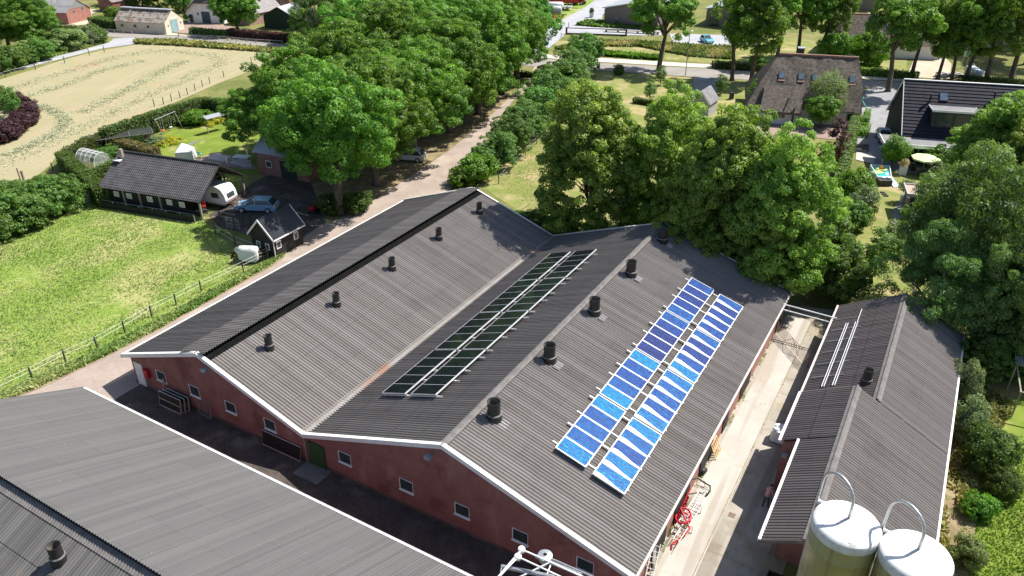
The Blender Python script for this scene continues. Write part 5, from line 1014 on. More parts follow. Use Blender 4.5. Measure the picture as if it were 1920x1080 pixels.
class House:
    def __init__(s, name, label, cat, A, ang, L, W, ze, zr, group=None):
        s.t = thing(name, label, cat, (A[0], A[1], 0), ang, group); s.L, s.W, s.ze, s.zr = L, W, ze, zr
    def walls(s, mat, oh=.35, og=.3, name='wall', t=.2):
        L, W = s.L, s.W; k = (s.zr-s.ze)/(W/2); zw = s.ze+oh*k-.06; mb = MB()
        for x, d in ((og, t), (L-og, -t)):
            mb.prism([(x,oh,0),(x,oh,zw),(x,W/2,s.zr-.12),(x,W-oh,zw),(x,W-oh,0)], (d,0,0))
        mb.box(og+t,L-og-t,oh,oh+t,0,zw); mb.box(og+t,L-og-t,W-oh-t,W-oh,0,zw); s.oh, s.og = oh, og
        return mb.build(name, mat, s.t)
    def roofs(s, mat, pitch=.3, amp=.03, rows=6, lap=.04, name='roof', far=True):
        out = []
        for q in ((0, 1) if far else (0,)):
            y0, y1 = (0, s.W/2) if q == 0 else (s.W, s.W/2); u = Vector((0, y1-y0, s.zr-s.ze)); Lu = u.length; u.normalize(); n = Vector((0, -u.z*(1 if y1>y0 else -1), abs(u.y)))
            mb = MB()
            if pitch: mb.corr((0,y0,s.ze), (1,0,0), s.L, u, Lu, n, pitch, amp, rows, lap)
            else: mb.prism([(0,y0,s.ze),(s.L,y0,s.ze),(s.L,y1,s.zr),(0,y1,s.zr)], n*.12)
            out.append(mb.build(name, mat, s.t))
        return out
    def ridge(s, mat, r=.14, n=0):
        mb = MB(); N = n or int(s.L/.35)
        for i in range(N): mb.tube([(s.L*i/N, s.W/2, s.zr+.02),(s.L*(i+1)/N+.03, s.W/2, s.zr+.05)], [r*.92, r], 8)
        return mb.build('ridge', mat, s.t)
    def verge(s, mat, h=.22, t=.05, ends=(0,1)):
        mb = MB()
        for e in ends:
            x = -t-.003 if e == 0 else s.L+.003
            for y0 in (0, s.W): mb.prism([(x,y0,s.ze-h+.08),(x,y0,s.ze+.10),(x,s.W/2,s.zr+.10),(x,s.W/2,s.zr-h+.08)], (t,0,0))
        return mb.build('verge_board', mat, s.t)
    def win(s, side, x, z, w, h, fr=m_white, pane=m_glass, name='window', bars=False, par=None):
        """side: 'near' wall, 'right'/'left' gable"""
        t = .07; mb = MB(); pb = MB()
        def bx(m, a0, a1, z0, z1, p0, p1):
            if side == 'near': m.box(x+a0,x+a1,s.oh-p1,s.oh-p0,z+z0,z+z1)
            elif side == 'right': m.box(s.L-s.og+p0,s.L-s.og+p1,x+a0,x+a1,z+z0,z+z1)
            else: m.box(s.og-p1,s.og-p0,x+a0,x+a1,z+z0,z+z1)
        bx(mb,-w/2,-w/2+t,-h/2,h/2,.003,.06); bx(mb,w/2-t,w/2,-h/2,h/2,.003,.06); bx(mb,-w/2+t,w/2-t,h/2-t,h/2,.003,.06); bx(mb,-w/2+t,w/2-t,-h/2,-h/2+t,.003,.06)
        if bars: bx(mb,-.03,.03,-h/2+t,h/2-t,.01,.05); bx(mb,-w/2+t,-.03,-.03,.03,.01,.05); bx(mb,.03,w/2-t,-.03,.03,.01,.05)
        bx(pb,-w/2+t,w/2-t,-h/2+t,h/2-t,.004,.02); o = mb.build(name, fr, par or s.t); pb.build('pane', pane, o); return o
    def panel(s, side, x, z0, w, h, mat, name='door', handle=True):
        mb = MB()
        if side == 'near': mb.box(x-w/2,x+w/2,s.oh-.05,s.oh-.003,z0,z0+h); hp_ = (x+w*.35, s.oh-.08, z0+h*.5)
        elif side == 'right': mb.box(s.L-s.og+.003,s.L-s.og+.05,x-w/2,x+w/2,z0,z0+h); hp_ = (s.L-s.og+.08, x+w*.35, z0+h*.5)
        else: mb.box(s.og-.05,s.og-.003,x-w/2,x+w/2,z0,z0+h); hp_ = (s.og-.08, x+w*.35, z0+h*.5)
        o = mb.build(name, mat, s.t)
        if handle: hb = MB(); hb.cbox(hp_, .06, .06, .18); hb.build('handle', m_galv, o)
        return o

# --- tiled carport shed with the caravan
h = House('carport', 'long black-tiled shed, open at its right end over a caravan', 'carport', (-47.1,82.4), R(-19.2), 13.9, 8.4, 2.3, 5.2)
h.roofs(m_tile, .26, .035, 15, .035); h.ridge(m_tile, .15, 42); h.verge(m_darkwood, .2)
h.oh, h.og = .45, .5; mb = MB(); mb.box(.5,10.6,.45,.6,0,2.4); mb.box(.5,10.6,7.8,7.95,0,2.4); mb.prism([(.5,.6,0),(.5,.6,2.45),(.5,4.2,4.95),(.5,7.8,2.45),(.5,7.8,0)], (.15,0,0)); mb.prism([(10.45,.6,0),(10.45,.6,2.45),(10.45,4.2,4.95),(10.45,7.8,2.45),(10.45,7.8,0)], (.15,0,0)); mb.box(10.6,13.4,.45,.55,0,1.0); mb.build('wall', m_darkwood, h.t)
m_cream = M('cream_blind', (.55,.52,.38), (.62,.60,.46), scale=2, rough=.8)
for x in (1.9,3.7,6.6,9.3): h.win('near', x, 1.55, .75, .65, m_white, m_cream)
h.oh = .44; h.win('near', 11.0, 1.5, .75, .65, m_white, m_cream)
for x, y in ((.6,.35),(3.0,.35),(5.3,.35),(8.1,.35),(13.5,.35),(13.5,8.0),(13.5,4.2),(10.9,8.0)):
    mb = MB(); mb.box(x-.09,x+.09,y-.09,y+.09,0,2.4 if y != 4.2 else 4.9); 
    if y != 4.2: mb.build('post', m_wood, h.t)
mb = MB(); mb.bar((10.8,.5,2.42),(10.8,7.8,2.42),.14); mb.bar((13.5,7.9,1.5),(13.5,7.0,2.5),.10); mb.build('tie_beam', m_wood, h.t)
mb = MB(); mb.box(.6,.95,3.4,3.75,4.7,5.75); c_ = mb.build('chimney', m_wood, h.t); mb = MB(); mb.cbox((.55,3.1,4.55),.9,.75,.12); mb.build('flashing', m_white, c_)
mb = MB(); mb.box(.5,13.6,-.55,-.5,.1,.9); 
fe = thing('board_fence', 'low dark board fence along the meadow below the tiled shed', 'fence', (-47.1,82.4,0), R(-19.2)); mb = MB(); mb.box(.2,13.2,-.62,-.58,.08,.78); mb.build('boards', m_darkwood, fe)
for k in range(8): mb = MB(); mb.box(.2+k*1.85-.05,.2+k*1.85+.05,-.57,-.47,0,1.0); mb.build('post', m_wood, fe)
mb = MB(); mb.tube([(.2,-.52,1.0),(13.2,-.52,1.0)], .02, 5); mb.build('wire', m_galv, fe)
# --- caravan
m_cvan = M('caravan_white', (.78,.78,.77), (.74,.74,.735), scale=1, rough=.3, spec=.5)
def caravan():
    b = G(434,386); t = thing('caravan', 'white touring caravan parked half under the tiled roof', 'caravan', (b.x,b.y,0), R(71)); w = 1.1
    prof_ = [(-.1,.55),(-.28,1.0),(-.12,1.75),(.25,2.35),(.8,2.62),(4.6,2.62),(5.1,2.3),(5.25,1.2),(5.1,.5)]
    # local -y faces out of the shed: build along +y into the shed
    mb = MB(); mb.prism([(-w, y, z) for y, z in prof_], (2*w, 0, 0)); mb.build('body', m_cvan, t, bevel=.10)
    f = MB(); f.prism([(-.62,-.235,1.18),(.62,-.235,1.18),(.62,-.125,1.72),(-.62,-.125,1.72)], (0,-.03,.006)); fo = f.build('window', m_black, t, bevel=.05); g = MB(); g.prism([(-.54,-.27,1.24),(.54,-.27,1.24),(.54,-.172,1.66),(-.54,-.172,1.66)], (0,-.008,.002)); g.build('pane', m_glass, fo)
    for s in (-1, 1):
        g = MB(); x = s*(w+.002); g.prism([(x,.55,1.25),(x,1.6,1.25),(x,1.6,1.85),(x,.7,1.85)], (s*.03,0,0)); g.build('window', m_glass, t, bevel=.04)
        g = MB(); g.tube([(s*.85,2.6,.32),(s*1.12,2.6,.32)], .32, 18); g.build('wheel', m_black, t)
    g = MB(); g.bar((0,-.1,.45),(0,-1.1,.42),.09); g.bar((-.5,.2,.45),(0,-.9,.42),.07); g.bar((.5,.2,.45),(0,-.9,.42),.07); g.tube([(0,-.85,.42),(0,-.85,.1)], .04, 8); g.tube([(-.04,-.85,.1),(.04,-.85,.1)], .1, 10); g.build('drawbar', m_rust, t)
    g = MB(); g.box(-1.05,1.05,.0,5.0,.42,.56); g.build('chassis', m_galv, t)
    g = MB(); g.box(-.75,-.45,-.2,-.12,.62,.72); g.box(.45,.75,-.2,-.12,.62,.72); g.build('tail_light', m_red, t)
caravan()
t = thing('mobility_scooter', 'red and black small machine parked by the corner post of the tiled shed', 'scooter', tuple(G(384,398)), R(20)); mb = MB(); mb.box(-.25,.25,-.5,.5,.2,.4); mb.build('deck', m_black, t); mb = MB(); mb.box(-.22,.22,.1,.5,.4,.7); mb.box(-.22,.22,.42,.5,.7,1.1); mb.build('seat', m_red, t, bevel=.04)
mb = MB(); mb.bar((0,-.4,.3),(0,-.55,1.0),.05); mb.bar((-.28,-.55,1.0),(.28,-.55,1.0),.04); mb.build('steering_column', m_galv, t)
for s, y in ((-.3,-.4),(.3,-.4),(-.3,.4),(.3,.4)): mb = MB(); mb.tube([(s-.05,y,.17),(s+.05,y,.17)], .17, 12); mb.build('wheel', m_black, t)

# --- small black shed
h = House('shed', 'small black boarded shed with white trim between the car and the lane', 'shed', (-26.5,70.1), R(-28.5)+R(90)-R(90), 3.4, 4.5, 2.25, 4.0)
# its ridge runs away from the camera: rebuild in a frame with x along the ridge
bpy.data.objects.remove(h.t)
h = House('shed', 'small black boarded shed with white trim between the car and the lane', 'shed', (-23.5,68.5), R(61.0), 4.45, 3.45, 2.2, 4.0)
m_blacktin = M('black_ribbed_tin', (.016,.02,.028), (.024,.028,.036), scale=2, rough=.28, spec=.6, metal=.2)
h.walls(m_darkwood, .25, .2); h.roofs(m_blacktin, .22, .022, 1); h.verge(m_white, .24, .06)
mb = MB(); mb.tube([(0,1.72,4.06),(4.45,1.72,4.06)], .06, 8); mb.build('ridge', m_blacktin, h.t)
for x in (.9, 2.1): h.win('left', x+.2, 1.2, .5, .72, bars=False)
for x in (.85, 3.3): h.win('near', x, 1.35, .62, .82)
mb = MB(); mb.box(0,4.45,-.12,-.02,2.05,2.17); mb.build('gutter', m_white, h.t); mb = MB(); mb.tube([(.12,-.06,2.1),(.12,.14,1.85),(.12,.14,.05)], .045, 8); mb.build('downpipe', m_white, h.t)
# --- cars
def car(label, base, rz, col, kind_='estate', L=4.75, W=1.85, H=1.48, cat='car', name='parked_car'):
    t = thing(name, label, cat, (base[0],base[1],0), rz); hl = L/2
    paint = M('car_paint_'+label.split()[0], col, tuple(c*.94 for c in col), scale=1, rough=.22, spec=.6, coat=.8)
    rear = {'estate': (-hl+.18, -hl+.75), 'hatch': (-hl+.16,-hl+.6), 'saloon': (-hl+.9,-hl+1.6)}[kind_]
    low = [(-hl,.35),(-hl-.02,.62),(-hl+.06,.92),(rear[0],.98),(hl-1.35,.97),(hl-.45,.84),(hl-.06,.68),(hl,.45),(hl-.08,.28),(-hl+.1,.25)]
    def loft(prof_, ws, mat, nm, par, bev=.05):
        n = len(prof_); vs = []; fs = []
        for s in (-1,1): vs += [(x, s*w_/2, z) for (x,z), w_ in zip(prof_, ws)]
        fs = [tuple(range(n-1,-1,-1)), tuple(range(n,2*n))]+[(i,(i+1)%n,n+(i+1)%n,n+i) for i in range(n)]
        m_ = MB(); m_.add(vs, fs); return m_.build(nm, mat, par, bevel=bev)
    loft(low, [W*.93,W*.97,W*.95,W*.93,W*.95,W*.93,W*.86,W*.84,W*.86,W*.93], paint, 'body', t)
    cab = [(rear[0]-.02,.96),(rear[1],H-.03),(-.1,H),(hl-2.15,H-.05),(hl-1.28,.95)]
    loft(cab, [W*.92,W*.72,W*.74,W*.72,W*.90], m_glass, 'windows', t, .03)
    loft([(rear[1]-.06,H-.045),(rear[1]+.05,H+.012),(-.1,H+.035),(hl-2.25,H-.01),(hl-2.1,H-.075)], [W*.74,W*.74,W*.765,W*.74,W*.76], paint, 'roof', t, .02)
    for s in (-1,1):
        mb = MB()
        for x0, x1 in ((rear[0]+.1, rear[1]+.12),(-.12,-.12),(hl-1.32,hl-2.12)): mb.bar((x0,s*W*.455,.97),(x1,s*W*.372,H-.02),.07,.05)
        mb.build('pillar', paint, t)
        mb = MB(); mb.box(hl-1.55,hl-1.35,min(s*W*.47,s*W*.56),max(s*W*.47,s*W*.56),.93,1.06); mb.build('wing_mirror', paint, t)
        mb = MB(); mb.cbox((hl-.2,s*W*.33,.68),.34,.40,.14); mb.build('headlight', m_alu, t, bevel=.03)
        mb = MB(); mb.cbox((-hl+.06,s*W*.38,.82),.16,.28,.20); mb.build('tail_light', m_red, t, bevel=.03)
        for x in (-hl+.88, hl-.92):
            mb = MB(); mb.tube([(x,s*(W/2-.20),.33),(x,s*(W/2+.01),.33)], .33, 22); wo = mb.build('wheel', m_black, t, bevel=.03); mb = MB(); mb.tube([(x,s*(W/2+.008),.33),(x,s*(W/2+.022),.33)], .21, 14); mb.build('rim', m_alu, wo)
    mb = MB(); mb.box(-hl-.05,-hl-.02,-.26,.26,.55,.66); mb.box(hl-.0,hl+.02,-.26,.26,.42,.52); mb.build('number_plate', m_yellowtrim, t)
    return t
a = G(452,400); b = G(508,396); car('light blue estate car parked behind the small black shed', ((a.x+b.x)/2, (a.y+b.y)/2+.6), math.atan2(a.y-b.y, a.x-b.x)-R(14), (.25,.42,.60), L=4.8)
a = G(767,301); car('white car parked in the shade under the oaks', (a.x, a.y+.2), R(172), (.62,.66,.70), L=4.5, H=1.55)
a = G(1654,262); car('white car parked on the grey drive beside the dark house', (a.x, a.y-.4), R(-104), (.74,.75,.78), 'hatch', L=4.2)
a = G(1325,80); car('light blue car on the far car park', (a.x, a.y), R(-78), (.10,.42,.55), 'hatch', L=4.0)
a = G(154,80); car('white car hidden between the bushes by the road', (a.x, a.y), R(150), (.72,.73,.75), 'hatch', L=4.0)
# --- fences of the meadow and the pen
def fence(name, label, pts, h_, rails_, post_m, rail_m, step=None, rr=.02, posts=None, pr=.05, group=None):
    P = [Vector((p[0],p[1],0)) for p in pts]; base = P[0].copy(); t = thing(name, label, 'fence', base, 0, group); Q = []
    for a, b in zip(P[:-1], P[1:]):
        n = max(1, round((b-a).length/step)) if step else 1; Q += [a.lerp(b, i/n) for i in range(n)]
    Q.append(P[-1])
    for q in Q[:100]: mb = MB(); mb.bar(q-base+Vector((0,0,-.05)), q-base+Vector((random.gauss(0,.02),random.gauss(0,.02),h_)), pr*2); mb.build('post', post_m, t)
    for z in rails_:
        mb = MB(); mb.tube([q-base+Vector((0,0,z)) for q in Q], rr, 5); mb.build('rail', rail_m, t)
    return t
def px(*pts): return [tuple(G(u,v)[:2]) for u,v in pts]
m_tape = M('white_fence_tape', (.72,.72,.66), (.62,.62,.56), scale=3, rough=.7)
m_post = M('dark_fence_post', (.045,.042,.035), (.09,.08,.065), scale=4, rough=.9)
fence('tape_fence', 'white tape fence on dark posts along the lane side of the meadow', px((-45,762),(62,712),(124,680),(183,654),(235,624),(285,594),(331,572),(378,548),(457,510),(494,492)), 1.15, (.75,1.1), m_post, m_tape, rr=.015)
fence('rail_fence', 'short wooden rail fence behind the pony at the black shed corner', px((490,489),(516,478)), 1.1, (.4,.75,1.05), m_wood, m_wood, step=1.0, rr=.035)
fence('pen_fence', 'dark posted wire fence round the small yard behind the black shed', px((405,440),(442,462),(478,476),(512,478)), 1.25, (.6,1.15), m_post, m_galv, step=3.0)
fence('pen_fence', 'dark posted fence between the tiled shed and the small yard', px((378,408),(414,414),(445,420)), 1.2, (.6,1.1), m_post, m_galv, step=2.5)
fence('pen_fence', 'tall dark posts in front of the light blue car', px((440,432),(456,424),(470,420)), 1.6, (1.0,), m_post, m_post, step=2.2)
t = thing('mesh_gate', 'dark mesh gate frame standing in front of the light blue car', 'gate', tuple(G(438,430)), R(-20)); mb = MB()
for x in (-.8,.8): mb.bar((x,0,0),(x,0,1.3),.06)
for z in (.2,.6,1.0,1.3): mb.bar((-.8,0,z),(.8,0,z),.035)
for k in range(7): mb.bar((-.7+k*.22,0,.2),(-.7+k*.22,0,1.3),.02)
mb.build('gate_bars', m_lampgrey, t)
t = thing('field_gate', 'white barred field gate at the corner of the meadow', 'gate', tuple(G(140,393)), 0); e = G(171,379)-G(140,393); mb = MB()
for z in (.25,.45,.65,.85,1.05): mb.tube([Vector((0,0,z)), e+Vector((0,0,z))], .03, 6)
mb.tube([Vector((0,0,.25)), e+Vector((0,0,1.05))], .025, 6); mb.build('bars', m_white, t)
for q in (Vector((0,0,0)), e): mb = MB(); mb.bar(q, q+Vector((0,0,1.35)), .14); mb.build('post', m_wood, t)
fence('stake_fence', 'row of dark stakes along the hay field above the garden hedge', px((100,322),(130,300),(160,276),(205,252),(236,240),(290,200),(307,196),(322,190),(338,184),(352,178),(366,170),(380,163),(394,157),(420,145),(472,119)), 1.2, (1.0,), m_post, m_galv, rr=.008)
fence('stake_fence', 'row of dark stakes between the hay field and the grey path', px((-10,152),(11,146),(67,131),(122,119),(168,104),(196,98),(257,82)), 1.4, (1.1,), m_post, m_galv, rr=.008)
fence('stake_fence', 'dark stakes at the road end of the hay field', px((482,107),(492,102),(503,95),(510,97)), 1.3, (1.0,), m_post, m_galv, rr=.008)
fence('stake_fence', 'dark stake fence along the lane below the last oaks', px((884,246),(915,214),(935,193),(962,182),(980,170),(996,158)), 1.1, (.9,), m_post, m_galv, step=2.5, rr=.01)
fence('mesh_fence', 'thin dark fence on the lawn side of the lane shrubs', px((935,345),(962,315),(985,292),(1006,270),(1040,238)), 1.2, (.5,1.0), m_post, m_galv, step=4, rr=.012)
fence('wire_fence', 'low wire fence along the verge across the road', px((1040,95),(1120,100),(1200,106),(1290,112),(1340,116)), 1.0, (.9,), m_post, m_galv, step=6, rr=.01)
t = fence('picket_fence', 'low pale picket fence between the caravan and the lawn', px((446,364),(455,357),(476,343)), .8, (.2,.65), m_wood, m_wood, step=.35, rr=.025, pr=.03)
for lab, pp in (('low wooden guard rail at the road by the mossy long shed', [(165,58),(248,64)]), ('low wooden guard rail at the road below the white farmhouse', [(335,69.5),(410,74),(480,80),(530,83)])):
    fence('guard_rail', lab, px(*pp), .75, (.7,), m_wood, m_wood, step=2.6, rr=.09, pr=.08, group='guard rails along the road')
# stump posts
t = thing('gate_post', 'thick pair of wooden posts at the hay field corner', 'post', tuple(G(46,340)), 0); mb = MB(); mb.bar((0,0,0),(0,0,1.4),.24); mb.bar((-.5,.1,0),(-.5,.1,1.7),.14); mb.build('post', m_wood, t)
# --- pony in a white fly rug
m_coat = M('bay_coat', (.055,.018,.010), (.085,.03,.015), scale=4, rough=.6); m_rug = M('white_fly_rug', (.66,.67,.60), (.72,.73,.67), scale=2, layers=[((.45,.47,.44), 1.1, .54, .68, (1,1,1), .7)], rough=.85)
def skin_mesh(name, nodes, edges, radii, mats, parent, sub=2, assign=None, root=0):
    me = bpy.data.meshes.new(name); me.from_pydata(nodes, edges, []); o = bpy.data.objects.new(name, me); COL.objects.link(o)
    sk = o.modifiers.new('skin', 'SKIN'); sk.use_smooth_shade = True
    for i, r in enumerate(radii):
        v = me.skin_vertices[0].data[i]; v.radius = r if isinstance(r, tuple) else (r, r); v.use_root = (i == root)
    ss = o.modifiers.new('sub', 'SUBSURF'); ss.levels = sub; ss.render_levels = sub
    dg = bpy.context.evaluated_depsgraph_get(); dg.update(); ev = o.evaluated_get(dg); nm = bpy.data.meshes.new_from_object(ev); bpy.data.objects.remove(o)
    nm.name = name; nm.materials.clear()
    for m in mats: nm.materials.append(m)
    if assign: 
        for p in nm.polygons: p.material_index = assign(p.center)
    o = bpy.data.objects.new(name, nm); COL.objects.link(o)
    if parent: o.parent = parent
    return o
b = G(470,491); t = thing('pony', 'bay pony with its head down, wearing a white fly rug', 'pony', (b.x,b.y,0), R(-5), scale=(1.22,1.22,1.22))
N_ = [(0,0,1.02),(.42,0,1.05),(-.42,0,1.0),(-.62,0,1.08),(-.95,-.04,.98),(-1.28,-.16,.78),(-1.36,-.2,.60),(-1.46,-.26,.30)]; Rr = [(.30,.31),(.31,.30),(.29,.31),(.22,.26),(.15,.19),(.11,.13),(.12,.13),(.065,.07)]; E_ = [(0,1),(0,2),(2,3),(3,4),(4,5),(5,6),(6,7)]
def leg(ax, ay, az, back):
    i = len(N_); pts = ([(ax+.02,ay,az-.25),(ax+.14,ay,.5),(ax+.04,ay,.12),(ax-.02,ay,.03)] if back else [(ax,ay,az-.3),(ax-.02,ay,.42),(ax,ay,.1),(ax-.03,ay,.03)])
    N_.extend(pts); Rr.extend([.13 if back else .09,.06,.045,.06]); E_.extend([(1 if back else 2, i),(i,i+1),(i+1,i+2),(i+2,i+3)])
for s in (-.16,.16): leg(.42,s,.95,True); leg(-.45,s,.95,False)
i = len(N_); N_ += [(.74,0,1.08),(.84,0,.75),(.84,.02,.4)]; Rr += [.07,.05,.03]; E_ += [(1,i),(i,i+1),(i+1,i+2)]
skin_mesh('body', N_, E_, Rr, [m_coat], t)
mb = MB(); secs = []
for x, hw, zt, zb in ((-.86,.26,1.26,.62),(-.74,.38,1.40,.36),(-.4,.44,1.42,.26),(0,.45,1.42,.24),(.4,.45,1.43,.22),(.68,.42,1.40,.24),(.80,.30,1.28,.34)):
    r_ = []
    for k in range(9):
        a = math.pi*k/8; r_.append((x, -hw*math.cos(a)*(1 if k not in (0,8) else 1.04), zb+(zt-zb)*max(0, math.sin(a))**.38 if k not in (0,8) else zb))
    secs.append(r_)
vs = [p for r_ in secs for p in r_]; fs = [(i*9+k, i*9+k+1, (i+1)*9+k+1, (i+1)*9+k) for i in range(len(secs)-1) for k in range(8)]
mb.add(vs, fs); mb.add(secs[-1], [tuple(range(9))]); mb.build('fly_rug', m_rug, t, smooth=True)
mb = MB(); mb.tube([(-.84,0,1.06),(-1.02,-.06,.93)], [.33,.25], 12, caps=False); mb.build('neck_cover', m_rug, t, smooth=True)
for s in (-1,1): mb = MB(); mb.tube([(-1.26,s*.07-.15,.86),(-1.22,s*.10-.14,1.0)], [.04,.01], 6); mb.build('ear', m_coat, t)
mb = MB(); mb.tube([(-1.42,-.23,.62),(-1.52,-.28,.32)], [.045,.04], 6); mb.build('blaze', m_rug, t)
# --- ride-on mower, swing, tent, garden things
b = G(592,397); t = thing('ride_on_mower', 'small ride-on mower with red hood in the shade of the front oak', 'mower', (b.x,b.y,0), R(-20)); mb = MB(); mb.box(-.35,.35,-.85,.75,.25,.45); mb.build('chassis', m_black, t)
mb = MB(); mb.box(-.3,.3,-.85,-.1,.45,.85); mb.build('hood', m_red, t, bevel=.06); mb = MB(); mb.box(-.25,.25,.2,.65,.45,.6); mb.box(-.25,.25,.55,.65,.6,.95); mb.build('seat', m_black, t, bevel=.04); mb = MB(); mb.tube([(0,-.05,.8),(0,.08,.98)], .025, 6); mb.tube([(.18*math.cos(a*.4),.08+.14*math.sin(a*.4),.98+.05*math.sin(a*.4)) for a in range(16)], .018, 5); mb.build('steering_wheel', m_black, t)
for s, y, r in ((-.4,-.6,.2),(.4,-.6,.2),(-.42,.45,.27),(.42,.45,.27)): mb = MB(); mb.tube([(s-.09,y,r),(s+.09,y,r)], r, 14); mb.build('wheel', m_black, t)
A = G(298,255); B = G(342,235); A.z = B.z = 0; t = thing('swing_set', 'wooden swing frame with an orange seat on the garden lawn', 'swing', A); d = B-A; d.z = 0; Ld = 4.2; d.normalize(); s = Vector((-d.y,d.x,0)); mb = MB(); tp = []
for q in (0, Ld):
    c = d*q+s*-.0+Vector((0,0,2.4)); tp.append(c); mb.tube([c, d*(q-.3)+s*1.15], .05, 6); mb.tube([c, d*(q-.3)-s*1.15], .05, 6)
mb.build('frame_pole', m_wood, t); mb = MB(); mb.tube([tp[0]-d*.2, tp[1]+d*.2], .055, 8); mb.build('beam', m_galv, t)
for x, m_ in ((1.1, M('orange_plastic', (.75,.20,.02), (.65,.16,.02), scale=3, rough=.5)), (2.8, m_white)):
    mb = MB(); p = d*x+Vector((0,0,.5)); mb.cbox(p, .5, .3, .22 if x < 2 else .05, math.atan2(d.y,d.x)); o = mb.build('swing_seat', m_, t, bevel=.04); mb = MB(); mb.tube([p+d*.22, p+d*.22+Vector((0,0,1.9))], .012, 5); mb.tube([p-d*.22, p-d*.22+Vector((0,0,1.9))], .012, 5); mb.build('rope', m_tape, o)
b = G(350,299); t = thing('play_tent', 'white canvas play tent on the lawn behind the tiled shed', 'tent', (b.x,b.y,0), R(12)); mb = MB(); w_ = 1.15; mb.add([(-w_,-w_,0),(w_,-w_,0),(w_,w_,0),(-w_,w_,0),(-w_*.92,-w_*.92,1.35),(w_*.92,-w_*.92,1.35),(w_*.92,w_*.92,1.35),(-w_*.92,w_*.92,1.35),(-.2,0,2.3)], [(0,1,5,4),(1,2,6,5),(2,3,7,6),(3,0,4,7),(4,5,8),(5,6,8),(6,7,8),(7,4,8)]); mb.build('canvas', M('off_white_canvas', (.62,.64,.63), (.70,.72,.71), scale=2, rough=.9), t)
mb = MB(); mb.prism([(.5,.5,1.75),(1.6,1.1,1.95),(1.5,1.5,2.0),(.4,.9,1.8)], (0,0,.03)); mb.tube([(1.0,1.0,0),(1.0,1.0,1.9)], .03, 6); mb.tube([(1.2,1.0,1.85),(2.9,1.7,2.35)], .025, 6); mb.build('pole', m_galv, t)
def chair(label, base, rz, m_seat, m_leg=None, group=None):
    t = thing('garden_chair', label, 'chair', (base[0],base[1],0), rz, group); mb = MB(); mb.box(-.24,.24,-.24,.24,.42,.47); mb.build('seat', m_seat, t); mb = MB(); mb.prism([(-.24,.22,.47),(.24,.22,.47),(.24,.32,.92),(-.24,.32,.92)], (0,.04,0)); mb.build('backrest', m_seat, t)
    for x in (-.21,.21):
        for y in (-.21,.21): mb = MB(); mb.bar((x,y,0),(x,y,.42),.04); mb.build('leg', m_leg or m_galv, t)
    return t
m_cyan = M('turquoise_plastic', (.10,.45,.48), (.14,.50,.52), scale=2, rough=.5)
chair('turquoise garden chair at the terrace edge beside the play tent', G(377,295), R(150), m_cyan)
b = G(455,303); t = thing('garden_table', 'white garden table on the terrace under the oaks', 'table', (b.x,b.y,0), R(-15)); mb = MB(); mb.box(-1.1,1.1,-.6,.6,.70,.75); mb.build('tabletop', m_white, t)
for x in (-1,1):
    for y in (-.5,.5): mb = MB(); mb.bar((x,y,0),(x,y,.7),.07); mb.build('leg', m_white, t)
b = G(412,246); t = thing('garden_roof', 'grey lean-to roof edge showing between lawn and oaks', 'canopy', (b.x,b.y,0), R(50)); mb = MB(); mb.prism([(-1.9,-.4,2.2),(1.9,-.4,2.2),(1.9,.5,2.5),(-1.9,.5,2.5)], (0,0,.08)); mb.build('roof', m_galv, t)
for x in (-1.8,1.8): mb = MB(); mb.bar((x,0,0),(x,0,2.3),.1); mb.build('post', m_wood, t)
b = G(160,306); t = thing('greenhouse', 'small half-round glass greenhouse inside the kitchen garden hedge', 'greenhouse', (b.x,b.y,0), R(-28)); m_pane = M('hazy_greenhouse_glass', (.55,.60,.58), (.62,.66,.64), scale=2, rough=.25); gl = bpy.data.materials['hazy_greenhouse_glass']; gl.node_tree.nodes['Principled BSDF'].inputs['Alpha'].default_value = .35
arc = [(math.cos(math.pi*k/8)*1.25, 2.0*math.sin(math.pi*k/8)**.8) for k in range(9)]; mb = MB(); vs = [(x,y,z) for x in (0,3.6) for (y,z) in arc]; mb.add(vs, [(k,k+1,10+k,9+k) for k in range(8)]+[tuple(range(9)), tuple(range(17,8,-1))]); mb.build('glazing', m_pane, t)
mb = MB()
for x in (0,.9,1.8,2.7,3.6): mb.tube([(x,y*1.02,z*1.02) for y,z in arc], .035, 5)
for k in (1,3,4,5,7): mb.tube([(0,arc[k][0]*1.02,arc[k][1]*1.02),(3.6,arc[k][0]*1.02,arc[k][1]*1.02)], .03, 5)
mb.build('glazing_bar', m_white, t)
b = G(225,275); t = thing('fruit_cage', 'long dark net cage over the vegetable beds', 'fruit cage', (b.x,b.y,0), R(28)); mb = MB()
for x in (-4.5,-1.5,1.5,4.5):
    for y in (-1.4,1.4): mb.bar((x,y,0),(x,y,1.7),.06)
    mb.bar((x,-1.4,1.7),(x,1.4,1.7),.05)
for y in (-1.4,1.4): mb.bar((-4.5,y,1.7),(4.5,y,1.7),.05)
mb.build('frame', m_galv, t); mb = MB(); mb.box(-4.4,4.4,-1.3,1.3,1.66,1.68); n_ = mb.build('net', M('dark_garden_net', (.04,.045,.04), (.06,.065,.06), scale=2, rough=.9), t); n_.data.materials[0].node_tree.nodes['Principled BSDF'].inputs['Alpha'].default_value = .45
for k, (u, v, w2, h2) in enumerate([(205,293,3,1.2),(190,296,2.5,1.0),(233,283,3,1.3),(248,272,3,1.2),(218,284,2.6,1.3)]): tree('shrub', byfoot(u,v), h2, w2, f'{ORD[k]} crop bush from the left in the kitchen garden' if False else ['leafy crop by the greenhouse door','low leafy crop in front of the greenhouse','crop row in the middle of the net cage','crop row at the far end of the net cage','crop row at the near end of the net cage'][k], 'crops in the kitchen garden', name='vegetable_bed', cat='plant')
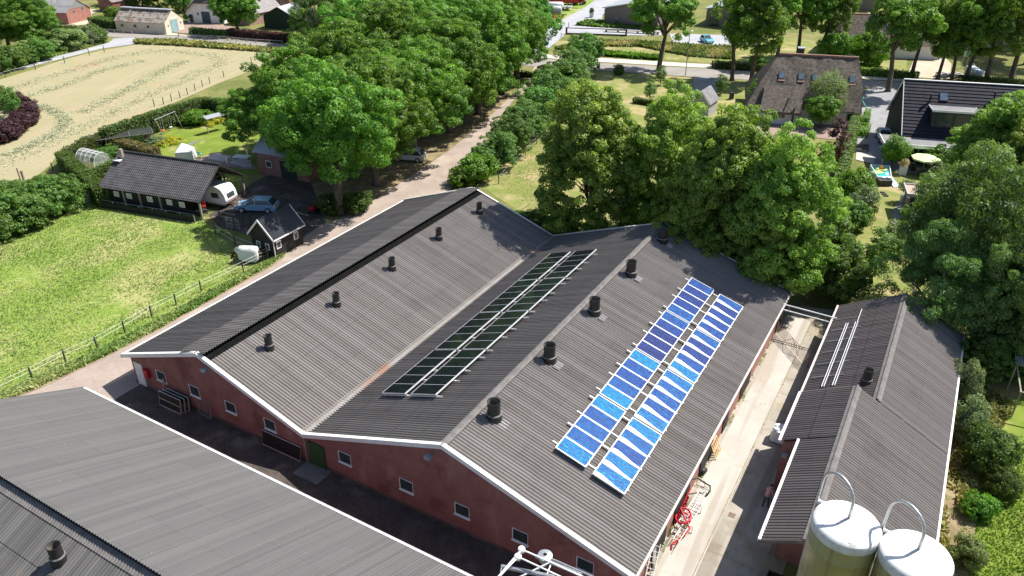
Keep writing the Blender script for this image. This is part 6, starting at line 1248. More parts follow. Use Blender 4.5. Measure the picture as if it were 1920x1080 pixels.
for k, (u, v, w2, h2, kk, lab) in enumerate([(316,268,3.6,.7,'y','flat yellow flowering bed by the swing'),(400,230,4.0,.8,'y','yellow flowering bed at the far lawn corner'),(372,232,4.2,2.2,'brightshrub','bright shrub beside the far yellow flowers'),(348,232,3.0,1.5,'shrub','low shrub at the hedge foot beyond the swing'),(268,266,2.4,.9,'purpleshrub','pinkish flower clump at the end of the brown hedge'),(290,270,3.2,.9,'greyshrub','grey flower clump beside the yellow bed'),(410,224,3.4,1.2,'greyshrub','grey low shrub in the far lawn corner')]):
    if kk == 'y':
        if 'yel' not in KIND: kind('yel', 4.0, 1.0, [crown('yellow_flower_crown', lf_yellow, 1.9, .35, .45, 40, .35, 60, .10, rough=.3)], trunk_mesh('yellow_flower_trunk', .8, .03, .2, .3, 4))
        kk = 'yel'
    tree(kk, byfoot(u,v), h2, w2, lab, name='flower_clump', cat='plant')
# ================================================================== FAR FARMS (upper left)
h = House('shed', 'old pale long shed with mossy roof and faded teal doors', 'shed', (-91.6,184.8), R(-14.4), 13.4, 7.0, 2.45, 4.85)
h.walls(m_creamwall, .2, .1); h.roofs(m_moss, .3, .035, 3); mb = MB(); mb.box(.2,12.8,.21-.004-.0,.205,0,2.3)
mb = MB(); mb.box(.0,3.0,2.9,4.1,4.95,5.02); mb.box(3.3,13.2,2.9,4.1,4.90,4.97); mb.box(.1,13.3,3.2,3.8,4.7,4.9); mb.build('ridge_ventilator', m_metalroof, h.t)
for x in (1.9,5.3,8.7): h.win('near', x, 1.5, .75, .6, m_greywall)
d = h.panel('right', 3.5, .05, 2.6, 2.7, m_teal); h.win('right', 1.3, 1.7, .4, .45, m_greywall); h.win('right', 5.9, 1.7, .4, .45, m_greywall)
h = House('barn', 'brick barn with grey sheet roof behind the lamp post', 'barn', (-119.5,196.4), R(-13.2), 13.0, 8.6, 2.7, 5.2)
h.walls(M('far_brick', (.30,.13,.10), (.36,.17,.13), scale=1, rough=.9), .25, .15); h.roofs(M('far_grey_sheets', (.20,.20,.205), (.25,.25,.255), scale=.8, rough=.85), .3, .03, 2); h.verge(m_wood, .2, .05, (1,))
h.win('right', 2.8, 2.6, .7, .6, m_greywall); h.win('right', 5.9, 2.9, .7, .6, m_greywall)
mb = MB(); mb.prism([(12.86,1.2,3.3),(12.86,4.3,4.95),(12.86,7.4,3.3)], (.03,0,0)); mb.build('gable_boards', m_galv, h.t)
A = G(163,21.5); h = House('shed', 'small brick shed with grey sheet roof beyond the farmyard', 'shed', (A.x,A.y), R(-18), 8.0, 6.0, 2.4, 4.2); h.t.rotation_euler = (0,0,R(62)); h.t.location = (*G(214,23)[:2], 0)
h.walls(M('far_dark_brick', (.20,.085,.07), (.26,.12,.095), scale=1, rough=.9), .25, .15); h.roofs(M('far_brown_sheets', (.23,.19,.18), (.28,.24,.225), scale=.8, rough=.85), .3, .03, 2)
for x in (1.6,3.0): h.win('left', x, 1.5, .6, .5, m_greywall)
h = House('farmhouse', 'white farmhouse gable with blue doors under a thatched hip', 'farmhouse', tuple(G(423,45))[:2], R(80), 14, 10.5, 2.6, 8.0)
h.walls(m_whitewall, .4, .3)
mb = MB(); mb.prism([(-.2,10.6,2.6),(-.2,10.6,2.9),(1.2,7.6,5.4),(4.5,5.25,8.3),(14,5.25,8.3),(14,10.6,2.7)], (0,0,.0001)) if False else None
mb = MB(); L_, W_ = 14, 10.5
V = [(-.3,-.2,2.3),(14,-.2,2.3),(14,5.25,8.2),(4.2,5.25,8.2),(-.4,3.0,4.9),(-.4,7.5,4.9),(-.3,10.7,2.3),(14,10.7,2.3)]
fs_ = [(0,1,2,3,4),(4,3,5),(3,2,7,6,5)]; mb.add(V, fs_); mb.add([(x,y,z-.3) for x,y,z in V], [tuple(reversed(f)) for f in fs_]); e_ = [0,4,5,6]; 
for a_, b_ in zip(e_[:-1], e_[1:]): mb.add([V[a_],V[b_],(V[b_][0],V[b_][1],V[b_][2]-.3),(V[a_][0],V[a_][1],V[a_][2]-.3)], [(0,1,2,3)])
mb.build('roof', m_thatch, h.t)
h.panel('left', 5.0, .05, 2.2, 2.6, m_blue, 'barn_door'); h.panel('left', 8.9, .05, .9, 1.9, m_blue); h.win('left', 2.9, 2.1, .4, .6, m_blue); h.win('left', 7.0, 2.1, .4, .6, m_blue); h.panel('left', 1.1, .05, .8, 1.8, m_blue)
mb = MB(); mb.bar((.28,10.3,2.5),(.28,7.4,5.0),.06,.3); mb.build('verge_trim', m_yellowtrim, h.t)
A = G(504,22); h = House('house', 'brick house gable with white window and grey tiled roof behind the green shed', 'house', (A.x+5.2,A.y+2.0), R(58), 9, 6.2, 3.4, 6.2)
h.walls(M('house_brick', (.26,.13,.105), (.32,.17,.14), scale=1, rough=.9), .3, .2); h.roofs(M('grey_clay_tiles', (.30,.27,.26), (.36,.33,.32), scale=1, rough=.8), .3, .03, 8); h.verge(m_yellowtrim, .25, .06, (0,)); h.win('left', 2.9, 1.5, 1.2, 1.2, bars=True)
A = G(462,46); h = House('house', 'low brick annexe with yellow verge and grey tiles beside the green shed', 'house', (A.x+1.5,A.y-2.0), R(58), 11, 6.5, 2.5, 5.0)
h.walls(M('annexe_brick', (.33,.20,.16), (.40,.25,.20), scale=1, rough=.9), .3, .2); h.roofs(bpy.data.materials['grey_clay_tiles'], .3, .03, 6); h.verge(m_yellowtrim, .25, .06, (0,))
for x in (2.2,5.0): h.win('near', x, 1.6, 1.0, .7)
A = G(555,57); h = House('shed', 'dark green boarded shed with pale metal roof among the trees', 'shed', (A.x,A.y), R(72), 9.5, 8.6, 2.9, 5.0)
h.walls(m_greenwood, .15, .12); h.roofs(m_metalroof, .45, .02, 1)

# ================================================================== OFFICE ACROSS THE ROAD
t = thing('office_building', 'long taupe office building with pale pitched roofs across the road', 'office', tuple(G(1132,46)), R(-29)); mb = MB(); W_, D_ = 13.5, 14
mb.prism([(0,0,0),(W_,0,0),(W_,0,3.7),(W_*.5,0,5.1),(0,0,3.7)], (0,D_,0)); mb.build('wall', m_officewall, t)
def officeroof(x0):
    mb = MB(); mb.prism([(x0-.5,-.35,3.72),(x0+W_*.5,-.35,5.25),(x0+W_*.5,-.35,5.5),(x0-.5,-.35,3.96)], (0,D_+.7,0)); mb.prism([(x0+W_*.5,-.35,5.25),(x0+W_+.5,-.35,3.72),(x0+W_+.5,-.35,3.96),(x0+W_*.5,-.35,5.5)], (0,D_+.7,0)); return mb
officeroof(0).build('roof', m_metalroof, t)
mb = MB(); mb.box(2.8,3.7,-.05,-.003,1.0,2.4); mb.build('window', m_glass, t); mb = MB(); mb.box(8.2,9.0,-.05,-.003,1.0,2.4); mb.build('window', m_glass, t); mb = MB(); mb.box(6.0,11.5,4.0,10.0,4.6,6.9); mb.build('roof_box', m_officewall, t)
t2 = thing('office_building', 'second wing of the taupe office building behind the lamp post', 'office', tuple(G(1322,48)), R(-29)); mb = MB(); mb.prism([(0,0,0),(W_,0,0),(W_,0,3.7),(W_*.5,0,5.1),(0,0,3.7)], (0,D_,0)); mb.build('wall', m_officewall, t2); officeroof(0).build('roof', m_metalroof, t2); mb = MB(); mb.box(1.0,3.2,-.05,-.003,.1,2.4); mb.build('window', m_glass, t2)
mb = MB(); mb.box(6.0,11.5,4.0,10.0,4.6,6.9); mb.build('roof_box', m_officewall, t2)
t3 = thing('office_building', 'rear grey roofed hall behind the office, at the top edge', 'office', tuple(G(1420,10)), R(-20)); mb = MB(); mb.box(0,30,0,14,0,5); mb.build('wall', m_officewall, t3); mb = MB(); mb.box(-.4,30.4,-.4,14.4,5.003,5.3); mb.build('roof', m_metalroof, t3)
b = G(1109,33); t = thing('plant_pot', 'tall grey planter on the office forecourt', 'planter', (b.x,b.y,0)); mb = MB(); mb.lathe((0,0,0), [(.01,0),(.45,0),(.6,1.2),(.5,1.25),(.01,1.15)], 16); mb.build('pot', m_galv, t); o = bpy.data.objects.new('plant', KIND['yew'][2][0]); COL.objects.link(o); o.parent = t; o.scale = (.28,.28,.3); o.location = (0,0,1.1)
b = G(1062,64); t = thing('pergola', 'low dark frame with posts in the bed before the office', 'pergola', (b.x,b.y,0), R(-9)); e = 13.5; mb = MB()
for x in (0,e): mb.box(x-.2,x+.2,-.2,.2,0,1.5)
mb.build('post', m_post, t); mb = MB(); mb.box(.2,e-.2,-.08,.08,1.3,1.45); mb.box(.2,e-.2,-.15,.15,.05,.3); mb.build('beam', m_post, t)
b = G(1134,60); t = thing('bench', 'long pale wooden bench bending along the office path', 'bench', (b.x,b.y,0), R(-8)); mb = MB(); mb.box(0,3.2,-.5,.5,.45,.6); mb.prism([(3.2,-.5,.45),(3.2,.5,.45),(12.5,-.7,.45),(12.5,-1.7,.45)][::-1], (0,0,.15)); mb.build('seat', m_wood, t)
for x, y in ((.3,0),(3,0),(7.5,-.6),(12,-1.2)): mb = MB(); mb.box(x-.2,x+.2,y-.3,y+.3,0,.45); mb.build('leg', m_post, t)
b = G(1269,76); t = thing('sign_board', 'small red leaning sign on the car park edge', 'sign', (b.x,b.y,0), R(20)); mb = MB(); mb.prism([(-.4,0,0),(.4,0,0),(.75,.3,1.5),(0,.3,1.5)], (0,.06,0)); mb.build('board', m_red, t)
for u, v, lab in ((1052,71,'left'),(1066,51,'right')):
    b = G(u,v); t = thing('bollard', 'thin dark post at the near corner of the grey side road' if lab == 'left' else 'thin dark post at the inner corner of the grey side road', 'bollard', (b.x,b.y,0), 0, 'posts along the side road'); mb = MB(); mb.tube([(0,0,0),(0,0,1.1)], .07, 8); mb.build('post', m_post, t); mb = MB(); mb.lathe((0,0,1.1), [(.07,0),(.07,.05),(.001,.1)], 8); mb.build('cap', m_white, t)
b = G(1017,60); t = thing('road_sign', 'small pale sign board beside the side road mouth', 'sign', (b.x,b.y,0)); mb = MB(); mb.tube([(0,0,0),(0,0,2.2)], .05, 8); mb.build('post', m_galv, t); mb = MB(); mb.box(-.35,.35,-.08,-.05,1.4,2.2); mb.build('plate', m_teal, t)
# --- street lamps
def lamp(label, foot, top_v, arm, rz):
    b = G(*foot); hh = zat(b.x, b.y, top_v); t = thing('street_lamp', label, 'street lamp', (b.x,b.y,0), rz, 'street lamps'); mb = MB(); mb.tube([(0,0,0),(0,0,hh*.5),(0,0,hh-.35),(arm*.3,0,hh-.1),(arm,0,hh)], [.09,.075,.06,.05,.05], 10); mb.build('pole', m_galv, t, smooth=True); mb = MB(); mb.box(arm-.1,arm+.55,-.13,.13,hh-.06,hh+.07); mb.build('lamp_head', m_white, t, bevel=.05)
lamp('street lamp post at the road right of the dark oak', (1285,142), 59, .35, R(40)); lamp('street lamp post at the road in the upper left corner', (109,57), 2, 1.0, R(-20))
# --- parked farm machines
m_dgreen = M('dark_machine_green', (.02,.08,.05), (.03,.10,.06), scale=3, rough=.5); m_grey = M('machine_grey', (.30,.32,.34), (.38,.40,.42), scale=3, rough=.4)
def wheels(t, pts, r):
    for (x, y) in pts: mb = MB(); mb.tube([(x,y-.2,r),(x,y+.2,r)], r, 16); w_ = mb.build('wheel', m_black, t); mb = MB(); mb.tube([(x,y-.22,r),(x,y+.22,r)], r*.5, 10); mb.build('rim', m_white, w_)
MG = 'farm machines parked by the side road'
def tractor(label, foot, rz, col):
    b = G(*foot); t = thing('tractor', label, 'tractor', (b.x,b.y,0), rz, MG); mb = MB(); mb.box(.2,2.2,-.4,.4,.9,1.7); mb.build('bonnet', col, t, bevel=.12); mb = MB(); mb.box(-1.0,.2,-.7,.7,1.2,2.7); mb.build('cab', m_glass, t, bevel=.1); mb = MB(); mb.box(-1.1,.35,-.8,.8,2.7,2.85); mb.build('roof', col if 'white' not in label else m_white, t, bevel=.05); mb = MB(); mb.bar((-1.2,0,.8),(2.2,0,.8),.5); mb.build('chassis', m_black, t)
    wheels(t, [(-.6,-.95),(-.6,.95)], .85); wheels(t, [(1.7,-.85),(1.7,.85)], .55)
def trailer(label, foot, rz, col, L=5, W=2.3, zb=.8, hs=.8):
    b = G(*foot); t = thing('farm_trailer', label, 'trailer', (b.x,b.y,0), rz, MG); mb = MB(); mb.box(-L/2,L/2,-W/2,W/2,zb,zb+.12)
    mb.box(-L/2,L/2,-W/2,-W/2+.08,zb+.12,zb+hs); mb.box(-L/2,L/2,W/2-.08,W/2,zb+.12,zb+hs); mb.box(-L/2,-L/2+.08,-W/2+.08,W/2-.08,zb+.12,zb+hs); mb.box(L/2-.08,L/2,-W/2+.08,W/2-.08,zb+.12,zb+hs); mb.build('bed', col, t); mb = MB(); mb.bar((L/2,0,.6),(L/2+1.6,0,.5),.14); mb.bar((-L/2,0,.65),(L/2,0,.65),.2); mb.build('drawbar', m_black, t); wheels(t, [(-.8,-W/2+.2),(-.8,W/2-.2),(.5,-W/2+.2),(.5,W/2-.2)], .42)
def tanker(label, foot, rz, col, L=4.6, r=.95):
    b = G(*foot); t = thing('slurry_tanker', label, 'tanker', (b.x,b.y,0), rz, MG); mb = MB(); prof_ = [(-L/2-.3,.3),(-L/2-.15,r*.8),(-L/2,r),(L/2,r),(L/2+.15,r*.8),(L/2+.3,.3)]; mb.tube([(x,0,r+.75) for x,_ in prof_], [q for _, q in prof_], 20); mb.build('tank', col, t, smooth=True); mb = MB(); mb.bar((-L/2,0,.65),(L/2+1.6,0,.5),.2); mb.build('drawbar', m_black, t); wheels(t, [(-.5,-.9),(-.5,.9)], .7)
tractor('green tractor with pale cab roof parked behind the red trailer', (1004,32), R(-60), m_dgreen); trailer('red flatbed trailer parked nearest the side road mouth', (1018,37.5), R(-6), m_red, 5.5, 2.3, .6, .5)
tanker('grey slurry tanker parked beside the red trailer', (1034,31), R(-8), m_grey); trailer('grey box wagon parked behind the slurry tanker', (1011,18), R(-5), m_grey, 5, 2.4, 1.0, 2.2)
tanker('pale green tanker parked behind the grey slurry tanker', (1041,21), R(-8), m_white, 3.6, .8); trailer('low white trailer parked right of the tankers', (1060,19), R(-8), m_white, 3.4, 1.8, .7, .35)
trailer('red farm wagon parked at the top edge, left', (1040,9), R(-5), m_red, 5.2, 2.4, .9, 1.0); trailer('red farm wagon parked at the top edge, right', (1069,9), R(-5), m_red, 5.0, 2.4, .7, .9); tractor('dark tractor at the top edge behind the red wagons', (1082,8), R(-30), m_red); tractor('red and white tractor at the very top edge', (1052,2), R(-40), m_red); trailer('pale wagon with pink wheels at the top edge, left', (1024,6), R(-5), m_white, 5, 2.4, 1.0, 1.8)
A = G(522,334); B = G(571,343); an = math.atan2(B.y-A.y, B.x-A.x); h = House('house', 'brick house with pale roof half hidden under the oaks by the yard', 'house', (A.x-3.5*math.cos(an), A.y-3.5*math.sin(an)), an, 8.2, 8.0, 2.9, 5.6)
h.walls(bpy.data.materials['house_brick'], .35, .25); h.roofs(bpy.data.materials['pale_seamed_metal'], .3, .03, 5); h.verge(m_white, .22, .05, (0,1)); h.panel('near', 5.0, .03, 2.4, 2.2, m_greenwood, 'garage_door'); h.win('near', 2.0, 1.5, .9, .9)
A = G(1328,222); h = House('shed', 'small garden shed with steep grey roof between the lindens and the entrance drive', 'shed', (A.x,A.y), R(58), 4.2, 3.2, 2.0, 3.9); h.walls(m_greywall, .15, .12); h.roofs(m_membrane, 0); h.verge(m_white, .18, .05, (0,))
b = G(1371,186); t = thing('waste_bin', 'dark wheeled bin standing by the entrance drive', 'bin', (b.x,b.y,0), R(20)); mb = MB(); mb.prism([(-.27,-.3,.1),(.27,-.3,.1),(.27,.3,.1),(-.27,.3,.1)], (0,0,.95)); mb.build('bin_body', m_post, t, bevel=.03); mb = MB(); mb.box(-.3,.3,-.34,.34,1.052,1.11); mb.build('lid', m_black, t)
for x_ in (-.25,.25): mb = MB(); mb.tube([(x_-.04,.3,.1),(x_+.04,.3,.1)], .1, 10); mb.build('wheel', m_black, t)
# ================================================================== THATCHED HOUSE
t = thing('thatched_house', 'big thatched farmhouse with five skylights and terracotta ridge', 'house', (39.0,114.8,0), R(-14.5))
L_, zr_, ze_ = 16.4, 8.75, 2.3; x0_, x1_, wd_ = -3.6, 12.8, 13.4; yr = 6.7; rl_, rr_ = .5, 11.9
def roofpt(x, y): return ze_+(zr_-ze_)*(1-abs(y-yr)/yr)
mb = MB(); n_ = 44; m2 = 18
# near and far slopes bulge softly, hipped ends: left full, right half
def hipx(z, side):
    f = (z-ze_)/(zr_-ze_)
    if side == 0: return x0_+(rl_-x0_)*f
    return x1_ if f < .45 else x1_+(rr_-x1_)*(f-.45)/.55
for sgn in (-1, 1):
    vs = []
    for j in range(m2+1):
        f = j/m2; y = yr+sgn*yr*(1-f); z = ze_+(zr_-ze_)*f+.25*math.sin(math.pi*f)
        a, b_ = hipx(ze_+(zr_-ze_)*f, 0), hipx(ze_+(zr_-ze_)*f, 1)
        for i in range(n_+1):
            x = a+(b_-a)*i/n_; zz = z+.06*math.sin(x*1.3+j*.6)+.05*math.sin(x*2.9-j*.8)+random.gauss(0,.018)
            if sgn < 0: zz += .38*math.exp(-((x-7.2)/1.9)**2)*max(0, 1-f*2.2)*0
            vs.append((x, y, zz))
    k = n_+1; fs_ = [(j*k+i, j*k+i+1, (j+1)*k+i+1, (j+1)*k+i) for j in range(m2) for i in range(n_)]; mb.add(vs, fs_ if sgn < 0 else [tuple(reversed(f)) for f in fs_])
for side in (0, 1):
    vs = []; q = 10
    for j in range(m2+1):
        f = j/m2; z = ze_+(zr_-ze_)*f+.25*math.sin(math.pi*f); x = hipx(ze_+(zr_-ze_)*f, side); y0, y1 = yr-yr*(1-f), yr+yr*(1-f)
        for i in range(q+1): vs.append((x+(-.15 if side == 0 else .15)*math.sin(math.pi*i/q)*(1-f), y0+(y1-y0)*i/q, z))
    k = q+1; fs_ = [(j*k+i, j*k+i+1, (j+1)*k+i+1, (j+1)*k+i) for j in range(m2) for i in range(q)]; mb.add(vs, fs_)
lo_ = [(x0_,0,ze_-.02),(x1_,0,ze_-.02),(x1_,wd_,ze_-.02),(x0_,wd_,ze_-.02)]; mb.add(lo_, [(3,2,1,0)])
ro = mb.build('roof', m_thatch, t, smooth=False)
mb = MB(); nn_ = 30
for i in range(nn_): mb.tube([(rl_+(rr_-rl_)*i/nn_,yr,zr_+.03),(rl_+(rr_-rl_)*(i+1)/nn_+.03,yr,zr_+.07)], [.2,.22], 8)
mb.build('ridge', m_ridge, t)
mb = MB(); mb.box(x0_+.8,x1_-.5,.7,wd_-.7,0,ze_+.1); mb.build('wall', m_whitewall, t)
mb = MB(); mb.box(3.2,4.1,yr+.5,yr+1.5,7.6,9.6); co_ = mb.build('chimney', m_post, t); mb = MB(); mb.box(3.1,4.2,yr+.4,yr+1.6,9.602,9.72); mb.build('cap', m_galv, co_)
ku = (zr_-ze_)/yr; un = Vector((0,1,ku)).normalized(); nn = Vector((0,-ku,1)).normalized()
for i, x in enumerate((1.1,3.9,5.9,8.9,11.2)):
    y = 3.75-.0*i; c = Vector((x,y,ze_+ku*y+.26)); f = MB(); w2, h2 = .42, .58
    P_ = [c-Vector((w2,0,0))-un*h2, c+Vector((w2,0,0))-un*h2, c+Vector((w2,0,0))+un*h2, c-Vector((w2,0,0))+un*h2]; f.prism(P_, nn*.16); so_ = f.build('skylight', m_post, ro)
    g = MB(); g.prism([c+(p-c)*.84+nn*.162 for p in P_], nn*.01); g.build('pane', m_skyglass, so_)
    g = MB(); c2 = c-un*(h2+.2); g.prism([c2-Vector((w2+.06,0,0))-un*.16+nn*.0, c2+Vector((w2+.06,0,0))-un*.16, c2+Vector((w2+.06,0,0))+un*.16, c2-Vector((w2+.06,0,0))+un*.16], nn*.10); g.build('sill', m_ridge, so_)
# kitchen wing: a lower thatched slope with its own white wall and a dark recess
mb = MB(); mb.prism([(-1.6,-1.9,1.85),(4.2,-1.9,1.85),(4.6,2.2,4.75),(-1.2,2.2,4.75)], (0,-.05,.34)); w_o = mb.build('wing_roof', m_thatch, t)
mb = MB(); mb.box(-1.3,4.0,-.9,.68,0,2.3); mb.build('wing_wall', m_whitewall, t); mb = MB(); mb.box(.9,2.2,-.95,-.903,.9,1.9); wo_ = mb.build('window', m_whitewall, t); mb = MB(); mb.box(1.0,1.5,-.965,-.952,1.0,1.8); mb.box(1.6,2.1,-.965,-.952,1.0,1.8); mb.build('pane', m_glass, wo_)
mb = MB(); mb.bar((2.1,-1.5,3.0),(2.8,.6,4.5),.14); mb.tube([(3.2,-1.7,0),(3.2,-1.7,2.9)], .16, 8); mb.build('flue', m_post, t)
mb = MB(); mb.box(-3.0,-1.4,.2,.69,.2,2.0) if False else mb.box(11.0,11.9,.60,.697,.9,1.9); mb.build('window', m_glass, t)
b = G(1466,224); t = thing('garden_table', 'long garden table with white top on the thatched house terrace', 'table', (b.x,b.y,0), R(-14)); mb = MB(); mb.box(-1.3,1.3,-.45,.45,.70,.76); mb.build('tabletop', m_white, t)
for x in (-1.2,1.2):
    for y in (-.38,.38): mb = MB(); mb.bar((x,y,0),(x,y,.7),.07); mb.build('leg', m_post, t)
for k, x in enumerate((-.9,0,.9)): p = b+Vector((x*.97+.16,-x*.25-.72,0)); chair(['dark chair at the left end of the long garden table','dark chair at the middle of the long garden table','green cushioned chair at the right end of the long garden table'][k], p, R(166), m_lime if k == 2 else m_post, m_post, 'chairs at the long garden table')
b = G(1614,210); t = thing('gable_awning', 'turquoise awnings on the gable side of the thatched house', 'awning', (b.x,b.y,0), R(75)); mb = MB(); mb.prism([(-1.6,-.4,1.1),(.6,-.4,1.1),(.6,.3,2.0),(-1.6,.3,2.0)], (0,.0,.06)); mb.prism([(1.1,-.3,1.7),(1.9,-.3,1.7),(1.9,.3,2.3),(1.1,.3,2.3)], (0,.0,.06)); mb.build('cloth', M('turquoise_cloth', (.06,.48,.36), (.09,.54,.42), scale=2, rough=.7), t); mb = MB(); mb.bar((-1.6,.3,0),(-1.6,.3,2.0),.05); mb.bar((1.9,.3,0),(1.9,.3,2.3),.05); mb.build('pole', m_galv, t)
# ================================================================== DARK TILED HOUSE
h = House('house', 'modern house with blue-black tiled roof and a flat dormer', 'house', (51.4,98.6), R(-14.2), 19, 12.2, 3.1, 9.0)
h.walls(m_darkwood, .5, .25); h.roofs(m_slate, 9.5, .004, 17, .085); h.verge(m_white, .3, .08, (0,)); mb = MB(); mb.box(0,19,5.95,6.25,9.02,9.12); mb.build('ridge', m_white, h.t)
kz = 5.9/6.1; un = Vector((0,1,kz)).normalized(); nn = Vector((0,-kz,1)).normalized()
d_ = MB(); d_.box(3.4,8.5,1.15,4.2,4.0,6.35); do = d_.build('dormer', m_post, h.t); d_ = MB(); d_.box(3.15,8.75,.85,4.6,6.352,6.5); d_.build('dormer_roof', m_membrane, do); d_ = MB(); d_.box(3.10,8.80,.80,.85,6.30,6.56); d_.box(3.10,3.15,.85,4.5,6.353,6.56); d_.box(8.75,8.80,.85,4.5,6.353,6.56); d_.build('trim', m_white, do)
for x in (3.75, 6.1): d_ = MB(); d_.box(x,x+2.0,1.10,1.147,4.5,6.1); d_.build('window', m_glass, do)
c = Vector((4.9,4.35,3.1+kz*4.35+.08)); f = MB(); P_ = [c-Vector((.5,0,0))-un*.6, c+Vector((.5,0,0))-un*.6, c+Vector((.5,0,0))+un*.6, c-Vector((.5,0,0))+un*.6]; f.prism(P_, nn*.12); so_ = f.build('skylight', m_post, h.t); g = MB(); g.prism([c+(p-c)*.86+nn*.122 for p in P_], nn*.01); g.build('pane', m_skyglass, so_)
for x, y in ((3.2,3.75),(10.9,4.4),(12.0,4.5)):
    z = 3.1+kz*y; f = MB(); f.tube([(x,y,z-.1),(x,y,z+.95)], .12, 10); f.tube([(x,y,z+.95),(x,y,z+1.15)], .19, 10); f.build('flue', m_black, h.t)
mb = MB(); mb.box(-2.6,19,-3.6,.48,2.75,2.98); eo = mb.build('flat_roof', m_membrane, h.t); mb = MB(); mb.box(-2.7,19,-3.7,-3.6,2.66,3.10); mb.box(-2.7,-2.6,-3.6,.5,2.66,3.08); mb.build('trim', m_white, eo)
mb = MB(); mb.box(.4,19,-1.9,-1.7,0,2.74); mb.build('wall', m_darkwood, h.t)
for x in (.9, 6.0): 
    mb = MB(); mb.box(x,x+1.1,-1.98,-1.903,.05,2.35); wo_ = mb.build('door', m_lime if x > 3 else m_white, h.t); mb = MB(); mb.box(x+.14,x+.96,-2.0,-1.983,.3,2.2); mb.build('pane', m_glass, wo_)
mb = MB(); mb.box(-2.4,-2.25,-3.4,-3.25,0,2.74); mb.build('post', m_white, h.t)
b = G(1728,326); t = thing('parasol', 'lime green parasol open over the terrace table', 'parasol', (b.x,b.y,0)); mb = MB(); cc = [(1.72*math.cos(a*math.pi/4+.2),1.72*math.sin(a*math.pi/4+.2),2.15) for a in range(8)]; mb.add(cc+[(0,0,2.62)], [(k,(k+1)%8,8) for k in range(8)]); mb.add([(x,y,z-.18) for x,y,z in cc]+cc, [(k,(k+1)%8,8+(k+1)%8,8+k) for k in range(8)]); mb.build('canopy', M('lime_canvas', (.60,.74,.36), (.64,.78,.40), scale=1, rough=.9), t); mb = MB(); mb.tube([(0,0,.1),(0,0,2.6)], .03, 8); mb.build('pole', m_white, t)
for k in range(8): mb = MB(); mb.bar((0,0,2.54),(cc[k][0],cc[k][1],2.12),.02); mb.build('rib', m_galv, t)
mb = MB(); mb.lathe((0,0,0), [(.01,0),(.3,0),(.3,.08),(.05,.14)], 16); mb.build('base', m_galv, t)
b = G(1727,323); t = thing('lounge_table', 'pale low table on the terrace under the parasol', 'table', (b.x,b.y-.6,0), R(-12)); mb = MB(); mb.box(-.9,.9,-.45,.45,.62,.70); mb.build('tabletop', m_paleslab, t)
for x in (-.8,.8): mb = MB(); mb.box(x-.05,x+.05,-.4,.4,0,.62); mb.build('leg', m_paleslab, t)
m_wick = M('dark_wicker', (.05,.047,.045), (.09,.085,.08), scale=8, rough=.8)
def armchair(lab, p, rz): 
    t = thing('wicker_chair', lab, 'armchair', (p.x,p.y,0), rz, 'wicker chairs under the parasol'); mb = MB(); mb.box(-.42,.42,-.4,.4,.1,.42); mb.build('seat', m_wick, t, bevel=.05); mb = MB(); mb.box(-.42,.42,.28,.42,.42,.85); mb.build('backrest', m_wick, t, bevel=.05)
    for s in (-.38,.38): mb = MB(); mb.box(s-.07,s+.07,-.36,.28,.42,.62); mb.build('armrest', m_wick, t, bevel=.03)
    mb = MB(); mb.box(-.28,.28,-.32,.24,.425,.5); mb.build('cushion', m_paleslab, t, bevel=.03)
armchair('wicker armchair on the lawn side of the terrace table', G(1725,329), R(170)); armchair('wicker armchair right of the terrace table', G(1740,322), R(-100)); armchair('wicker armchair left of the terrace table', G(1712,319), R(80))
b = G(1691,327); t = thing('flower_box', 'tall white planter with pink flowers at the terrace corner', 'planter', (b.x,b.y,0), R(-12)); mb = MB(); mb.prism([(-.42,-.42,0),(.42,-.42,0),(.42,.42,0),(-.42,.42,0)], (0,0,1.2)); mb.build('pot', m_whitewall, t, bevel=.04); lf_pink = leafmat('pink_flowers', (.16,.24,.08), (.72,.40,.42)); o = bpy.data.objects.new('flowers', crown('pink_flower_crown', lf_pink, .42, .4, 1.55, 14, .22, 40, .09)); COL.objects.link(o); o.parent = t
b = G(1694,379); t = thing('potted_tree', 'small standard tree in a white square pot by the garden house', 'potted tree', (b.x,b.y,0), R(-15)); mb = MB(); mb.box(-.4,.4,-.4,.4,0,.75); mb.build('pot', m_whitewall, t, bevel=.03); mb = MB(); mb.tube([(0,0,.7),(.05,0,1.5)], .05, 8); mb.build('trunk', m_bark, t); o = bpy.data.objects.new('crown', crown('pot_tree_crown', lf_grey, .72, .62, 2.0, 30, .3, 60, .07)); COL.objects.link(o); o.parent = t
# pool
P_ = [G(1632,310,.8), G(1668,312,.8), G(1671,334,.8), G(1646,333,.8)]; b = sum(P_, Vector((0,0,0)))/4; b.z = 0; t = thing('pool', 'frame pool with turquoise water and pool toys on the garden lawn', 'pool', b); Q = [Vector((p.x-b.x,p.y-b.y,0)) for p in P_]; m_poolw = M('pale_pool_liner', (.60,.64,.68), (.68,.72,.75), scale=1, rough=.5); mb = MB()
for i in range(4): a_, c_ = Q[i], Q[(i+1)%4]; mb.bar(a_+Vector((0,0,.42)), c_+Vector((0,0,.42)), .10, .84)
mb.build('pool_wall', m_poolw, t); m_water = M('pool_water', (.03,.46,.44), (.06,.56,.50), scale=.8, layers=[((.15,.68,.60), 1.6, .5, .7, (1,1,1), .6)], rough=.06, spec=.5, bump=.1, bscale=4); mb = MB(); mb.prism([p*.97+Vector((0,0,.62)) for p in Q], (0,0,.06)); mb.build('water', m_water, t)
mb = MB()
for i in range(4): mb.tube([Q[i]+Vector((0,0,.86)), Q[(i+1)%4]+Vector((0,0,.86))], .06, 8)
mb.build('top_rail', m_white, t)
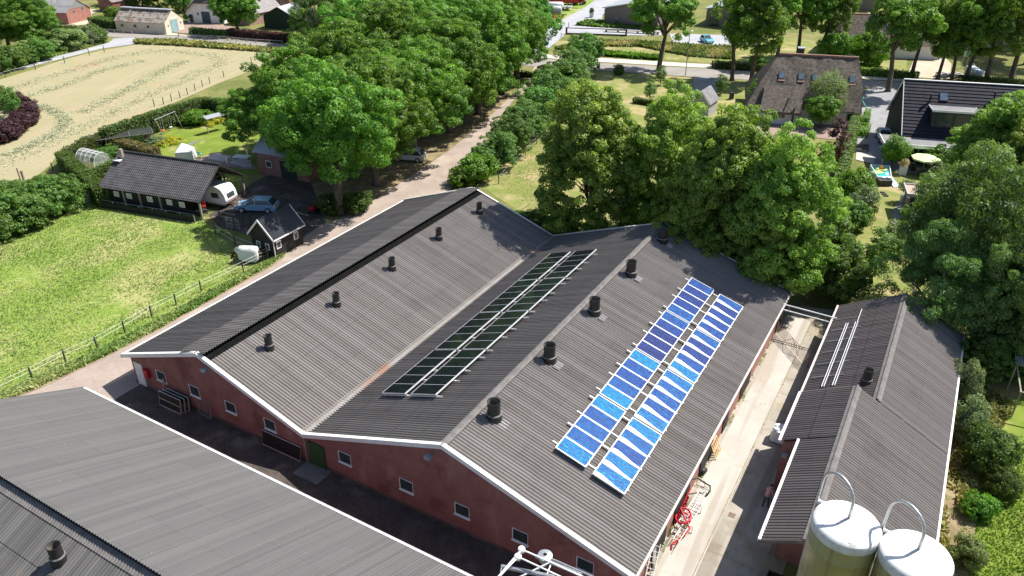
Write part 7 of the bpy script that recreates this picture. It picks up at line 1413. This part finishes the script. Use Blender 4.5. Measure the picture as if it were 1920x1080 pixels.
c_ = b+Vector((.3,.9,.70)); t = thing('pool_float', 'yellow and orange inflatable float on the pool water', 'pool float', c_); mb = MB(); mb.tube([(.55*math.cos(a*.3),.42*math.sin(a*.3),.06) for a in range(21)], .14, 8, closed=True); mb.build('ring', M('yellow_vinyl', (.62,.52,.12), (.66,.58,.2), scale=2, rough=.4), t, smooth=True); mb = MB(); mb.ball((.1,.35,.25),(.26,.26,.24),14,8); mb.build('head', M('orange_vinyl', (.70,.28,.05), (.66,.33,.08), scale=2, rough=.4), t, smooth=True)
c_ = b+Vector((-.8,-.2,.70)); t = thing('pool_float', 'lime green inflatable mat on the pool water', 'pool float', c_, R(20)); mb = MB()
for k in range(4): mb.tube([(-.75,-.36+k*.24,.05),(.75,-.36+k*.24,.05)], .12, 8)
mb.build('mat', M('lime_vinyl', (.35,.62,.22), (.42,.66,.28), scale=2, rough=.4), t, smooth=True)
b = G(1664,347); t = thing('pool_equipment', 'grey covers and blue sheet dumped behind the pool', 'pool cover', (b.x,b.y,0)); mb = MB(); mb.box(-1.3,.3,-.5,.6,0,.75); mb.build('pump_box', m_post, t, bevel=.05); mb = MB(); mb.prism([(.35,-.9,.03),(1.2,-.9,.03),(.9,2.2,.75),(.4,2.2,.75)], (0,0,.04)); mb.build('sheet', M('blue_tarpaulin', (.12,.30,.55), (.55,.62,.70), scale=2.5, rough=.5), t); mb = MB(); mb.ball((.1,.3,.85),(.5,.4,.2),12,6); mb.ball((-.5,.4,.82),(.4,.3,.15),12,6); mb.build('cover_bundle', m_poolw, t, smooth=True)
for k, (u, v) in enumerate(((1655,362),(1658,365),(1661,368))): b = G(u,v); t = thing('stepping_block', ['dark block on the lawn nearest the pool','middle one of three dark blocks on the lawn','dark block on the lawn farthest from the pool'][k], 'block', (b.x,b.y,0), R(-20), 'dark blocks on the lawn'); mb = MB(); mb.box(-.28,.28,-.16,.16,0,.16); mb.build('block_body', m_post, t, bevel=.03)
b = G(1614,285); t = thing('garden_bench', 'dark slatted bench on the gravel corner of the drive', 'bench', (b.x,b.y,0), R(-8)); mb = MB()
for k in range(4): mb.box(-1.0,1.0,-.3+k*.16,-.17+k*.16,.42,.47)
mb.build('seat', m_post, t); mb = MB()
for k in range(3): mb.box(-1.0,1.0,.32,.36,.55+k*.16,.67+k*.16)
mb.build('backrest', m_post, t)
for x in (-.9,.9): mb = MB(); mb.box(x-.05,x+.05,-.3,.36,0,.42); mb.build('leg', m_galv, t)
# garden house
A = G(1703,366,2.6); t = thing('garden_house', 'flat-roofed dark garden house with gravel roof', 'garden house', (A.x,A.y,0), R(-17)); mb = MB(); mb.box(0,8.5,0,3.2,2.55,2.68); ro = mb.build('roof', m_gravel, t); mb = MB(); mb.box(-.12,8.62,-.12,0,2.45,2.82); mb.box(-.12,8.62,3.2,3.32,2.45,2.82); mb.box(-.12,0,0,3.2,2.45,2.82); mb.box(8.5,8.62,0,3.2,2.45,2.82); mb.build('roof_trim', M('pale_roof_trim', (.42,.40,.38), (.48,.46,.44), scale=2, rough=.6), ro)
mb = MB(); mb.box(.8,8.2,2.6,2.8,0,2.54); mb.box(1.0,1.2,.4,2.6,0,2.54); mb.build('wall', m_darkwood, t)
for x, y in ((.3,.2),(2.6,.1),(8.0,.2),(.3,2.9)): mb = MB(); mb.box(x-.09,x+.09,y-.09,y+.09,0,2.54); mb.build('post', m_wood, t)
# lean-to at the right edge
A = G(1888,742); t = thing('lean_to', 'open lean-to with ribbed sheets and pale timber frame at the right edge', 'lean-to', (A.x,A.y,0), R(-25)); mb = MB(); mb.corr((0,1.0,2.3), (1,0,0), 5, Vector((0,1,.18)).normalized(), 2.3, Vector((0,-.18,1)).normalized(), .2, .025, 2); mb.build('roof', m_metalroof, t)
mb = MB()
for x in (.1,2.4,4.8):
    mb.bar((x,1.0,0),(x,1.0,2.3),.1); mb.bar((x,3.3,0),(x,3.3,2.7),.1); mb.bar((x,-2.6,2.1),(x,1.0,2.25),.09)
mb.bar((.1,-2.6,0),(.1,-2.6,2.1),.1); mb.bar((0,-2.6,2.12),(5,-2.6,2.12),.1); mb.bar((0,1.0,2.24),(5,1.0,2.24),.08); mb.build('timber_frame', m_wood, t); mb = MB(); mb.box(.1,5,3.32,3.38,0,2.6); mb.build('back_boards', m_darkwood, t)
# ================================================================== BEHIND THE ROADSIDE TREES
A = G(1560,106); h = House('farmhouse', 'far thatched farm with one skylight behind the roadside trees', 'farmhouse', (A.x,A.y), R(-10), 21, 11, 2.6, 7.4); h.walls(m_whitewall, .5, .5); h.roofs(bpy.data.materials['old_reed_thatch'], 0); h.ridge(m_ridge, .2)
kz = 4.8/5.5; un = Vector((0,1,kz)).normalized(); nn = Vector((0,-kz,1)).normalized(); c = Vector((10.2,3.0,2.6+kz*3.0+.12)); f = MB(); P_ = [c-Vector((.7,0,0))-un*.7, c+Vector((.7,0,0))-un*.7, c+Vector((.7,0,0))+un*.7, c-Vector((.7,0,0))+un*.7]; f.prism(P_, nn*.12); so_ = f.build('skylight', m_post, h.t); g = MB(); g.prism([c+(p-c)*.85+nn*.122 for p in P_], nn*.01); g.build('pane', m_skyglass, so_)
A = G(1758,66); h = House('garage', 'small flat grey roof showing between the trees beyond the farmyard', 'garage', (A.x,A.y), R(24), 6, 6.5, 3.0, 3.8); h.walls(m_greywall, .2, .2); h.roofs(m_metalroof, 0); mb = MB(); mb.box(0,6,-.06,-.01,2.8,3.1); mb.build('gutter', m_white, h.t)
A = G(1800,92); h = House('house', 'dark roofed house hidden behind the trees beyond the farmyard', 'house', (A.x,A.y), R(-12), 14, 9, 3, 6.5); h.walls(m_greywall, .3, .3); h.roofs(m_tile, .3, .03, 8); h.verge(m_white, .25, .06, (0,1))
b = G(1806,128); t = thing('flag_sign', 'white and green sign board on a post behind the dark house ridge', 'sign', (b.x,b.y,0), R(12)); mb = MB(); mb.box(-.6,.6,-.04,.04,2.2,4.2); mb.build('board', m_white, t); mb = MB(); mb.prism([(-.55,-.045,2.3),(.5,-.045,2.3),(.5,-.045,3.2)], (0,-.01,0)); mb.build('emblem', m_lime, t); mb = MB(); mb.tube([(-.55,0,0),(-.55,0,2.2)], .04, 6); mb.tube([(.55,0,0),(.55,0,2.2)], .04, 6); mb.build('post', m_galv, t)
m_bag = M('bulk_bag_weave', (.42,.52,.66), (.62,.68,.74), scale=1.5, rough=.8)
for k, (u, v, s_) in enumerate(((1818,139,1.5),(1829,141,1.1),(1837,143,1.0))): b = G(u,v); t = thing('bulk_bag', ['largest pale bulk bag behind the roadside hedge','middle pale bulk bag behind the roadside hedge','smallest pale bulk bag behind the roadside hedge'][k], 'bag', (b.x,b.y,0), R(15*k), 'bulk bags behind the dark house'); mb = MB(); mb.box(-.55*s_,.55*s_,-.5*s_,.5*s_,0,1.0*s_); mb.build('sack', m_bag, t, bevel=.22*s_); mb = MB(); mb.tube([(-.4*s_,0,1.0*s_),(-.2*s_,0,1.25*s_),(.2*s_,0,1.25*s_),(.4*s_,0,1.0*s_)], .04, 5); mb.build('strap', m_white, t)
t = thing('stone_pile', 'grey blocks and scrap heaped by the farmyard entrance', 'rubble', tuple(G(1790,146))); mb = MB()
for k in range(14): mb.cbox((random.uniform(-3.5,3.5), random.uniform(-1.2,1.2), random.uniform(.25,.7)), random.uniform(.5,1.2), random.uniform(.5,1.0), random.uniform(.5,.9), random.uniform(0,3))
mb.build('blocks', m_greywall, t)
# ================================================================== PERSON beside the shed wall
m_skin = M('skin', (.48,.27,.19), (.52,.30,.21), scale=6, rough=.55); m_pink = M('pink_shirt', (.58,.27,.30), (.64,.33,.36), scale=5, rough=.9); m_trous = M('dark_trousers', (.05,.07,.09), (.07,.09,.11), scale=6, rough=.9); m_hair = M('dark_hair', (.02,.015,.012), (.035,.025,.02), scale=9, rough=.6)
b = F(-4.2, 38.1); t = thing('person', 'person in a pink shirt and dark trousers working beside the shed wall', 'person', (b.x,b.y,0), R(-60))
# facing +y; leaning forward a little, both hands on a broom handle
n = [(0,0,.95),(0,.04,1.12),(0,.10,1.30),(0,.15,1.46),(0,.19,1.54),(0,.22,1.60)]; rr = [(.155,.115),(.15,.105),(.175,.115),(.12,.09),(.055,.055),(.055,.06)]; ee = [(0,1),(1,2),(2,3),(3,4),(4,5)]
for s in (-1,1):
    i = len(n); n += [(s*.10,.0,.84),(s*.12,.05+.06*s,.48),(s*.13,.0+.10*s,.09),(s*.14,.14+.10*s,.04)]; rr += [.105,.068,.045,(.045,.035)]; ee += [(0,i),(i,i+1),(i+1,i+2),(i+2,i+3)]
    i = len(n); n += [(s*.19,.14,1.40),(s*.27,.22,1.14),(s*.14,.42,1.02+.06*s),(s*.10,.47,1.02+.06*s)]; rr += [.062,.046,.034,(.042,.02)]; ee += [(3,i),(i,i+1),(i+1,i+2),(i+2,i+3)]
def pa(c): 
    if c.z > 1.5: return 0
    if c.z < .07: return 3
    if c.z < .97 and not (c.y > .3): return 2
    if c.y > .40 or (c.y > .33 and abs(c.x) > .05 and c.z < 1.2): return 0
    return 1
skin_mesh('body', n, ee, rr, [m_skin, m_pink, m_trous, m_black], t, assign=pa)
hd = MB(); hd.ball((0,.25,1.70),(.078,.098,.115),18,14); hd.ball((0,.345,1.69),(.014,.02,.022),8,6); hd.ball((-.08,.25,1.69),(.012,.02,.03),8,6); hd.ball((.08,.25,1.69),(.012,.02,.03),8,6); ho = hd.build('head', m_skin, t, smooth=True)
e_ = MB(); e_.ball((-.03,.338,1.715),(.011,.008,.008),8,6); e_.ball((.03,.338,1.715),(.011,.008,.008),8,6); e_.build('eye', m_black, ho); e_ = MB(); e_.ball((0,.335,1.645),(.024,.008,.006),8,6); e_.build('mouth', m_pink, ho)
hr = MB(); hr.ball((0,.235,1.735),(.086,.102,.095),16,10); hr.build('hair', m_hair, t, smooth=True)
for s in (-1,1):
    f = MB(); cx, cz = s*.07, 1.02+.06*s
    for k in range(4): a0 = cz+.033-.021*k; f.tube([(cx+s*.03,.475,a0),(cx+s*.005,.512,a0),(cx-s*.028,.515,a0-.003),(cx-s*.036,.492,a0-.004)], [.0095,.009,.0085,.007], 6)
    f.tube([(cx+s*.02,.455,cz+.03),(cx-s*.01,.465,cz+.05),(cx-s*.03,.485,cz+.045)], [.011,.010,.008], 6); f.build('fingers', m_skin, t, smooth=True)
bt = Vector((b.x,b.y,0)); br = thing('broom', 'long-handled broom held by the person in pink', 'broom', bt+Matrix.Rotation(R(-60),3,'Z') @ Vector((0,.62,0)), R(-60)); f = MB(); f.bar((0,.16,.08),(0,-.20,1.5),.026); f.build('handle', m_wood, br); f = MB(); f.box(-.22,.22,.10,.22,.0,.10); f.build('bristles', m_black, br)
